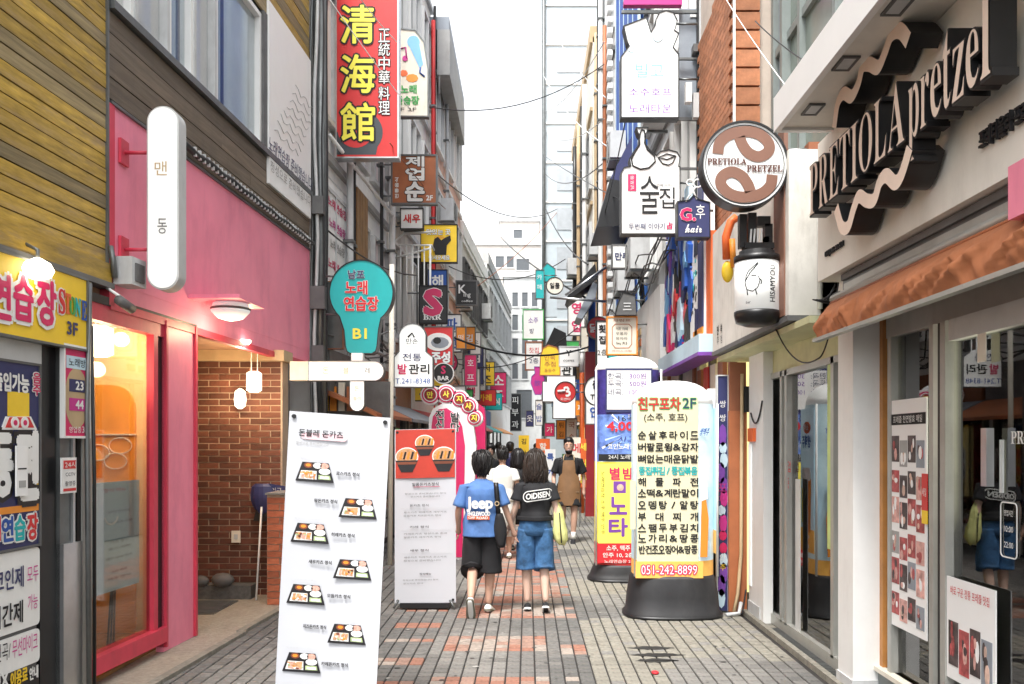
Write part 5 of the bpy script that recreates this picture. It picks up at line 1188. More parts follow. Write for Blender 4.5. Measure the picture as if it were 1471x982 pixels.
blade('blade_sign', 'yellow square sign with a small black animal silhouette', 16.2, B(605, 323, 656, 376), 'yellow',
      [('맛있는 곳', 630, 333, 8, 'white', dict(w=34, off=.03, outline='ink', ow=.03)), ('OPEN', 631, 341, 3, 'red', dict(w=14)), ('어서오세요', 631, 370, 7, 'white', dict(w=30, off=.03, outline='ink', ow=.03))], frame='ink', fw=.015, extra=dog, arms=[(605, 335, 590, 335), (605, 365, 590, 365)])
blade('blade_sign', 'black sign with a large pink S and the word BAR', 15.2, B(603, 411, 641, 463), 'black',
      [('S', 622, 434, 34, 'crimson', dict(w=22, off=.09, outline='white', ow=.03)), ('BAR', 621, 455, 8, 'white', dict(style='serif', w=26, off=.02))], frame='ink', fw=.02, arms=[(603, 420, 585, 420)])
blade('blade_sign', 'dark rectangular sign on the left skyline with thin white script', 22, B(656, 404, 684, 437), 'black', [('K', 664, 415, 12, 'white', dict(off=.03)), ('ing', 671, 424, 8, 'white', dict(off=.0)), ('coffee', 671, 432, 3, 'white', dict(w=16))], frame='dgrey', fw=.03, arms=[(656, 412, 640, 412)])
Y = 10.35
teal_pts = [(497, 497), (499, 504), (504, 507), (534, 507), (539, 504), (541, 497), (543, 474)] + [(519 + 45 * math.cos(R(t)), 420 - 46 * math.sin(R(t))) for t in range(-52, 233, 9)] + [(495, 474)]
teal_pts = teal_pts[::-1]
mat('foot_white', (.83, .83, .83), .5, .02)
blade('blade_sign', 'teal bulb shaped karaoke sign marked B1', Y, teal_pts, 'teal',
      [('남포', 512, 394, 12, 'navy', dict(off=.03, outline='white', ow=.03)), ('노래', 512, 413, 19, 'redink', dict(w=31, off=.03, outline='white', ow=.03)), ('연습장', 519, 436, 20, 'redink', dict(w=49, off=.03, outline='white', ow=.03)), ('B1', 517, 479, 14, 'lemon', dict(w=19, off=.045))],
      frame='black', fw=.013, th=.14, arms=[(480, 395, 466, 395), (490, 450, 466, 450)])
# arrow-like white light box with hanging tab
Y = 9.3
t = blade('blade_sign', 'white horizontal lightbox with rounded end above the menu banner', Y, [(443, 546), (540, 546)] + [(538 + 13 * math.cos(R(a)), 532.5 - 13.5 * math.sin(R(a))) for a in range(-80, 81, 20)] + [(540, 519), (443, 519)], 'lit_white',
      [('돈', 468, 532, 9, 'tan'), ('블', 497, 532, 9, 'tan'), ('레', 528, 532, 9, 'dgrey')], frame='dgrey', fw=.008, th=.1, side='cream')
b = MB(); b.wbox(X(417, Y), Y - .02, Z(546, Y), X(443, Y), Y + .12, Z(519, Y), 'cream'); part('mount', b, t)
t = blade('blade_sign', 'small white tab sign hanging below the horizontal lightbox', Y, [(503, 547), (523, 547), (523, 580)] + [(513 + 10 * math.cos(R(a)), 580 - 10 * math.sin(R(a))) for a in range(-20, -161, -28)] + [(503, 580)], 'lit_white',
      [('돈', 513, 558, 7, 'tan'), ('블레', 513, 572, 6, 'tan')], frame='dgrey', fw=.006, th=.08)
b = MB(); b.wbox(X(505, Y), Y - .01, Z(519, Y), X(521, Y), Y + .1, Z(507, Y), 'clean_white'); part('clip', b, t)
blade('blade_sign', 'dark brown board behind the stem of the teal sign', 10.9, B(467, 405, 492, 500), 'dgrey', [], frame='brown', fw=.012, th=.06)
# foot care white sign
Y = 11.9
def mark(b, fr):
    q = PX(Y); ring(b, fr, [q(583, 497), q(601, 497), q(601, 473), q(583, 473)], .006, 0, .003, 'pale_blue')
    b.tube([fr(*q(586, 484), .004), fr(*q(592, 478), .004), fr(*q(595, 484), .004)], .012, 'ink', 4)
blade('blade_sign', 'white rounded top foot care sign with a phone number', Y, [(567, 555), (621, 555), (621, 513), (611, 505), (611, 487)] + [(592.5 + 19 * math.cos(R(a)), 484 - 19 * math.sin(R(a))) for a in range(10, 171, 20)] + [(574, 487), (574, 505), (567, 513)], 'lit_white',
      [('만손', 592, 490, 8, 'ink', dict(w=17)), ('전통', 592, 513, 11, 'navy', dict(w=27, off=.01)), ('발', 578, 530, 14, 'crimson', dict(off=.03)), ('관리', 602, 530, 14, 'ink', dict(w=29, off=.03)), ('T.241-8348', 593, 547, 7.5, 'blue', dict(w=50))],
      frame='dgrey', fw=.012, th=.14, extra=mark, arms=[(567, 520, 552, 520), (567, 545, 552, 545)])
b = MB(); b.tube([(X(560, 11.7), 11.7, 0), (X(563, 11.7), 11.7, Z(380, 11.7))], .035, 'cream', 8); solo('pole', b, 'slim cream pole left of the foot care sign', 'pole', (X(561, 11.7), 11.7, 0))
def oval(b, fr):
    q = PX(14.6); b.prism(fr, [q(*p_) for p_ in c2(630, 491, 19, 26, 13)], 0, .01, 'white'); b.prism(fr, [q(*p_) for p_ in c2(632, 492, 13, 12, 8)], .01, .014, 'slate'); b.prism(fr, [q(*p_) for p_ in c2(628, 489, 6, 9, 5)], .014, .018, 'black')
blade('blade_sign', 'red sign with a white oval picture and two white syllables', 14.6, B(610, 470, 650, 524), 'red', [('주성', 633, 513, 15, 'white', dict(w=26, off=.05, outline='navy', ow=.03))], frame='dgrey', fw=.02, extra=oval, arms=[(610, 480, 590, 480)])
blade('round_sign', 'round black bar sign with red and white marks above the foot sign', 14.4, c2(637, 536, 14, 24), 'black', [('S', 637, 531, 11, 'crimson', dict(off=.045)), ('BAR', 637, 543, 6, 'white', dict(off=.045, w=16))], frame='white', fw=.015)
# foot shaped sign
Y = 12.3; fr = CF(Y); q = PX(Y)
t = thing('foot_sign', 'large magenta foot shaped massage sign with five lettered toes', 'sign', (X(648, Y), Y, 0))
body = [(616, 805), (676, 805), (681, 700), (684, 640), (680, 610), (670, 592), (655, 581), (636, 579), (622, 587), (616, 600)]
b = MB(); b.prism(fr, [q(*p_) for p_ in body], -.25, 0, 'foot_white', 'foot_white', True); part('outline', b, t)
inner = [(622, 800), (664, 800), (667, 700), (668, 640), (664, 612), (656, 596), (642, 586), (630, 588), (622, 598), (620, 612)]
b = MB(); b.prism(fr, [q(*p_) for p_ in inner], 0, .015, 'crimson'); part('sole', b, t)
for (cx, cy, r), ch in zip(((618, 567, 13), (641, 566, 13), (660, 573, 12), (673, 583, 12), (681, 600, 11)), '만사지사지'):
    b = MB(); b.prism(fr, circ(*q(cx, cy), (r + 1.5) * Y / F, 20), -.25, -.01, 'foot_white', 'foot_white', True); b.prism(fr, circ(*q(cx, cy), (r - 1) * Y / F, 20), -.01, .01, 'crimson'); b.prism(fr, circ(*q(cx, cy), (r - 3) * Y / F, 20), .01, .018, 'foot_white'); b.prism(fr, circ(*q(cx, cy), (r - 4.5) * Y / F, 20), .018, .024, 'darkred')
    b.text(fr, ch, *q(cx, cy), 9 * Y / F, 'lemon', c=.03, off=.04); part('toe', b, t)
b = MB()
for ch, cx, cy in (('전', 634, 596), ('신', 634, 610), ('발', 656, 599), ('마', 656, 613)): b.text(fr, ch, *q(cx - 2, cy), 13 * Y / F, 'white', c=.018, off=.07); b.text(fr, ch, *q(cx - 2, cy), 13 * Y / F, 'ink', c=.024, off=.02)
part('lettering', b, t)
t = thing('pillar_sign', 'tall magenta pink rounded pillar sign just right of the foot shaped sign', 'sign', (X(688, 13.4), 13.4, 0))
b = MB(); Yq = 13.4; b.prism(CF(Yq), [PX(Yq)(*p_) for p_ in [(674, 776), (697, 776), (697, 600), (695, 585), (688, 580), (680, 582), (674, 590)]], -.4, 0, 'crimson', 'magenta', True); part('body', b, t)
b = MB(); b.wbox(X(671, Yq), Yq - .03, 0, X(675, Yq), Yq, Z(600, Yq), 'pale_blue'); part('edge', b, t)
for (Yb, x0, y0, x1, y1, m, tx, lb, tm) in ((20, 668, 510, 684, 553, 'crimson', '호프', 'plain pink red sign hanging on the left row in the distance', 'white'), (19, 656, 470, 668, 500, 'orange', '떡', 'small orange and white sign beside the red oval sign', 'white'), (24, 676, 478, 690, 508, 'white', '옷', 'small white black framed sign by the mid height cable', 'ink'),
                                            (27, 688, 500, 697, 560, 'lgrey', '당구장', 'narrow grey vertical sign far down the left side', 'navy'), (17.5, 652, 555, 668, 592, 'white', '밥집', 'small white sign above the magenta pillar sign', 'red')):
    blade('blade_sign', lb, Yb, B(x0, y0, x1, y1), m, [(ch, (x0 + x1) / 2, y0 + (y1 - y0) * (i + .5) / len(tx), min(9, (y1 - y0) / len(tx) * .6), tm) for i, ch in enumerate(tx)], frame='dgrey', fw=.025, arms=[(x0, y0 + 6, x0 - 12, y0 + 6)])

# ================================================================== SIGNS, RIGHT SIDE
Y = 10.4
can = [(893, 168), (974, 168), (974, 78), (966, 68), (974, 48), (968, 44), (972, 30), (967, 19), (957, 16), (948, 19), (943, 28), (942, 36), (935, 48), (928, 26), (897, 38), (902, 60), (905, 66), (893, 82)]
blade('blade_sign', 'white cut out sign shaped like a bottle and cup with pale blue letters', Y, can, 'lit_white',
      [('빌고', 933, 101, 20, 'sky_blue', dict(w=40)), ('소주호프', 934, 132, 11, 'purple', dict(w=62)), ('노래타운', 934, 156, 13, 'purple', dict(w=62))], frame='black', fw=.013, th=.14,
      extra=lambda b, fr: (b.tube([fr(*PX(Y)(945 + 8 * math.cos(R(a)), 48 + 12 * math.sin(R(a))), .005) for a in range(0, 181, 20)], .008, 'pale_blue', 4), b.tube([fr(*PX(Y)(*p_), .005) for p_ in ((903, 44), (912, 60), (908, 76), (902, 72))], .008, 'pale_blue', 4)), arms=[(974, 110, 1004, 110), (974, 30, 1004, 30)])
Y2 = 10.2; q = PX(Y2)
bot = [(907, 239), (905, 228), (911, 218), (918, 208), (920, 195), (917, 190), (915, 184), (930, 184), (928, 190), (925, 195), (927, 208), (934, 217), (943, 224), (949, 218), (961, 216), (972, 219), (976, 226), (974, 239)]
def bottle(b, fr):
    b.tube([fr(*q(*p_), .006) for p_ in [(921, 187), (918, 197), (919, 207), (912, 218), (907, 228), (909, 238), (920, 243), (932, 241), (941, 232), (940, 224), (930, 215), (926, 205), (927, 196), (925, 187), (921, 186)]], .010, 'ink', 5)
    b.tube([fr(*q(*p_), .006) for p_ in [(945, 226), (952, 235), (960, 237), (966, 234), (971, 224), (958, 221), (945, 226), (958, 229), (971, 224)]], .008, 'ink', 5)
    b.prism(fr, [q(*p_) for p_ in B(902, 250, 914, 274)], .002, .006, 'crimson')
blade('blade_sign', 'white tavern sign with drawn bottle and cup and black brush lettering', Y2, [(893, 335), (976, 335), (976, 240)] + bot[::-1] + [(897, 241), (893, 248)], 'white',
      [('술', 933, 280, 54, 'ink', dict(w=28, off=.0, res=3)), ('집', 958, 284, 30, 'ink', dict(w=22, off=.0)), ('남포동', 908, 262, 5, 'white', dict(rot=R(90), w=20, c=.009)), ('두번째 이야기', 953, 266, 4, 'ink', dict(w=28)), ('두번째 이야기', 929, 325, 9, 'navy', dict(w=52, off=.01)), ('占', 962, 324, 9, 'crimson', dict(off=.05))],
      frame='black', fw=.011, th=.14, extra=bottle, arms=[(976, 260, 1004, 260), (976, 320, 1004, 320)])
blade('blade_sign', 'navy hair salon sign reading G. and hair in script with scissors on top', 9.25, [(974, 340), (1019, 340), (1019, 291), (1004, 287), (996, 281), (990, 288), (974, 290)], 'navy',
      [('G.', 988, 308, 17, 'crimson', dict(off=.07, outline='white', ow=.03)), ('후', 1006, 304, 20, 'white', dict(w=13)), ('hair', 996, 328, 12, 'white', dict(style='script', w=24, off=.015))], frame='black', fw=.010, th=.13,
      extra=lambda b, fr: (b.tube([fr(*PX(9.25)(985, 289), .0), fr(*PX(9.25)(999, 268), 0)], .012, 'white', 5), b.tube([fr(*PX(9.25)(1001, 286), .0), fr(*PX(9.25)(993, 268), 0)], .012, 'white', 5), ring(b, fr, [PX(9.25)(*p_) for p_ in c2(1002, 263, 5, 14)][::-1], .012, -.01, .01, 'white'), ring(b, fr, [PX(9.25)(*p_) for p_ in c2(991, 262, 4, 14)][::-1], .010, -.01, .01, 'white')),
      arms=[(1019, 300, 1026, 300)])
blade('blade_sign', 'cream menu board outlined in orange above the white advertising pillars', 13.6, B(873, 456, 914, 508), 'cream', [('차림표', 893, 460, 4, 'rust', dict(w=26)), ('커피 라떼', 893, 472, 4.5, 'ink', dict(w=17)), ('우롱차', 893, 479, 4.5, 'ink', dict(w=17)), ('유자차', 893, 486, 4.5, 'ink', dict(w=17)), ('녹차', 893, 493, 4.5, 'ink', dict(w=17)), ('아이스크림', 893, 504, 3, 'rust', dict(w=28))], frame='orange', fw=.02,
      extra=lambda b, fr: ring(b, fr, [PX(13.6)(*p_) for p_ in [(884, 499), (903, 499), (907, 494), (907, 470), (903, 466), (884, 466), (880, 470), (880, 494)]], .012, 0, .004, 'rust'), arms=[(914, 465, 930, 465)])
blade('lamp_box', 'dark striped hood lamp above the cream menu board', 13.5, [(884, 452), (914, 452), (912, 424), (895, 420), (888, 436)], 'dgrey', [('三', 901, 440, 10, 'lgrey', dict(off=.04))], frame='black', fw=.01, arms=[(912, 430, 928, 430)], cat='lamp')
blade('blade_sign', 'narrow dark and white vertical sign left of the cream menu board', 14.4, B(858, 462, 872, 530), 'white', [('횟', 865, 472, 11, 'ink', dict(off=.04)), ('집', 865, 488, 11, 'ink', dict(off=.04)), ('2층', 865, 506, 9, 'ink')], frame='black', fw=.025, arms=[(872, 470, 884, 470)])
blade('blade_sign', 'teal vertical sign beside the small round white sign', 23, B(770, 388, 781, 428), 'teal', [('카', 775, 398, 8, 'white'), ('페', 775, 412, 8, 'white')], frame='dgrey', fw=.02, arms=[(781, 395, 800, 395)])
blade('blade_sign', 'teal angular sign topping the teal vertical one', 23.2, [(776, 404), (797, 404), (797, 386), (786, 378), (776, 390)], 'teal', [], frame='dgrey', fw=.02)
blade('round_sign', 'small round cream sign with two dark syllables above the alley', 22, c2(797, 410, 11.5, 24), 'cream', [('일품', 797, 410, 8, 'ink', dict(w=14, off=.03))], frame='black', fw=.02, arms=[(808, 410, 822, 410)])
blade('blade_sign', 'white sign with green dotted border in the far middle', 26, B(752, 445, 780, 486), 'white', [('소주', 766, 460, 8, 'purple', dict(w=14)), ('방', 764, 475, 7, 'navy')], frame='green', fw=.03, arms=[(780, 455, 800, 455)])
blade('blade_sign', 'brown framed white sign below the green bordered one', 25, B(756, 492, 778, 530), 'white', [('찻집', 767, 503, 8, 'redink', dict(w=14)), ('2층', 767, 518, 8, 'navy', dict(w=13))], frame='brown', fw=.04, arms=[(778, 500, 800, 500)])
blade('blade_sign', 'yellow rounded plaque with dark letters in the distance', 21, [(776, 538), (804, 538), (804, 508), (799, 499), (788, 496), (781, 500), (777, 510)], 'yellow', [('민속', 790, 513, 9, 'rust', dict(w=16)), ('주점', 790, 523, 8, 'rust', dict(w=16)), ('동동주', 790, 532, 5, 'rust', dict(w=16))], frame='rust', fw=.02, arms=[(804, 505, 830, 505)])
blade('blade_sign', 'white sign with a thin black leaf mark right of the yellow plaque', 20.4, B(804, 498, 830, 525), 'white', [('Y', 817, 507, 8, 'ink', dict(off=.03)), ('COFFEE', 817, 518, 3, 'ink', dict(w=16))], frame='lgrey', fw=.02, arms=[(830, 505, 850, 505)])
blade('blade_sign', 'purple vase shaped sign in the far middle', 21.6, [(769, 566), (777, 566), (782, 550), (781, 541), (776, 536), (777, 527), (768, 527), (769, 536), (764, 541), (763, 550)], 'magenta', [('飲', 772, 550, 9, 'purple')], frame='purple', fw=.015, arms=[(776, 530, 800, 530)])
blade('lightbox', 'large white box behind the round red sign', 20.2, [(795, 600), (826, 600), (826, 540), (786, 540), (786, 548), (780, 548), (780, 576), (795, 576)], 'lit_white', [], frame='dgrey', fw=.012, th=.5, arms=[(826, 550, 850, 550)])
blade('round_sign', 'round red sign with a white fish hook swirl', 19.4, c2(812, 563, 14.5, 28), 'red', [('3', 815, 562, 14, 'white', dict(off=.045, rot=.3)), ('회센터', 812, 573, 4, 'white', dict(w=14))], frame='black', fw=.02, extra=lambda b, fr: b.tube([fr(*PX(19.4)(801, 562), .01), fr(*PX(19.4)(812, 561), .01)], .03, 'white', 4), arms=[(826, 563, 845, 563)])
blade('round_sign', 'round grey white badge sign beside the purple advertising pillar', 16.4, c2(856, 561, 16, 28, 20), 'white', [('춤', 857, 552, 12, 'ink', dict(off=.05)), ('TEA', 857, 570, 7, 'ink', dict(off=.03))], frame='black', fw=.02, arms=[(868, 560, 885, 560)])
for (Yb, x0, y0, x1, y1, m, tx, lb, tm) in ((24, 770, 575, 779, 610, 'white', '술밥', 'narrow white sign with blue letters far down the alley', 'blue'), (22, 783, 608, 796, 626, 'crimson', '가', 'small magenta sign low in the far middle', 'white'), (21, 800, 604, 812, 630, 'orange', '튀김', 'small orange vertical sign behind the apron man', 'ink'), (20.6, 814, 602, 828, 636, 'cream', '국수', 'cream vertical banner behind the apron man', 'rust'), (28, 756, 590, 766, 612, 'navy', '옷', 'small dark sign at the far end of the alley', 'white')):
    blade('blade_sign', lb, Yb, B(x0, y0, x1, y1), m, [(ch, (x0 + x1) / 2, y0 + (y1 - y0) * (i + .5) / len(tx), min(9, (y1 - y0) / len(tx) * .6), tm) for i, ch in enumerate(tx)], frame='dgrey', fw=.02, arms=[(x1, y0 + 4, x1 + 14, y0 + 4)])
# low red and white stall boards far back
for (Yb, x0, y0, x1, y1, m, tx, lb, tm) in ((22, 770, 630, 790, 675, 'orangered', '할인', 'orange red sale board standing far behind the woman', 'white'), (19, 783, 645, 798, 690, 'white', '특가', 'white board with blue print left of the apron man', 'blue'), (18, 833, 630, 842, 700, 'orangered', '세일중', 'narrow orange red board right of the apron man', 'lemon'), (24, 745, 625, 760, 660, 'yellow', '김밥', 'yellow stall board far behind the couple', 'ink'), (17, 822, 628, 834, 690, 'cream', '메뉴', 'cream stall menu behind the shoulder of the apron man', 'redink')):
    fr = CF(Yb); t = thing('standing_board', lb, 'board', (X((x0 + x1) / 2, Yb), Yb, 0)); b = MB(); b.box(fr, X(x0, Yb), Z(y1, Yb), -.04, X(x1, Yb), Z(y0, Yb), 0, m); part('panel', b, t)
    b = MB()
    for i, ch in enumerate(tx): b.text(fr, ch, X((x0 + x1) / 2, Yb), Z(y0 + (y1 - y0) * (i + .5) / len(tx), Yb), (y1 - y0) / len(tx) * .45 * Yb / F, tm, off=.02)
    part('lettering', b, t)
    for s_ in (x0 + 1, x1 - 2): b = MB(); b.box(fr, X(s_, Yb), 0, -.06, X(s_ + 1, Yb), Z(y1, Yb), -.02, 'dsteel'); part('leg', b, t)

# ================================================================== STANDING BANNERS
def xbanner(name, label, Y, x0t, x1t, x0b, x1b, yt0, yt1, zb, content):
    """upright banner on a stand: slightly tilted sheet with grommets, poles and foot"""
    ax = Vector((X(x1t, Y) - X(x0t, Y), 0, Z(yt1, Y) - Z(yt0, Y))); w_ = ax.length; ax.normalize()
    up = (Vector((X(x0t, Y), 0, Z(yt0, Y))) - Vector((X(x0b, Y), 0, zb))).normalized()
    n_ = Vector((0, -1, 0)); hgt = (Vector((X(x0t, Y), 0, Z(yt0, Y))) - Vector((X(x0b, Y), 0, zb))).length
    o = Vector((X(x0b, Y), Y, zb)); fr = Fr(o, ax, n_, up)
    t = thing(name, label, 'banner', (X((x0b + x1b) / 2, Y), Y, 0))
    b = MB(); n = 24; vs = []; fs = []
    for i in range(n + 1):
        for k in range(7):
            u, v = k / 6, i / n; vs.append(fr(u * w_, v * hgt, .012 * math.sin(v * 9) * (1 - abs(2 * u - 1)) * .3 - .012 * (1 - abs(2 * u - 1))))
    for i in range(n):
        for k in range(6): q_ = i * 7 + k; fs.append((q_, q_ + 1, q_ + 8, q_ + 7))
    b.add(vs, fs, 'sheet', True); b.add([v + Vector((0, .004, 0)) for v in vs], [f[::-1] for f in fs], 'sheet', True); part('sheet', b, t)
    b = MB()
    for (a, c) in ((.03, hgt - .03), (w_ - .03, hgt - .03), (.03, .03), (w_ - .03, .03)): b.prism(fr, circ(a, c, .013, 14), -.01, .012, 'black')
    part('grommet', b, t)
    b = MB(); cx = w_ / 2
    b.tube([fr(.03, hgt - .03, -.01), fr(cx, hgt * .42, -.10), fr(w_ - .03, .03, -.02)], .008, 'dsteel'); b.tube([fr(w_ - .03, hgt - .03, -.01), fr(cx, hgt * .42, -.10), fr(.03, .03, -.02)], .008, 'dsteel'); part('stand', b, t)
    content(t, fr, w_, hgt); return t
mat('sheet', (.59, .60, .635), .35, .02, scale=1.5, emit=.0)
mat('tray', (.02, .018, .02), .35, .2); mat('rice', (.85, .84, .82), .6, .04); mat('katsu', (.62, .33, .16), .6, .3, scale=60); mat('meat', (.70, .38, .30), .6, .3, scale=70); mat('salad', (.40, .50, .25), .6, .4, scale=80); mat('soup', (.20, .06, .03), .4, .3)
mat('highlight', (.82, .58, .62), .6, .03)
def tray(b, fr, cx, cz, s, kind):
    """printed picture of a boxed set meal"""
    P_ = lambda pts: [(cx + x * s, cz + z_ * s) for x, z_ in pts]
    b.prism(fr, P_([(-.5, -.26), (.5, -.26), (.34, .24), (-.34, .24)]), .004, .006, 'tray')
    b.prism(fr, P_([(-.42, -.20), (.05, -.20), (.04, .02), (-.36, .02)]), .006, .0065, 'white')
    n = (4, 1, 3, 5, 4, 4, 2)[kind]
    for i in range(n): x0 = -.36 + .38 * i / n; b.prism(fr, P_([(x0, -.17 + .02 * (i % 2)), (x0 + .34 / n, -.18), (x0 + .34 / n + .02, .01), (x0 + .03, 0)]), .0065, .008, 'katsu' if (kind + i) % 3 else 'meat')
    b.prism(fr, [(x, z_) for x, z_ in circ(cx + .25 * s, cz + .02 * s, .15 * s, 14, .085 * s)], .006, .008, 'rice')
    b.prism(fr, P_([(.10, -.19), (.42, -.19), (.39, -.08), (.10, -.08)]), .006, .008, 'salad'); b.prism(fr, P_([(.14, -.17), (.38, -.17), (.37, -.11), (.14, -.11)]), .008, .0085, 'rice')
    for x0, m in ((-.18, 'soup'), (.06, 'rice'), (.24, 'meat')): b.prism(fr, [(x, z_) for x, z_ in circ(cx + x0 * s, cz + .16 * s, .115 * s, 12, .075 * s)], .007, .009, m)
    q_ = random.Random(kind * 7 + 1)
    for i in range(13): x0, z0 = q_.uniform(-.36, .02), q_.uniform(-.17, -.01); b.prism(fr, [(x, z_) for x, z_ in circ(cx + x0 * s, cz + z0 * s, q_.uniform(.02, .05) * s, 6, q_.uniform(.015, .035) * s)], .008, .009 + i * .0002, q_.choice(['katsu', 'meat', 'soup', 'orange', 'salad', 'rice']))
    b.prism(fr, [(x, z_) for x, z_ in circ(cx - .18 * s, cz + .165 * s, .07 * s, 10, .04 * s)], .009, .0095, 'orange')
def c_menu(t, fr, w_, h):
    b = MB(); b.prism(fr, rrect(.08, h - .165, .36, h - .125, .02), .003, .004, 'highlight')
    b.text(fr, '돈블레 돈카츠', .20, h - .125, .042, 'ink', w=.27, off=.015, c=.006); b.text(fr, '정성으로 준비했습니다', .15, h - .19, .018, 'grey', w=.20, c=.005); part('heading', b, t)
    rows = [(382, 453, 674, '로스카츠 정식'), (0, 515, 722, '왕돈카츠 정식'), (0, 446, 762, '히레카츠 정식'), (0, 507, 810, '새우카츠 정식'), (0, 440, 850, '모듬카츠 정식'), (0, 499, 903, '치즈돈카츠 정식'), (0, 434, 948, '카레돈카츠 정식')]
    for i, (_, px_, py_, s_) in enumerate(rows):
        wz = fr.o.z; k = 5.1 / F; cz = (Z(py_, 5.1) - wz); cx = X(px_, 5.1) - fr.o.x - cz * fr.az.x / fr.az.z
        b = MB(); tray(b, fr, cx, cz, .235, i); part('meal_picture', b, t)
        b = MB(); L = i % 2 == 0; b.text(fr, s_, cx + (.20 if L else -.20), cz - .0 + (.03 if not L else 0), .023, 'ink', w=.14 if i < 6 else .16, off=.03, c=.005)
        b.text(fr, '정성으로 준비했습니다', cx - .0, cz + .085, .010, 'lgrey', w=.20, c=.005); part('caption', b, t)
xbanner('menu_banner', 'tall white menu banner with seven boxed meal pictures in the left foreground', 5.1, 416, 561, 393, 546, 590, 600, .03, c_menu)
def c_menu2(t, fr, w_, h):
    b = MB(); b.box(fr, 0.01, h - .50, .006, w_ - .01, h - .005, .009, 'photo_bg'); part('photo_panel', b, t)
    for (cx, cz, r) in ((w_ * .49, h - .14, .088), (w_ * .20, h - .28, .105), (w_ * .80, h - .28, .105)):
        b = MB(); b.prism(fr, circ(cx, cz, r * 1.12, 22, r * .92), .009, .0095, 'rice'); b.prism(fr, circ(cx, cz, r * 1.03, 22, r * .82), .0095, .011, 'katsu')
        b.prism(fr, [(cx - r * 1.1, cz - r * .35), (cx - r * .55, cz - r * 1.5), (cx + r * .55, cz - r * 1.5), (cx + r * 1.1, cz - r * .35)], .011, .013, 'tray')
        b.prism(fr, [(cx - r * 1.0, cz - r * .5), (cx + r * 1.0, cz - r * .5), (cx + r * .9, cz - r * .75), (cx - r * .9, cz - r * .75)], .013, .014, 'soup')
        for q_ in range(5): a = -.75 + q_ * .36; b.prism(fr, [(cx + a * r, cz - r * .25), (cx + (a + .2) * r, cz - r * .25), (cx + (a + .38) * r, cz + r * .45), (cx + (a + .2) * r, cz + r * .5)], .012, .0135, 'ink' if q_ % 2 else 'orange')
        part('bowl_picture', b, t)
    b = MB(); b.text(fr, '일품돈카츠정식', w_ / 2, h - .565, .034, 'ink', w=.27, off=.015, c=.006); b.box(fr, w_ / 2 - .12, h - .592, .004, w_ / 2 + .15, h - .588, .005, 'crimson')
    b.text(fr, '정성으로 준비했습니다 정식', w_ / 2, h - .66, .018, 'dgrey', w=.42, c=.005); b.text(fr, '로스카츠 준비했습니다', w_ / 2, h - .69, .018, 'dgrey', w=.3, c=.005); part('heading', b, t)
    for z_, hd, l1, l2 in ((.78, '돈카츠 정식', '로스카츠 히레카츠 새우카츠', '모듬카츠 치즈돈카츠 정식'), (1.0, '카레 정식', '카레돈카츠 정성으로 준비', '왕돈카츠 새우카츠 정식'), (1.24, '새우 정식', '새우카츠 히레카츠 로스카츠', '정성으로 준비했습니다')):
        b = MB(); b.text(fr, hd, w_ * .4, h - z_, .024, 'ink', w=.19, off=.01, c=.005); b.box(fr, w_ * .1, h - z_ - .03, .004, w_ * .92, h - z_ - .028, .005, 'lgrey')
        b.text(fr, l1, w_ * .5, h - z_ - .07, .019, 'dgrey', w=.44, c=.005); b.text(fr, l2, w_ * .45, h - z_ - .105, .019, 'dgrey', w=.38, c=.005); part('menu_text', b, t)
    b = MB(); b.text(fr, '정식메뉴', w_ * .5, .30, .022, 'ink', w=.12, off=.01, c=.005); b.text(fr, '정성으로 준비했습니다 정식', w_ * .42, .24, .016, 'dgrey', w=.36, c=.005); b.text(fr, '로스카츠 정식', w_ * .3, .205, .016, 'dgrey', w=.2, c=.005); part('small_print', b, t)
    b = MB(); o = t.location; b.wbox(o.x - .24, o.y - .02, .02, o.x + .26, o.y + .10, .07, 'black'); b.tube([(o.x - .30, o.y - .03, .02), (o.x - .26, o.y, .1)], .012, 'dsteel'); b.tube([(o.x + .32, o.y - .03, .02), (o.x + .27, o.y, .1)], .012, 'dsteel'); part('base', b, t)
mat('photo_bg', (.52, .05, .03), .4, .15, scale=3)
xbanner('menu_banner', 'smaller white menu banner with red rice bowl photos beside the couple', 8.55, 567, 655, 567, 650, 617, 615, .06, c_menu2)

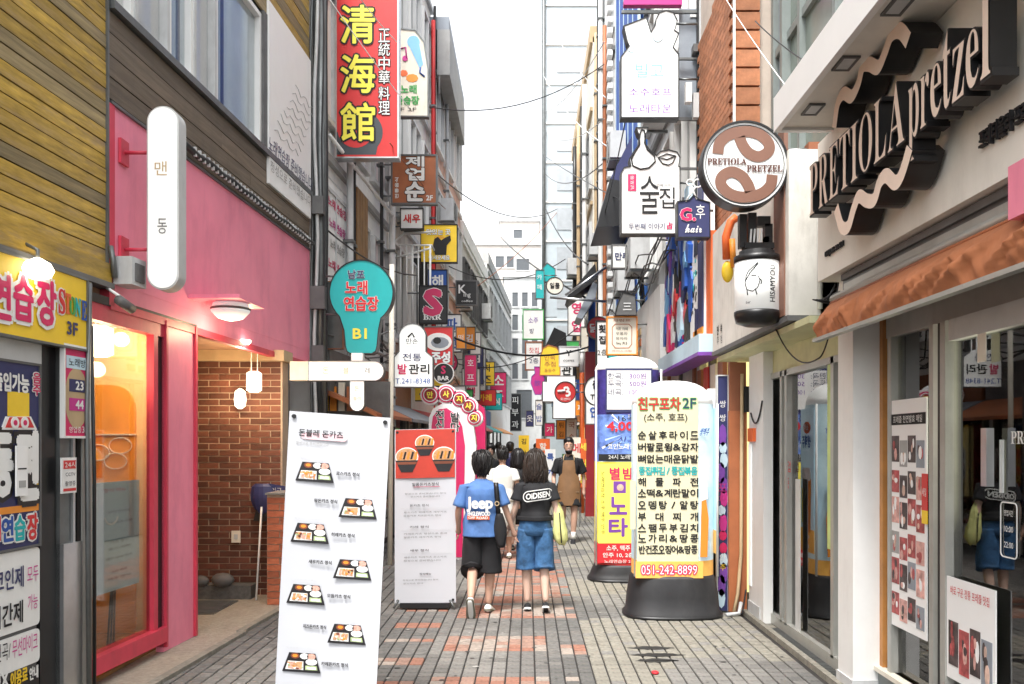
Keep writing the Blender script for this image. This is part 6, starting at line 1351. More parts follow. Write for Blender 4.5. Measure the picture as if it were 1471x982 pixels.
# ================================================================== LIT ADVERTISING PILLARS
mat('ad_yellow', (.72, .67, .46), .4, .03, emit=.03); mat('ad_blue', (.55, .74, .84), .4, .15, scale=3, emit=.1); mat('ad_orange', (.85, .45, .10), .4, .1, emit=.1); mat('ad_navy', (.04, .03, .2), .4, .5, scale=7); mat('ad_burst', (.14, .24, .60), .4, .5, scale=9, emit=.1); mat('ad_side', (.62, .80, .88), .4, .2, scale=4, emit=.1); mat('ad_lemon', (.88, .78, .12), .4, .04, emit=.1)
def ad_pillar(name, label, cx, Y, w_, d_, zt, zb, dome, bands, face):
    t = thing(name, label, 'advertising pillar', (cx, Y, 0)); n = 40
    def sec(sx, sy, z_): return [Vector((cx + sx * (abs(math.cos(a)) ** .68) * (1 if math.cos(a) >= 0 else -1), Y + sy * (abs(math.sin(a)) ** .68) * (1 if math.sin(a) >= 0 else -1), z_)) for a in (2 * math.pi * (k + .5) / n for k in range(n))]
    b = MB(); b.loft([sec(w_ * .60, d_ * .62, 0), sec(w_ * .60, d_ * .62, .04), sec(w_ * .575, d_ * .59, .06), sec(w_ * .56, d_ * .57, zb * .5), sec(w_ * .52, d_ * .54, zb - .03), sec(w_ * .50, d_ * .52, zb)], 'rubber'); part('base', b, t)
    b = MB(); b.loft([sec(w_ * .615, d_ * .635, .0), sec(w_ * .615, d_ * .635, .03)], 'black'); part('foot_rim', b, t)
    for z0, z1, m in bands: b = MB(); b.loft([sec(w_ / 2, d_ / 2, z0), sec(w_ / 2, d_ / 2, z1)], m, cap=False); part('band', b, t)
    b = MB(); b.loft([sec(w_ / 2 * math.cos(R(a)) ** .8, d_ / 2 * math.cos(R(a)) ** .8, zt - dome + dome * math.sin(R(a))) for a in (0, 15, 30, 45, 58, 70, 80, 86)], 'lit_white'); part('dome', b, t)
    for s_ in (-1, 1): b = MB(); b.tube([(cx + s_ * w_ * .5, Y - d_ * .46, zb), (cx + s_ * w_ * .5, Y - d_ * .46, zt - dome)], .012, 'white', 6); part('edge_rail', b, t)
    face(t, Fr((0, Y - d_ / 2 - .002, 0), (1, 0, 0), (0, -1, 0)), Y - d_ / 2); return t
def side_advert(t, x, Yc, d_, m):
    """beer advert printed on the side that faces the right-hand shops"""
    f = Fr((x + .002, Yc, 0), (0, 1, 0), (1, 0, 0)); h = d_ * .36
    for (z0, z1, mm) in ((.62, .85, 'ad_orange'), (.85, 2.05, m)): b = MB(); b.box(f, -h, z0, 0, h, z1, .004, mm); part('side_panel', b, t)
    b = MB(); b.prism(f, [(-h * .5, .82), (h * .5, .82), (h * .6, 1.35), (-h * .6, 1.35)], .004, .010, 'orange'); b.prism(f, rrect(-h * .66, 1.33, h * .66, 1.46, .05), .010, .016, 'clean_white')
    b.box(f, h * .62, .9, .004, h * .74, 1.25, .010, 'lemon'); part('beer_picture', b, t)
    b = MB(); b.prism(f, circ(0, 1.86, h * .5, 20, .06), .004, .010, 'orangered'); b.text(f, '생맥주', 0, 1.72, .12, 'blue', w=h * 1.3, c=.012, off=.03); b.text(f, '소주', 0, 1.86, .06, 'white', c=.014, off=.03); b.text(f, '2F', 0, .73, .12, 'clean_white', c=.010, off=.05); part('side_lettering', b, t)
Yp = 8.35; yf = Yp - .27
def face1(t, fr, yf):
    q = lambda a, c: (X(a, yf), Z(c, yf))
    b = MB(); b.box(fr, *q(915, 806), 0, *q(1003, 570), .004, 'ad_yellow'); part('face', b, t)
    b = MB(); b.box(fr, *q(913, 830), 0, *q(1010, 806), .006, 'ad_orange'); b.text(fr, '051-242-8899', *q(961, 818), 13 * yf / F, 'crimson', w=80 * yf / F, c=.010, off=.12); b.text(fr, '051-242-8899', *q(961, 818), 13 * yf / F, 'white', w=80 * yf / F, c=.013); part('phone_band', b, t)
    b = MB(); k = yf / F
    b.text(fr, '친구포차', *q(947, 580), 19 * k, 'green', w=60 * k, c=.006, off=.06); b.text(fr, '친구포차', *q(947, 580), 18 * k, 'redink', w=60 * k, c=.009, off=.02)
    b.text(fr, '2F', *q(990, 579), 15 * k, 'green', w=19 * k, c=.006, off=.05); b.text(fr, '2F', *q(990, 579), 14 * k, 'navy', w=18 * k, c=.009); b.text(fr, '(소주, 호프)', *q(956, 600), 13 * k, 'ink', w=62 * k, c=.008, off=.01); part('heading', b, t)
    rows = ['순살후라이드', '버팔로윙&감자', '뼈없는매운닭발', '똥집튀김/똥집볶음', '해물파전', '스텀&계란주리이'.replace('스텀', '소떡').replace('주리이', '말이'), '오뎅탕/알탕', '부대찌개', '스팸두부김치', '노가리&땅콩', '반건조오징어&땅콩']
    ys = [625, 642, 659, 676, 692, 708, 725, 742, 758, 773, 789]
    for i, (s_, y_) in enumerate(zip(rows, ys)):
        b = MB(); n = len(s_); x0, x1 = 922, 997
        m = 'teal' if i == 3 else 'ink'
        for j, ch in enumerate(s_): hh = 11.5 if ch not in '/&' else 9; b.text(fr, ch, *q(x0 + (x1 - x0) * j / (n - 1), y_), hh * k, m, w=min(11, 78 / n) * k * (1 if ch != '/' else .5), c=.008, off=.032)
        part('menu_row', b, t)
    b = MB(); b.box(fr, *q(905, 760), .0, *q(913, 690), .003, 'ad_yellow'); b.text(fr, '생맥주', X(1015, yf) - .02, Z(620, yf), .07, 'blue', w=.09, c=.0, skew=.3, off=.02)
    b.prism(fr, [q(1006, 800), q(1016, 800), q(1018, 745), q(1012, 700), q(1008, 720)], -.01, .002, 'orange'); b.prism(fr, [q(1007, 720), q(1017, 716), q(1015, 690), q(1009, 694)], .002, .004, 'clean_white'); part('picture', b, t)
    side_advert(t, X(965, Yp) + .40, Yp, .54, 'ad_blue')
z0_, z1_ = Z(836, yf), Z(560, yf)
ad_pillar('advertising_pillar', 'white domed advertising pillar listing Korean bar food on a black base', X(965, Yp), Yp, .80, .54, Z(547, Yp), Z(828, yf), .24,
          [(Z(828, yf), Z(806, yf), 'ad_orange'), (Z(806, yf), Z(700, yf), 'ad_blue'), (Z(700, yf), Z(547, Yp) - .24, 'ad_side')], face1)
Yp2 = 10.5; yf2 = Yp2 - .25
def face2(t, fr, yf):
    q = lambda a, c: (X(a, yf), Z(c, yf)); k = yf / F
    b = MB(); b.prism(fr, [q(870, 592), q(937, 592), q(937, 529), q(870, 529)], .0, .005, 'navy'); b.box(fr, *q(872, 588), .005, *q(935, 532), .008, 'clean_white')
    for y_, l_, r_ in ((540, '한곡:', '300원'), (551, '두곡:', '500원'), (563, '네곡:', '1000원')): b.text(fr, l_, *q(884, y_), 9 * k, 'navy', w=22 * k, c=.011); b.text(fr, r_, *q(916, y_), 8 * k, 'purple', w=24 * k, c=.011)
    part('price_table', b, t)
    b = MB(); rng = random.Random(4)
    for i in range(44):
        a = rng.uniform(0, 6.28); cx_, cy_ = 905, 620; r0, r1 = rng.uniform(8, 18), rng.uniform(24, 60)
        p0 = (cx_ + r0 * math.cos(a), cy_ + r0 * math.sin(a)); p1 = (cx_ + r1 * math.cos(a), cy_ + r1 * math.sin(a)); p2 = (cx_ + r1 * math.cos(a + .07), cy_ + r1 * math.sin(a + .07))
        if all(862 < p[0] < 948 and 594 < p[1] < 645 for p in (p0, p1, p2)): b.add([fr(*q(*p0), .003), fr(*q(*p1), .003), fr(*q(*p2), .003)], [(0, 1, 2)], 'clean_white' if i % 3 else 'pale_blue')
    b.text(fr, '16곡', *q(900, 601), 9 * k, 'ink', w=24 * k, c=.010)
    b.text(fr, '4,000', *q(896, 613), 14 * k, 'redink', w=48 * k, c=.010, off=.05); b.text(fr, '신곡', *q(900, 632), 11 * k, 'navy', w=26 * k, c=.010, skew=.3); part('starburst', b, t)
    b = MB(); b.box(fr, *q(860, 662), .002, *q(948, 652), .005, 'black'); b.text(fr, '코인노래연습장', *q(900, 641), 8 * k, 'white', w=54 * k, c=.008, off=.02); b.text(fr, '24시 노래연습장', *q(900, 656), 7 * k, 'white', w=52 * k, c=.009); part('heading', b, t)
    b = MB(); b.box(fr, *q(859, 780), .001, *q(948, 666), .004, 'ad_lemon'); b.text(fr, '별', *q(883, 680), 17 * k, 'crimson', c=.008, off=.03); b.text(fr, '밤', *q(902, 680), 16 * k, 'crimson', c=.008, off=.03)
    b.prism(fr, [q(881, 708), q(899, 708), q(899, 691), q(881, 691)], .004, .007, 'purple'); b.prism(fr, circ(*q(891, 700), 5 * k, 14), .007, .009, 'photo_flesh'); b.text(fr, '노', *q(888, 726), 24 * k, 'purple', c=.008, off=.04, w=24 * k); b.text(fr, '타', *q(888, 757), 25 * k, 'purple', c=.008, off=.04, w=26 * k)
    b.text(fr, '노래연습장 소주 맥주 안주', *q(866, 722), 5 * k, 'ink', w=90 * k, rot=R(-90), c=.008); part('name_panel', b, t)
    b = MB(); b.box(fr, *q(858, 808), .001, *q(948, 780), .006, 'redink'); b.text(fr, '소주, 맥주', *q(888, 787), 8 * k, 'white', w=34 * k, c=.009, off=.02); b.text(fr, '안주 10, 2층', *q(888, 797), 7 * k, 'white', w=44 * k, c=.009, off=.02); b.text(fr, '노래연습장 2층', *q(890, 806), 5 * k, 'white', w=44 * k, c=.009); part('price_band', b, t)
ad_pillar('advertising_pillar', 'purple and yellow domed karaoke pillar behind the white food pillar', X(900, Yp2), Yp2, .80, .50, Z(512, Yp2), Z(812, yf2), .18,
          [(Z(812, yf2), Z(780, yf2), 'red'), (Z(780, yf2), Z(663, yf2), 'ad_lemon'), (Z(663, yf2), Z(595, yf2), 'ad_burst'), (Z(595, yf2), Z(512, Yp2) - .18, 'ad_navy')], face2)
# ================================================================== SMALLER SIGNS, WIRES AND CLUTTER DOWN THE ALLEY
CN = {'red': 'red', 'yellow': 'yellow', 'blue': 'royal blue', 'white': 'white', 'crimson': 'pink red', 'teal': 'teal', 'orange': 'orange', 'black': 'black', 'green': 'green', 'navy': 'navy', 'cream': 'cream', 'brown': 'brown', 'purple': 'purple', 'sky_blue': 'pale blue'}
def auto_sign(side, Yq, py, w_, h_, m, tm, word, rnd_=False, vertical=False):
    k = F / Yq; wall = VX + F * ((LX0 + .052 * Yq) if side == 'left' else (1.98 if Yq < 23 else 1.72)) / Yq; gap = .12 * k
    x0 = wall + gap if side == 'left' else wall - gap - w_ * k; x1 = x0 + w_ * k; y1 = py + h_ * k; cx = (x0 + x1) / 2
    shape = 'round' if rnd_ else ('upright' if h_ > 1.25 * w_ else ('wide' if w_ > 1.25 * h_ else 'square'))
    ol = c2(cx, (py + y1) / 2, w_ * k / 2, 20) if rnd_ else B(x0, py, x1, y1)
    n = len(word)
    if vertical or shape == 'upright': tx = [(ch, cx, py + (y1 - py) * (i + .5) / n, min((y1 - py) / n * .62, w_ * k * .7), tm, dict(off=.03)) for i, ch in enumerate(word)]
    else: tx = [(word, cx, (py + y1) / 2, min((y1 - py) * .45, w_ * k * .4), tm, dict(off=.03))]
    far = 'mid' if Yq < 20 else ('distant' if Yq < 26 else 'far')
    ax = (x0, py + 4, wall, py + 4) if side == 'left' else (x1, py + 4, wall, py + 4)
    blade('round_sign' if rnd_ else 'blade_sign', f'{far} {shape} {CN[m]} sign with {CN[tm]} lettering {word} on the {side} row', Yq, ol, m, tx, frame=('dgrey', 'lgrey', 'black')[n % 3 if side == 'left' else (n + 1) % 3], fw=.02, th=.12, arms=[ax, (ax[0], y1 - 4, ax[2], y1 - 4)], group='small projecting signs down the alley')
for a in (('left', 15.6, 300, .4, .36, 'white', 'red', '새우'), ('left', 17.0, 545, .6, .42, 'yellow', 'navy', '호프'), ('left', 18.6, 388, .4, 1.0, 'blue', 'white', '해물'), ('left', 19.6, 505, .5, .5, 'crimson', 'white', '감자', True),
          ('left', 20.6, 452, .45, .9, 'white', 'blue', '파전'), ('left', 21.8, 560, .6, .4, 'green', 'white', '두부'), ('left', 23.2, 470, .5, .6, 'orange', 'white', '튀김'), ('left', 24.4, 530, .5, .9, 'white', 'crimson', '오뎅'),
          ('left', 25.8, 500, .45, 1.1, 'navy', 'white', '김치'), ('left', 27.4, 560, .7, .5, 'red', 'yellow', '카레'), ('left', 29, 520, .5, .8, 'yellow', 'black', '치즈'), ('left', 31, 565, .6, .6, 'teal', 'white', '정식'), ('left', 33, 535, .6, 1.2, 'crimson', 'white', '소주'),
          ('right', 15.0, 352, .33, .4, 'white', 'navy', '만두'), ('right', 16.2, 540, .5, .7, 'yellow', 'red', '볶음'), ('right', 17.2, 470, .42, 1.1, 'teal', 'white', '노래'), ('right', 18.0, 575, .6, .5, 'white', 'blue', '안주'),
          ('right', 19.0, 455, .5, .5, 'red', 'white', '닭발', True), ('right', 20.0, 545, .45, .9, 'purple', 'white', '마전'), ('right', 21.2, 470, .5, .8, 'cream', 'brown', '전통'), ('right', 22.4, 575, .7, .4, 'orange', 'white', '찌개'),
          ('right', 23.6, 430, .45, 1.0, 'white', 'crimson', '영업'), ('right', 24.8, 545, .55, .8, 'blue', 'white', '코인'), ('right', 26.2, 490, .6, .6, 'green', 'white', '사진'), ('right', 27.6, 570, .6, .6, 'crimson', 'yellow', '모듬'), ('right', 29, 520, .5, 1.1, 'white', 'black', '관리'),
          ('right', 31, 560, .7, .6, 'sky_blue', 'navy', '시간'), ('right', 32.6, 500, .6, .9, 'yellow', 'brown', '안내')):
    auto_sign(*a)
for i, (a, Ya_, b_, Yb_, r_, sg, m, lb) in enumerate((
    ((600, 150), 18, (868, 92), 20, .012, .5, 'black', 'thin black wire sagging between the red sign and the louvred building'), ((628, 250), 20, (800, 300), 28, .014, .6, 'dgrey', 'grey wire sagging above the yellow square sign'),
    ((640, 380), 22, (812, 372), 25, .014, .5, 'black', 'black wire across the sky above the dark skyline sign'), ((782, 110), 33, (872, 210), 18, .016, .3, 'lgrey', 'pale wire falling across the tower block'),
    ((784, 250), 33, (865, 235), 19, .014, .4, 'dgrey', 'grey wire level in front of the tower block'), ((784, 300), 33, (845, 380), 22, .02, .3, 'black', 'black wire dropping to the half open awning'),
    ((650, 520), 23, (830, 470), 22, .014, .5, 'black', 'black wire low across the alley behind the yellow plaque'), ((900, 165), 12, (862, 330), 18, .01, .1, 'black', 'black wire hanging from the bottle sign to the blue building'),
    ((560, 205), 11.4, (640, 300), 17, .008, .05, 'brown', 'thin brown wire below the karaoke microphone sign'), ((470, 330), 10.8, (600, 395), 15, .012, .15, 'black', 'black cable drooping from the pole toward the balcony'), ((470, 480), 10.8, (570, 470), 12, .014, .1, 'dgrey', 'dark cable from the pole to the foot care sign'))):
    wpx(a, Ya_, b_, Yb_, lb, r_, sg, m)
for a, z_, lb in ((-16.2, 4.6, 'air conditioner low on the blue panelled building'), (-17.6, 7.6, 'air conditioner high on the blue panelled building'), (-22.0, 6.6, 'air conditioner on the louvred wall by the tan pipe'), (-26.5, 4.2, 'air conditioner low on the far cream house'), (-28.5, 7.4, 'air conditioner at the top of the far cream house')):
    aircon(RW(2.1 if a > -19.5 else (2.0 if a > -23 else 1.75)), a, z_, 'air conditioners on the right row', lb)
for a, z_, lb in ((21.0, 7.2, 'air conditioner high on the salmon wall'), (24.2, 5.6, 'air conditioner at the far end of the salmon wall'), (27.5, 4.0, 'air conditioner on the low pale shop building'), (30.5, 6.2, 'air conditioner high on the low pale shop building')):
    aircon(LW, a, z_, 'air conditioners on the left row', lb)
t = thing('cable_bundle', 'tangle of black cables running along the left houses at first floor height', 'cable', LW(16, 3.1, .2))
for k in range(6):
    b = MB(); b.tube([LW(11 + q * .8, 3.05 + .12 * math.sin(q * 1.7 + k) + .05 * k, .18 + .03 * k) for q in range(24)], .012, ('black', 'dgrey')[k % 2], 5); part('cable', b, t)
t = thing('cable_bundle', 'tangle of dark cables running along the right houses above the white fascia', 'cable', (1.9, 16, 4.3))
for k in range(6):
    b = MB(); b.tube([(1.93 - .03 * k, 11 + q * .8, 4.25 + .18 * math.sin(q * 1.3 + k * 2) + .06 * k) for q in range(15)], .012, ('black', 'dgrey')[k % 2], 5); part('cable', b, t)
# crumpled red wrapper on the paving
b = MB(); Yl = 1.7 * F / (968 - VY); b.ball((X(941, Yl), Yl, .012), .03, .04, .012, 'redink', 7, 4); solo('wrapper', b, 'small crumpled red wrapper lying on the pale paving', 'litter', (X(941, Yl), Yl, 0))

# more shop units at street level further down
def shop_unit(fr, a0, a1, lb, m1, m2, glow='window_glass'):
    t = thing('shop', lb, 'shop', fr((a0 + a1) / 2, 0, 0))
    b = MB(); b.box(fr, a0, 2.35, -.05, a1, 2.95, .12, m1); part('fascia', b, t)
    b = MB(); b.box(fr, a0 + .1, .35, -.055, a1 - .1, 2.3, .005, glow); part('pane', b, t)
    b = MB(); b.prism(Fr(fr(a0, 0, 0), fr.an, -fr.ax), [(.0, 2.45), (.6, 2.15), (.6, 2.1), (.0, 2.38)], -(a1 - a0), 0, m2); part('awning', b, t)
    for k in range(4): q = a0 + .1 + k * (a1 - a0 - .2) / 3; b = MB(); b.box(fr, q - .04, 0, -.05, q + .04, 2.35, .04, 'dsteel'); part('post', b, t)
    b = MB(); b.box(fr, a0 + .2, .3, .05, a0 + .9, 1.3, .4, m2); b.box(fr, a0 + 1.2, .0, .05, a0 + 1.7, .8, .45, m1); part('display', b, t)
for a in ((LW, 25.6, 29, 'pale shop unit with red awning past the salmon building', 'cream', 'red'), (LW, 29.2, 33, 'shop unit with teal awning far down the left side', 'blue', 'teal'), (LW, 33.4, 39, 'last shop unit on the left with orange awning', 'white', 'orange'),
          (RW(2.0), -23, -19.7, 'shop unit with yellow awning beyond the dark red post', 'crimson', 'yellow', 'shop_glow'), (RW(1.75), -28, -23.3, 'far right shop unit with white awning', 'orange', 'white', 'shop_glow'), (RW(1.75), -33, -28.2, 'farthest right shop unit with green awning', 'navy', 'green')): shop_unit(*a)

cable('black power cable lying on the paving from the white pillar sign to the wall', [(X(965, Yp) + .3, Yp + .2, .012), (X(965, Yp) + .55, Yp + .05, .010), (2.12, Yp - .1, .012), (2.17, Yp - .05, .25)], .009, sag=0, name='power_cable')
b = MB(); gr_ = random.Random(5)                                   # old gum and grease spots on the paving
mat('gum', (.06, .058, .055), .8, .2); mat('gum_pale', (.34, .33, .31), .8, .1)
for k in range(170):
    x_, y_ = gr_.uniform(-2.3, 2.05), 5.6 + 9 * gr_.random() ** 1.4; r_ = gr_.uniform(.008, .026); q_ = gr_.random() * 6
    if x_ > -2.7 + .052 * (y_ - 6.7): b.add([(x_ + r_ * gr_.uniform(.7, 1.2) * math.cos(q_ + i * .9), y_ + r_ * gr_.uniform(.7, 1.2) * math.sin(q_ + i * .9), .0032) for i in range(7)], [tuple(range(7))], 'gum' if k % 3 else 'gum_pale')
struct('gum_spots', b, 'stuff')
# ================================================================== PEOPLE
mat('skin', (.55, .33, .24), .55, .06, scale=3); mat('skin_pale', (.62, .42, .33), .55, .05); mat('hair_black', (.012, .010, .010), .35, .5, stretch=(20, 20, 1), bump=.3); mat('hair_brown', (.028, .018, .013), .4, .6, scale=4, stretch=(20, 20, 1), bump=.5)
mat('shirt_blue', (.075, .17, .40), .8, .25, scale=5, bump=1.0, stretch=(1, 1, .6)); mat('cloth_black', (.012, .012, .014), .85, .3, bump=.2); mat('denim', (.04, .12, .26), .85, .55, scale=10, bump=.8, dirt=.35, dcol=(.25, .36, .50)); mat('cloth_white', (.75, .74, .70), .85, .05); mat('sole', (.15, .14, .10), .7, .15)
mat('bag_yellow', (.70, .70, .28), .45, .12, scale=9, bump=.4); mat('khaki', (.40, .30, .18), .8, .1)
def skinmesh(chains, mname, sub=1):
    """chains of (point, radius) grown into one smooth surface with a Skin modifier"""
    me = bpy.data.meshes.new('skel'); vs, es, rs, idx = [], [], [], {}
    roots = []
    for ch in chains:
        prev = None
        for p_, r_ in ch:
            k = tuple(round(c, 4) for c in p_)
            if k not in idx: idx[k] = len(vs); vs.append(p_); rs.append(r_); 
            if prev is not None and (prev, idx[k]) not in es and prev != idx[k]: es.append((prev, idx[k]))
            prev = idx[k]
    me.from_pydata(vs, es, []); o = bpy.data.objects.new('skel', me)
    o.modifiers.new('s', 'SKIN').use_smooth_shade = True
    lay = me.skin_vertices[0].data
    # roots: one per island
    par = list(range(len(vs)))
    def fnd(i):
        while par[i] != i: i = par[i]
        return i
    for a, b_ in es: par[fnd(a)] = fnd(b_)
    seen = set()
    for i in range(len(vs)):
        r_ = rs[i]; lay[i].radius = r_ if isinstance(r_, tuple) else (r_, r_)
        g = fnd(i); lay[i].use_root = g not in seen; seen.add(g)
    if sub: m2 = o.modifiers.new('u', 'SUBSURF'); m2.levels = sub; m2.render_levels = sub
    e = evaluated(o); m = e.to_mesh()
    out = ([v.co.copy() for v in m.vertices], [tuple(p_.vertices) for p_ in m.polygons]); e.to_mesh_clear(); bpy.data.objects.remove(o); bpy.data.meshes.remove(me)
    return out
def oring(c, ax, rx, ry_, n=16, fwd=(0, 1, 0), wob=0, seed=0):
    """ellipse ring round c, perpendicular to ax; rx sideways, ry_ front to back"""
    ax = Vector(ax).normalized(); f_ = Vector(fwd); f_ = (f_ - ax * f_.dot(ax)).normalized(); s_ = ax.cross(f_).normalized(); c = Vector(c); out = []
    for k in range(n):
        t = 2 * math.pi * k / n; w_ = 1 + wob * math.sin(3 * t + seed) + wob * .6 * math.sin(7 * t + seed * 2.3)
        out.append(c + s_ * math.cos(t) * rx * w_ + f_ * math.sin(t) * ry_ * w_)
    return out
def folds(rings, sub=4, amp=.009, f=(9, 9, 5), seed=0):
    """more rings between the given ones, with uneven cloth folds"""
    out = []
    for i in range(len(rings) - 1):
        for k in range(sub): out.append([a.lerp(b_, k / sub) for a, b_ in zip(rings[i], rings[i + 1])])
    out.append(list(rings[-1])); res = []
    for r in out:
        c = sum(r, Vector()) / len(r)
        res.append([p + (p - c).normalized() * amp * (noise.noise(Vector((p.x * f[0] + seed, p.y * f[1], p.z * f[2] + p.x * 4))) + .6 * noise.noise(Vector((p.x * 22, p.y * 22 + seed, p.z * 9)))) for p in r])
    return res
def person(label, loc, face, scale, pose, look, group=None, detail=True):
    """pose: dict of joints in metres for a 1.70 m body facing +Y; look: colours and garments"""
    J = dict(pel=(0, 0, .93), che=(0, .01, 1.27), nck=(0, 0, 1.43), hed=(0, .02, 1.478),
             shL=(-.165, 0, 1.365), elL=(-.24, -.03, 1.11), wrL=(-.25, .05, .87), shR=(.165, 0, 1.365), elR=(.24, -.03, 1.11), wrR=(.25, .05, .87),
             hiL=(-.09, 0, .90), knL=(-.10, .03, .49), anL=(-.10, -.02, .085), hiR=(.09, 0, .90), knR=(.10, .03, .49), anR=(.10, -.02, .085), toL=(0, .17, -.055), toR=(0, .17, -.055))
    J.update(pose); J = {k: Vector(v) for k, v in J.items()}
    M_ = Matrix.Translation(Vector(loc)) @ Matrix.Rotation(face, 4, 'Z') @ Matrix.Scale(scale, 4)
    t = thing('person', label, 'person', loc, group)
    mv = lambda vs: [M_ @ Vector(v) for v in vs]
    def emit(mb, nm, lb=None):
        mb.v = [M_ @ v for v in mb.v]; return part(nm, mb, t, lb)
    skin = look.get('skin', 'skin'); lr = look.get('leg', 1.0)
    ch = [[(J['pel'], (.13, .10)), (J['pel'].lerp(J['che'], .5), (.115, .09)), (J['che'], (.14, .10)), (J['nck'], (.055, .055)), (J['hed'], (.05, .05)), (J['hed'] + Vector((0, .005, .06)), (.05, .055))]]
    for s_ in 'LR':
        sh, el, wr = J['sh' + s_], J['el' + s_], J['wr' + s_]
        ch.append([(J['che'], (.14, .10)), (sh, .055), (sh.lerp(el, .5), .045), (el, .037), (el.lerp(wr, .35), .038), (wr, .025)])
        hi, kn, an = J['hi' + s_], J['kn' + s_], J['an' + s_]
        ch.append([(J['pel'], (.13, .10)), (hi, .085 * lr), (hi.lerp(kn, .5), .075 * lr), (kn, .057 * lr), (kn.lerp(an, .3), .062 * lr), (kn.lerp(an, .7), .046 * lr), (an, .036 * lr)])
        d = (wr - el).normalized(); side = Vector((1, 0, 0)); hl = wr + d * .085
        if detail:
            fw = J.get('fw' + s_, Vector((0, 1, 0))); fw = (fw - d * fw.dot(d)).normalized(); out_ = d.cross(fw) * (1 if s_ == 'L' else -1)
            ch[-2] += [(wr + d * .03, (.020, .034)), (wr + d * .08, (.017, .040))]
            for i, l_ in enumerate((.070, .080, .074, .058)):
                b0 = wr + d * .075 + fw * (.030 - i * .020); cur = out_ * -.3
                ch.append([(b0, .010), (b0 + d * l_ * .5 + cur * l_ * .15, .0092), (b0 + d * l_ * .82 + cur * l_ * .6, .0085), (b0 + d * l_ * .95 + cur * l_ * 1.05, .0075)])
            b0 = wr + d * .03 + fw * .026; ch.append([(b0, .011), (b0 + d * .03 + fw * .022, .0105), (b0 + d * .058 + fw * .026, .009)])
        else: ch[-2] += [(wr + d * .05, (.022, .034)), (wr + d * .12, (.014, .026))]
    vs, fs = skinmesh(ch, skin); b = MB(); b.add(vs, fs, skin, True)
    # head, part of the same body mesh
    hc = J['hed'] + Vector((0, .015, .115)); hr = []
    for zz, rx, ry_, dy in ((-.125, .028, .03, .035), (-.11, .045, .055, .025), (-.085, .056, .075, .015), (-.05, .066, .088, .006), (-.01, .073, .094, 0), (.035, .076, .097, -.004), (.075, .070, .090, -.006), (.10, .055, .072, -.008), (.12, .025, .035, -.008)):
        hr.append(oring(hc + Vector((0, dy, zz)), (0, 0, 1), rx, ry_, 18))
    b.loft(hr, skin)
    b.loft([oring(hc + Vector((0, .088 + dy, zz)), (0, 0, 1), r_, r2, 8) for zz, r_, r2, dy in ((-.045, .014, .012, .010), (-.03, .016, .018, .012), (-.005, .009, .012, .006), (.02, .006, .008, .0))], skin)
    for s_ in (-1, 1):
        b.loft([oring(hc + Vector((s_ * .077, -.01, zz)), (0, 0, 1), .008, r_, 8) for zz, r_ in ((-.035, .006), (-.02, .015), (0, .019), (.02, .015), (.032, .005))], skin)
        b.ball(hc + Vector((s_ * .030, .083, .004)), .012, .008, .007, 'white', 8, 5); b.ball(hc + Vector((s_ * .030, .090, .004)), .006, .004, .006, 'ink', 6, 4)
        b.tube([hc + Vector((s_ * .014, .094, .022)), hc + Vector((s_ * .03, .094, .028)), hc + Vector((s_ * .048, .082, .024))], .004, 'ink', 5)
    b.tube([hc + Vector((-.022, .090, -.066)), hc + Vector((0, .098, -.064)), hc + Vector((.022, .090, -.066))], .005, 'highlight', 5)
    emit(b, 'body')
    # hair
    hm_ = look.get('hair', 'hair_black'); hs_ = look.get('hairstyle', 'short'); b = MB()
    def hrings(spec): return [[p_ + (p_ - hc).normalized() * .007 * math.sin(k * 2.9 + i * 1.3) for k, p_ in enumerate(oring(hc + Vector((0, dy, zz)), (0, 0, 1), rx, ry_, 24))] for i, (zz, rx, ry_, dy) in enumerate(spec)]
    if hs_ == 'short': b.loft(hrings([(-.105, .045, .040, -.050), (-.08, .066, .062, -.040), (-.04, .084, .085, -.030), (.01, .098, .098, -.022), (.05, .104, .106, -.012), (.09, .100, .106, -.006), (.122, .080, .088, -.006), (.148, .045, .05, -.008), (.155, .008, .01, -.008)]), hm_)
    elif hs_ == 'crop': b.loft(hrings([(-.05, .070, .06, -.045), (-.01, .082, .082, -.028), (.045, .086, .092, -.014), (.085, .084, .098, -.004), (.118, .070, .084, .0), (.142, .038, .045, -.002), (.148, .008, .01, -.004)]), hm_)
    elif hs_ == 'bob': b.loft(hrings([(-.205, .09, .04, -.06), (-.19, .118, .065, -.056), (-.16, .128, .085, -.050), (-.11, .128, .098, -.042), (-.05, .122, .102, -.032), (.02, .110, .104, -.020), (.07, .100, .104, -.010), (.11, .080, .088, -.006), (.14, .045, .05, -.008), (.148, .008, .01, -.008)]), hm_)
    elif hs_ == 'bun':
        b.loft(hrings([(-.06, .06, .06, -.04), (-.02, .080, .082, -.028), (.05, .089, .096, -.012), (.10, .076, .088, -.006), (.135, .03, .04, -.008)]), hm_); b.ball(hc + Vector((0, -.06, .12)), .045, .045, .04, hm_)
    ringsets = b.v; nr = len(ringsets) // 24; srng = random.Random(len(label)); g_ = 1 if hs_ != 'bob' else 1.4
    base_ = list(b.v[:nr * 24])
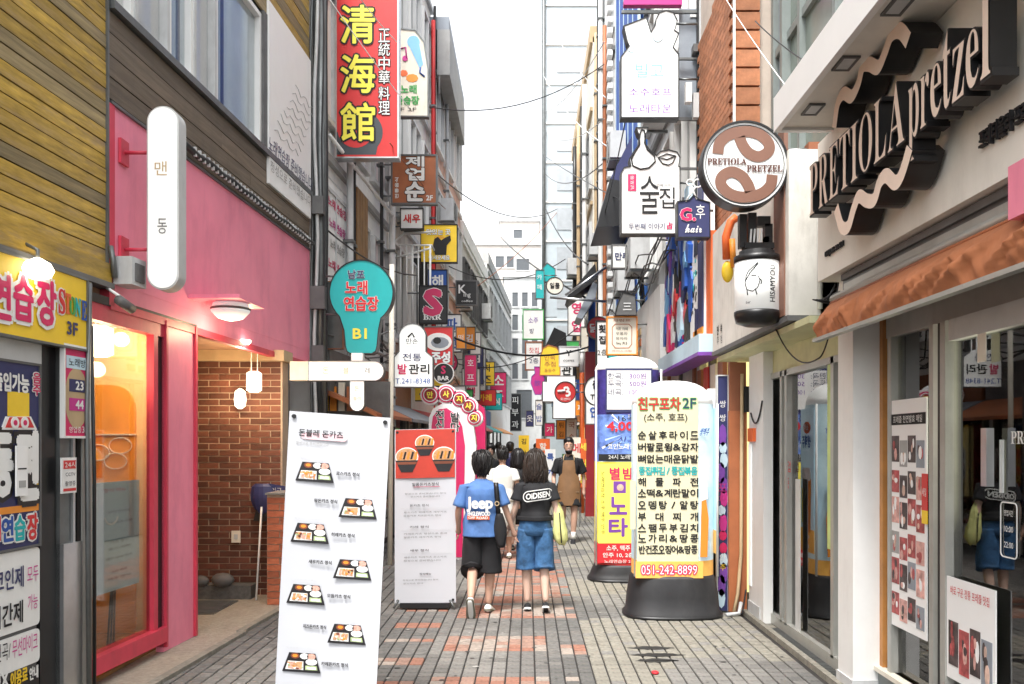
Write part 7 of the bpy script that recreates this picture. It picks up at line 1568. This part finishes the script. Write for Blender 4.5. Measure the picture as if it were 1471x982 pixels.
    for q in range(0 if look.get('beard') else (90 if detail else 24)):
        k = srng.randrange(24); i0 = srng.randrange(0, 3); i1 = nr - 1 - srng.randrange(0, 2); path = []
        for i in range(i1, i0 - 1, -1):
            kk = (k + int(round((i1 - i) * srng.uniform(-.15, .15)))) % 24; p_ = base_[i * 24 + kk]; path.append(p_ + (p_ - hc).normalized() * srng.uniform(.001, .011))
        if len(path) > 2:
            path.append(path[-1] + Vector((srng.uniform(-.012, .012), srng.uniform(-.012, .006), -.02 * g_)))
            if path[-1].y - hc.y < .05: b.tube(path, [.007] * (len(path) - 1) + [.001], hm_, 4)
    emit(b, 'hair')
    if look.get('beard'):
        b = MB(); b.loft([oring(hc + Vector((0, .022 + dy, zz)), (0, 0, 1), rx, ry_, 16) for zz, rx, ry_, dy in ((-.135, .028, .03, .014), (-.115, .050, .058, .006), (-.09, .060, .074, 0), (-.072, .062, .077, -.002))], 'hair_black'); emit(b, 'beard')
    # shirt
    sm = look['shirt']; hem = look.get('hem', .84); sx = look.get('shirt_w', 1.0); b = MB(); R_ = []
    top = J['nck'] + Vector((0, 0, .01))
    prof = [(hem, .200 * sx, .166), (hem + .05, .196 * sx, .162), (1.0, .182 * sx, .150), (1.04, .176 * sx, .138), (1.08, .170 * sx, .122), (1.18, .180 * sx, .125), (1.28, .190 * sx, .128), (1.335, .188 * sx, .118), (1.375, .160 * sx, .100), (1.405, .115 * sx, .082), (1.43, .078, .068), (1.445, .064, .062)]
    for i, (z_, rx, ry_) in enumerate(prof):
        u = (z_ - .93) / .5; cx = J['pel'].lerp(J['nck'], max(0, min(1, u))); R_.append(oring((cx.x, cx.y, z_), (0, 0, 1), rx, ry_, 22, wob=.018 if z_ < 1.3 else 0, seed=i * .8))
    b.loft(folds(R_, 4, .022 if detail else .008), sm)
    sl_ = look.get('sleeve', .62)
    for s_ in 'LR':
        sh, el, wr = J['sh' + s_], J['el' + s_], J['wr' + s_]; d = el - sh; ins = Vector((.07 if s_ == 'L' else -.07, 0, -.01)); rr = []
        for u, r_ in ((-1, .070), (0, .070), (.15, .074), (sl_ * .6, .076), (sl_, .081)):
            p_ = sh + ins if u < 0 else sh + d * min(u, 1) + ((wr - el) * (u - 1) if u > 1 else Vector())
            rr.append(oring(p_, d if u >= 0 else (-ins + d * .3), r_ * .92, r_ * 1.05, 14, wob=.03, seed=u * 5))
        b.loft(folds(rr, 3, .008, seed=3), sm)
    emit(b, 'shirt')
    # lower garment
    lm = look['bottom']; ln = look.get('bottom_len', .55); fl = look.get('flare', 1.15); b = MB()
    if look.get('skirt'):
        rr = [oring(J['pel'] + Vector((0, 0, z_)), (0, 0, 1), rx, ry_, 24, wob=.03 if z_ < -.1 else 0, seed=z_ * 9) for z_, rx, ry_ in ((.10, .150, .115), (0, .185, .14), (-.15, .20, .155), (ln - .93, .185 * fl, .15 * fl))]
        b.loft(rr, lm)
    else:
        b.loft([oring(J['pel'] + Vector((0, 0, z_)), (0, 0, 1), rx, ry_, 20) for z_, rx, ry_ in ((.10, .152, .115), (.03, .172, .130), (-.05, .182, .135), (-.11, .165, .12))], lm)
        for s_ in 'LR':
            hi, kn, an = J['hi' + s_], J['kn' + s_], J['an' + s_]; k_ = (hi.z - ln) / max(.05, hi.z - kn.z); rr = []
            for i in range(7):
                u = i / 6 * k_; p_ = hi + (kn - hi) * min(u, 1) + ((an - kn) * (u - 1) * ((hi - kn).length / (kn - an).length) if u > 1 else Vector())
                r_ = (.100 + (.098 * fl - .100) * i / 6); rr.append(oring(p_, (hi - kn) if u < 1 else (kn - an), r_, r_ * 1.12, 20, wob=.025, seed=i))
            b.loft(folds(rr, 3, .014, (12, 12, 4), seed=7), lm)
    emit(b, look.get('bottom_name', 'shorts'))
    # shoes and socks
    for s_ in 'LR':
        an, to, kn = J['an' + s_], J['to' + s_], J['kn' + s_]; fd = to.normalized(); b = MB(); shin = (kn - an).normalized()
        heel = an + shin * -.045 - fd * .05 if fd.z > -.6 else an - shin * .03
        heel = an - shin * .05 - fd * .045; up = fd.cross(Vector((1, 0, 0))); up = up if up.dot(shin) > 0 else -up
        rr = []
        for u, w_, h_ in ((-.02, .028, .03), (.0, .038, .042), (.06, .040, .045), (.13, .045, .036), (.19, .047, .028), (.235, .036, .022), (.255, .015, .012)):
            c_ = heel + fd * u + up * (h_ * .55 - .02); rr.append([c_ + Vector((1, 0, 0)) * math.cos(2 * math.pi * k / 14) * w_ + up * math.sin(2 * math.pi * k / 14) * h_ for k in range(14)])
        b.loft(rr, look.get('shoe', 'cloth_white')); sh_ = emit(b, 'shoe')
        b = MB(); base = []
        for u, w_ in ((-.025, .026), (.0, .040), (.06, .040), (.13, .047), (.19, .050), (.24, .038), (.26, .014)): base.append((u, w_))
        pl = [heel + fd * u + Vector((1, 0, 0)) * w_ for u, w_ in base] + [heel + fd * u - Vector((1, 0, 0)) * w_ for u, w_ in base[::-1]]
        n_ = len(pl); b.add([p_ - up * .028 for p_ in pl] + [p_ - up * .008 for p_ in pl], [tuple(range(n_))[::-1], tuple(range(n_, 2 * n_))] + [(i, (i + 1) % n_, n_ + (i + 1) % n_, n_ + i) for i in range(n_)], look.get('sole', 'sole'))
        b.v = [M_ @ v for v in b.v]; part('sole', b, sh_)
        if look.get('sock'):
            b = MB(); b.loft([oring(an + shin * u, shin, .040, .044, 12) for u in (-.02, .03, .10)], look['sock']); emit(b, 'sock')
    return t, M_, J, emit

# man in the blue shirt, walking away
Ym = 8.4; xm = X(692, Ym)
t, M_, J, emit = person('man walking away in a blue Jeep T-shirt and wide black shorts', (xm, Ym, 0), R(-3), 1.585 / 1.70,
    dict(shL=(-.175, 0, 1.36), elL=(-.25, -.03, 1.10), wrL=(-.265, .09, .90), shR=(.175, 0, 1.36), elR=(.26, -.02, 1.12), wrR=(.335, .04, .885),
         knL=(-.10, .03, .50), anL=(-.08, -.33, .20), toL=(0, .085, -.15), knR=(.085, .06, .49), anR=(.07, .05, .085), toR=(.02, .17, -.045)),
    dict(shirt='shirt_blue', bottom='cloth_black', bottom_len=.43, flare=1.32, hair='hair_black', shirt_w=1.10, sleeve=.85, shoe='cloth_white', sole='sole', hem=.83))
def shirt_fr(M_, y_, tilt=0): return Fr(M_ @ Vector((0, y_, 0)), M_.to_3x3() @ Vector((1, 0, 0)), M_.to_3x3() @ Vector((0, -1, 0)))
def deco(t, M_, items, y_, sc, nm='print', curve=.19):
    b = MB(); o = M_ @ Vector((0, 0, 0)); ax = (M_.to_3x3() @ Vector((1, 0, 0))).normalized(); an = (M_.to_3x3() @ Vector((0, -1, 0))).normalized()
    def fr(a, bb_, c=0):
        u = max(-.97, min(.97, a / (curve * sc * 1.02))); return Vector((o.x, o.y, 0)) + ax * a + an * ((y_ * sc) * math.sqrt(1 - u * u) + c) + Vector((0, 0, bb_))
    items(b, fr); return part(nm, b, t)
s = 1.585 / 1.70
def jeep(b, fr):
    z0 = Z(723, Ym); k = Ym / F
    b.text(fr, 'Jeep', X(691, Ym) - xm, z0, 20 * k, 'white', w=36 * k, off=.045, c=.022, res=5); b.text(fr, 'ENGLEWOOD', X(690, Ym) - xm, Z(736, Ym), 6 * k, 'white', w=32 * k, off=.045, c=.022)
    b.box(fr, X(673, Ym) - xm, Z(744.5, Ym), .012, X(689, Ym) - xm, Z(739, Ym), .020, 'orangered'); b.box(fr, X(689, Ym) - xm, Z(744.5, Ym), .012, X(705, Ym) - xm, Z(739, Ym), .020, 'orangered'); b.text(fr, 'OFF ROAD', X(689, Ym) - xm, Z(741.7, Ym), 3.4 * k, 'white', w=28 * k, off=.045, c=.024)
deco(t, M_, jeep, .142, s, curve=.19)
bagt = thing('shoulder_bag', 'black shoulder bag with a ring on its strap worn by the man in blue', 'bag', (xm + .17, Ym - .1, 0.9)); b = MB()
L = lambda x, y, z_: M_ @ Vector((x, y, z_))
b.loft([[L(.165 + .03 * u + .026 * math.cos(a), -.135 - .01 * math.sin(a) - .02 * math.sin(u * 3), z_) for a in (0, 1.57, 3.14, 4.71)] for u, z_ in ((0, 1.41), (.2, 1.36), (.5, 1.25), (.8, 1.14), (1, 1.06))], 'black'); part('strap', b, bagt)
b = MB(); b.loft([[L(.20 + .02 * u + (.035 + .035 * math.sin(u * 3.1)) * math.cos(a), -.10 + .06 * math.sin(a), 1.08 - .36 * u) for a in [2 * math.pi * k / 12 for k in range(12)]] for u in [i / 8 for i in range(9)]], 'cloth_black'); part('pouch', b, bagt)
b = MB(); ring(b, Fr(L(.18, -.165, 0), (1, 0, 0), (0, -1, 0)), circ(0, L(0, 0, 1.19).z, .016, 14), .008, -.004, .006, 'tan'); part('ring', b, bagt)

# woman in the black shirt
Yw = 8.5; xw = X(769, Yw); s = 1.60 / 1.70
t, M_, J, emit = person('woman walking away in a black T-shirt and knee length denim culottes', (xw, Yw, 0), R(2), s,
    dict(shL=(-.15, 0, 1.36), elL=(-.215, -.02, 1.12), wrL=(-.265, .06, .93), shR=(.15, 0, 1.36), elR=(.225, -.04, 1.12), wrR=(.22, -.03, .885),
         knL=(-.095, .06, .50), anL=(-.085, .02, .085), knR=(.095, .02, .50), anR=(.105, -.12, .11), toR=(.02, .15, -.085)),
    dict(shirt='cloth_black', bottom='denim', bottom_len=.44, flare=1.16, hair='hair_brown', hairstyle='bob', hem=.98, shirt_w=1.0, shoe='cloth_black', sole='clean_white', sleeve=.72, skin='skin_pale', leg=.95, bottom_name='culottes'))
def pill(b, fr):
    k = Yw / F; cx, cz = X(772, Yw) - xw, Z(710, Yw); o_ = rrect(cx - 20 * k, cz - 6.5 * k, cx + 20 * k, cz + 6.5 * k, 6 * k, 6)
    f2 = lambda a, bb_, c=0: fr(a, bb_ + (a - cx) * .13, c)
    ring(b, f2, o_, .009, .012, .024, 'white'); b.text(f2, 'OiDISEN', cx, cz, 8 * k, 'white', w=34 * k, off=.045, c=.024)
deco(t, M_, pill, .140, s)
bt = thing('plastic_bag', 'translucent yellow green plastic bag hanging from the woman\'s right hand', 'bag', (xw + .25, Yw, .5)); b = MB(); rr = []
for u, w_, d_ in ((0, .015, .012), (.08, .03, .02), (.2, .045, .035), (.4, .052, .05), (.65, .068, .06), (.85, .070, .06), (1, .03, .03)):
    c_ = Vector((X(800 + 7 * u, Yw), Yw - .03, Z(722, Yw) - .42 * u)); rr.append([c_ + Vector((w_ * math.cos(a) * (1 + .22 * math.sin(5 * a + u * 6)), d_ * math.sin(a) * (1 + .2 * math.sin(4 * a)), .012 * math.sin(3 * a))) for a in [2 * math.pi * k / 20 for k in range(20)]])
b.loft(rr, 'bag_yellow'); part('bag', b, bt)
b = MB(); b.tube([tuple(M_ @ Vector((.225, -.03, .80))), (X(800, Yw), Yw - .03, Z(724, Yw))], .008, 'bag_yellow', 5); b.tube([(X(803, Yw), Yw - .1, Z(735, Yw)), (X(806, Yw), Yw - .11, Z(778, Yw))], .006, 'ink', 5); part('handle', b, bt)

# man in the apron, walking toward the camera
Ya = 14.4; xa = X(817, Ya)
t, M_, J, emit = person('dark haired man in black T-shirt and brown apron walking toward the camera', (xa, Ya, 0), R(178), 1.77 / 1.70,
    dict(elL=(-.25, -.05, 1.10), wrL=(-.25, -.02, .86), elR=(.25, -.02, 1.10), wrR=(.245, .10, .87), knL=(-.09, .09, .50), anL=(-.07, .10, .085), knR=(.10, .08, .52), anR=(.10, -.27, .24), toR=(0, .10, -.13)),
    dict(shirt='cloth_black', bottom='cloth_black', bottom_len=.60, flare=1.2, hair='hair_black', hem=.90, sleeve=.8, shoe='cloth_black', sole='clean_white', beard=True, hairstyle='crop', sock='cloth_white'))
b = MB(); rr = []
mat('apron_brown', (.20, .105, .045), .6, .2, bump=.3)
vs = []; fs = []; sp = [(.62, .185, .20), (.80, .190, .19), (.95, .180, .178), (1.08, .168, .155), (1.15, .11, .150), (1.28, .10, .146), (1.36, .092, .130)]
for z_, w_, d_ in sp:
    for k in range(9): a = (k / 8 - .5) * 2; vs.append(M_ @ Vector((a * w_, d_ * math.sqrt(max(0, 1 - (a * w_ / .24) ** 2)), z_)))
for i in range(len(sp) - 1):
    for k in range(8): fs.append((i * 9 + k, i * 9 + k + 1, (i + 1) * 9 + k + 1, (i + 1) * 9 + k))
b.add(vs, fs, 'apron_brown', True); b.add([M_ @ ((M_.inverted() @ v) - Vector((0, .004, 0))) for v in vs], [f[::-1] for f in fs], 'apron_brown', True); part('apron', b, t)
b = MB()
for q in (-1, 1): b.tube([M_ @ Vector(p_) for p_ in ((q * .088, .128, 1.355), (q * .085, .095, 1.415), (q * .07, .02, 1.45))], .010, 'khaki', 5)
b.tube([M_ @ Vector((-.165, .155, .84)), M_ @ Vector((0, .172, .845)), M_ @ Vector((.165, .155, .84))], .006, 'khaki', 4); part('apron_strap', b, t)

# people further away
def bg_person(label, px, Y, h, face, look, **pose):
    return person(label, (X(px, Y), Y, 0), R(face), h / 1.70, pose, look, 'pedestrians further down the alley', detail=False)
bg_person('woman in a white top walking away just beyond the man in blue', 722, 12.4, 1.62, 4, dict(shirt='cloth_white', bottom='cloth_white', bottom_len=.35, flare=1.1, hairstyle='bun', shoe='cloth_white', hem=.90, skirt=True, bottom_name='skirt'))
bg_person('person in a black dress with long hair beyond the woman in black', 744, 13.4, 1.58, 0, dict(shirt='cloth_black', bottom='cloth_black', bottom_len=.45, flare=1.2, hairstyle='bob', hair='hair_black', hem=.9, skirt=True, bottom_name='skirt', shoe='cloth_black'))
bg_person('distant person with black hair left of the woman in white', 704, 17.5, 1.66, 185, dict(shirt='cloth_black', bottom='khaki', bottom_len=.2, shoe='cloth_white', bottom_name='trousers'))
bg_person('distant person in a dark shirt far down the alley', 733, 23, 1.70, 10, dict(shirt='navy', bottom='cloth_black', bottom_len=.15, bottom_name='trousers'))
bg_person('distant person in a yellow top far down the alley', 752, 25, 1.66, 175, dict(shirt='yellow', bottom='denim', bottom_len=.5, hairstyle='bob'))
bg_person('distant pedestrian in a grey top at the alley end', 716, 29, 1.70, 0, dict(shirt='grey', bottom='denim', bottom_len=.15, bottom_name='trousers'))
bg_person('distant pedestrian in red near the stall boards', 771, 27, 1.66, 180, dict(shirt='red', bottom='cloth_black', bottom_len=.5))
bpy.data.scenes.remove(TMP)
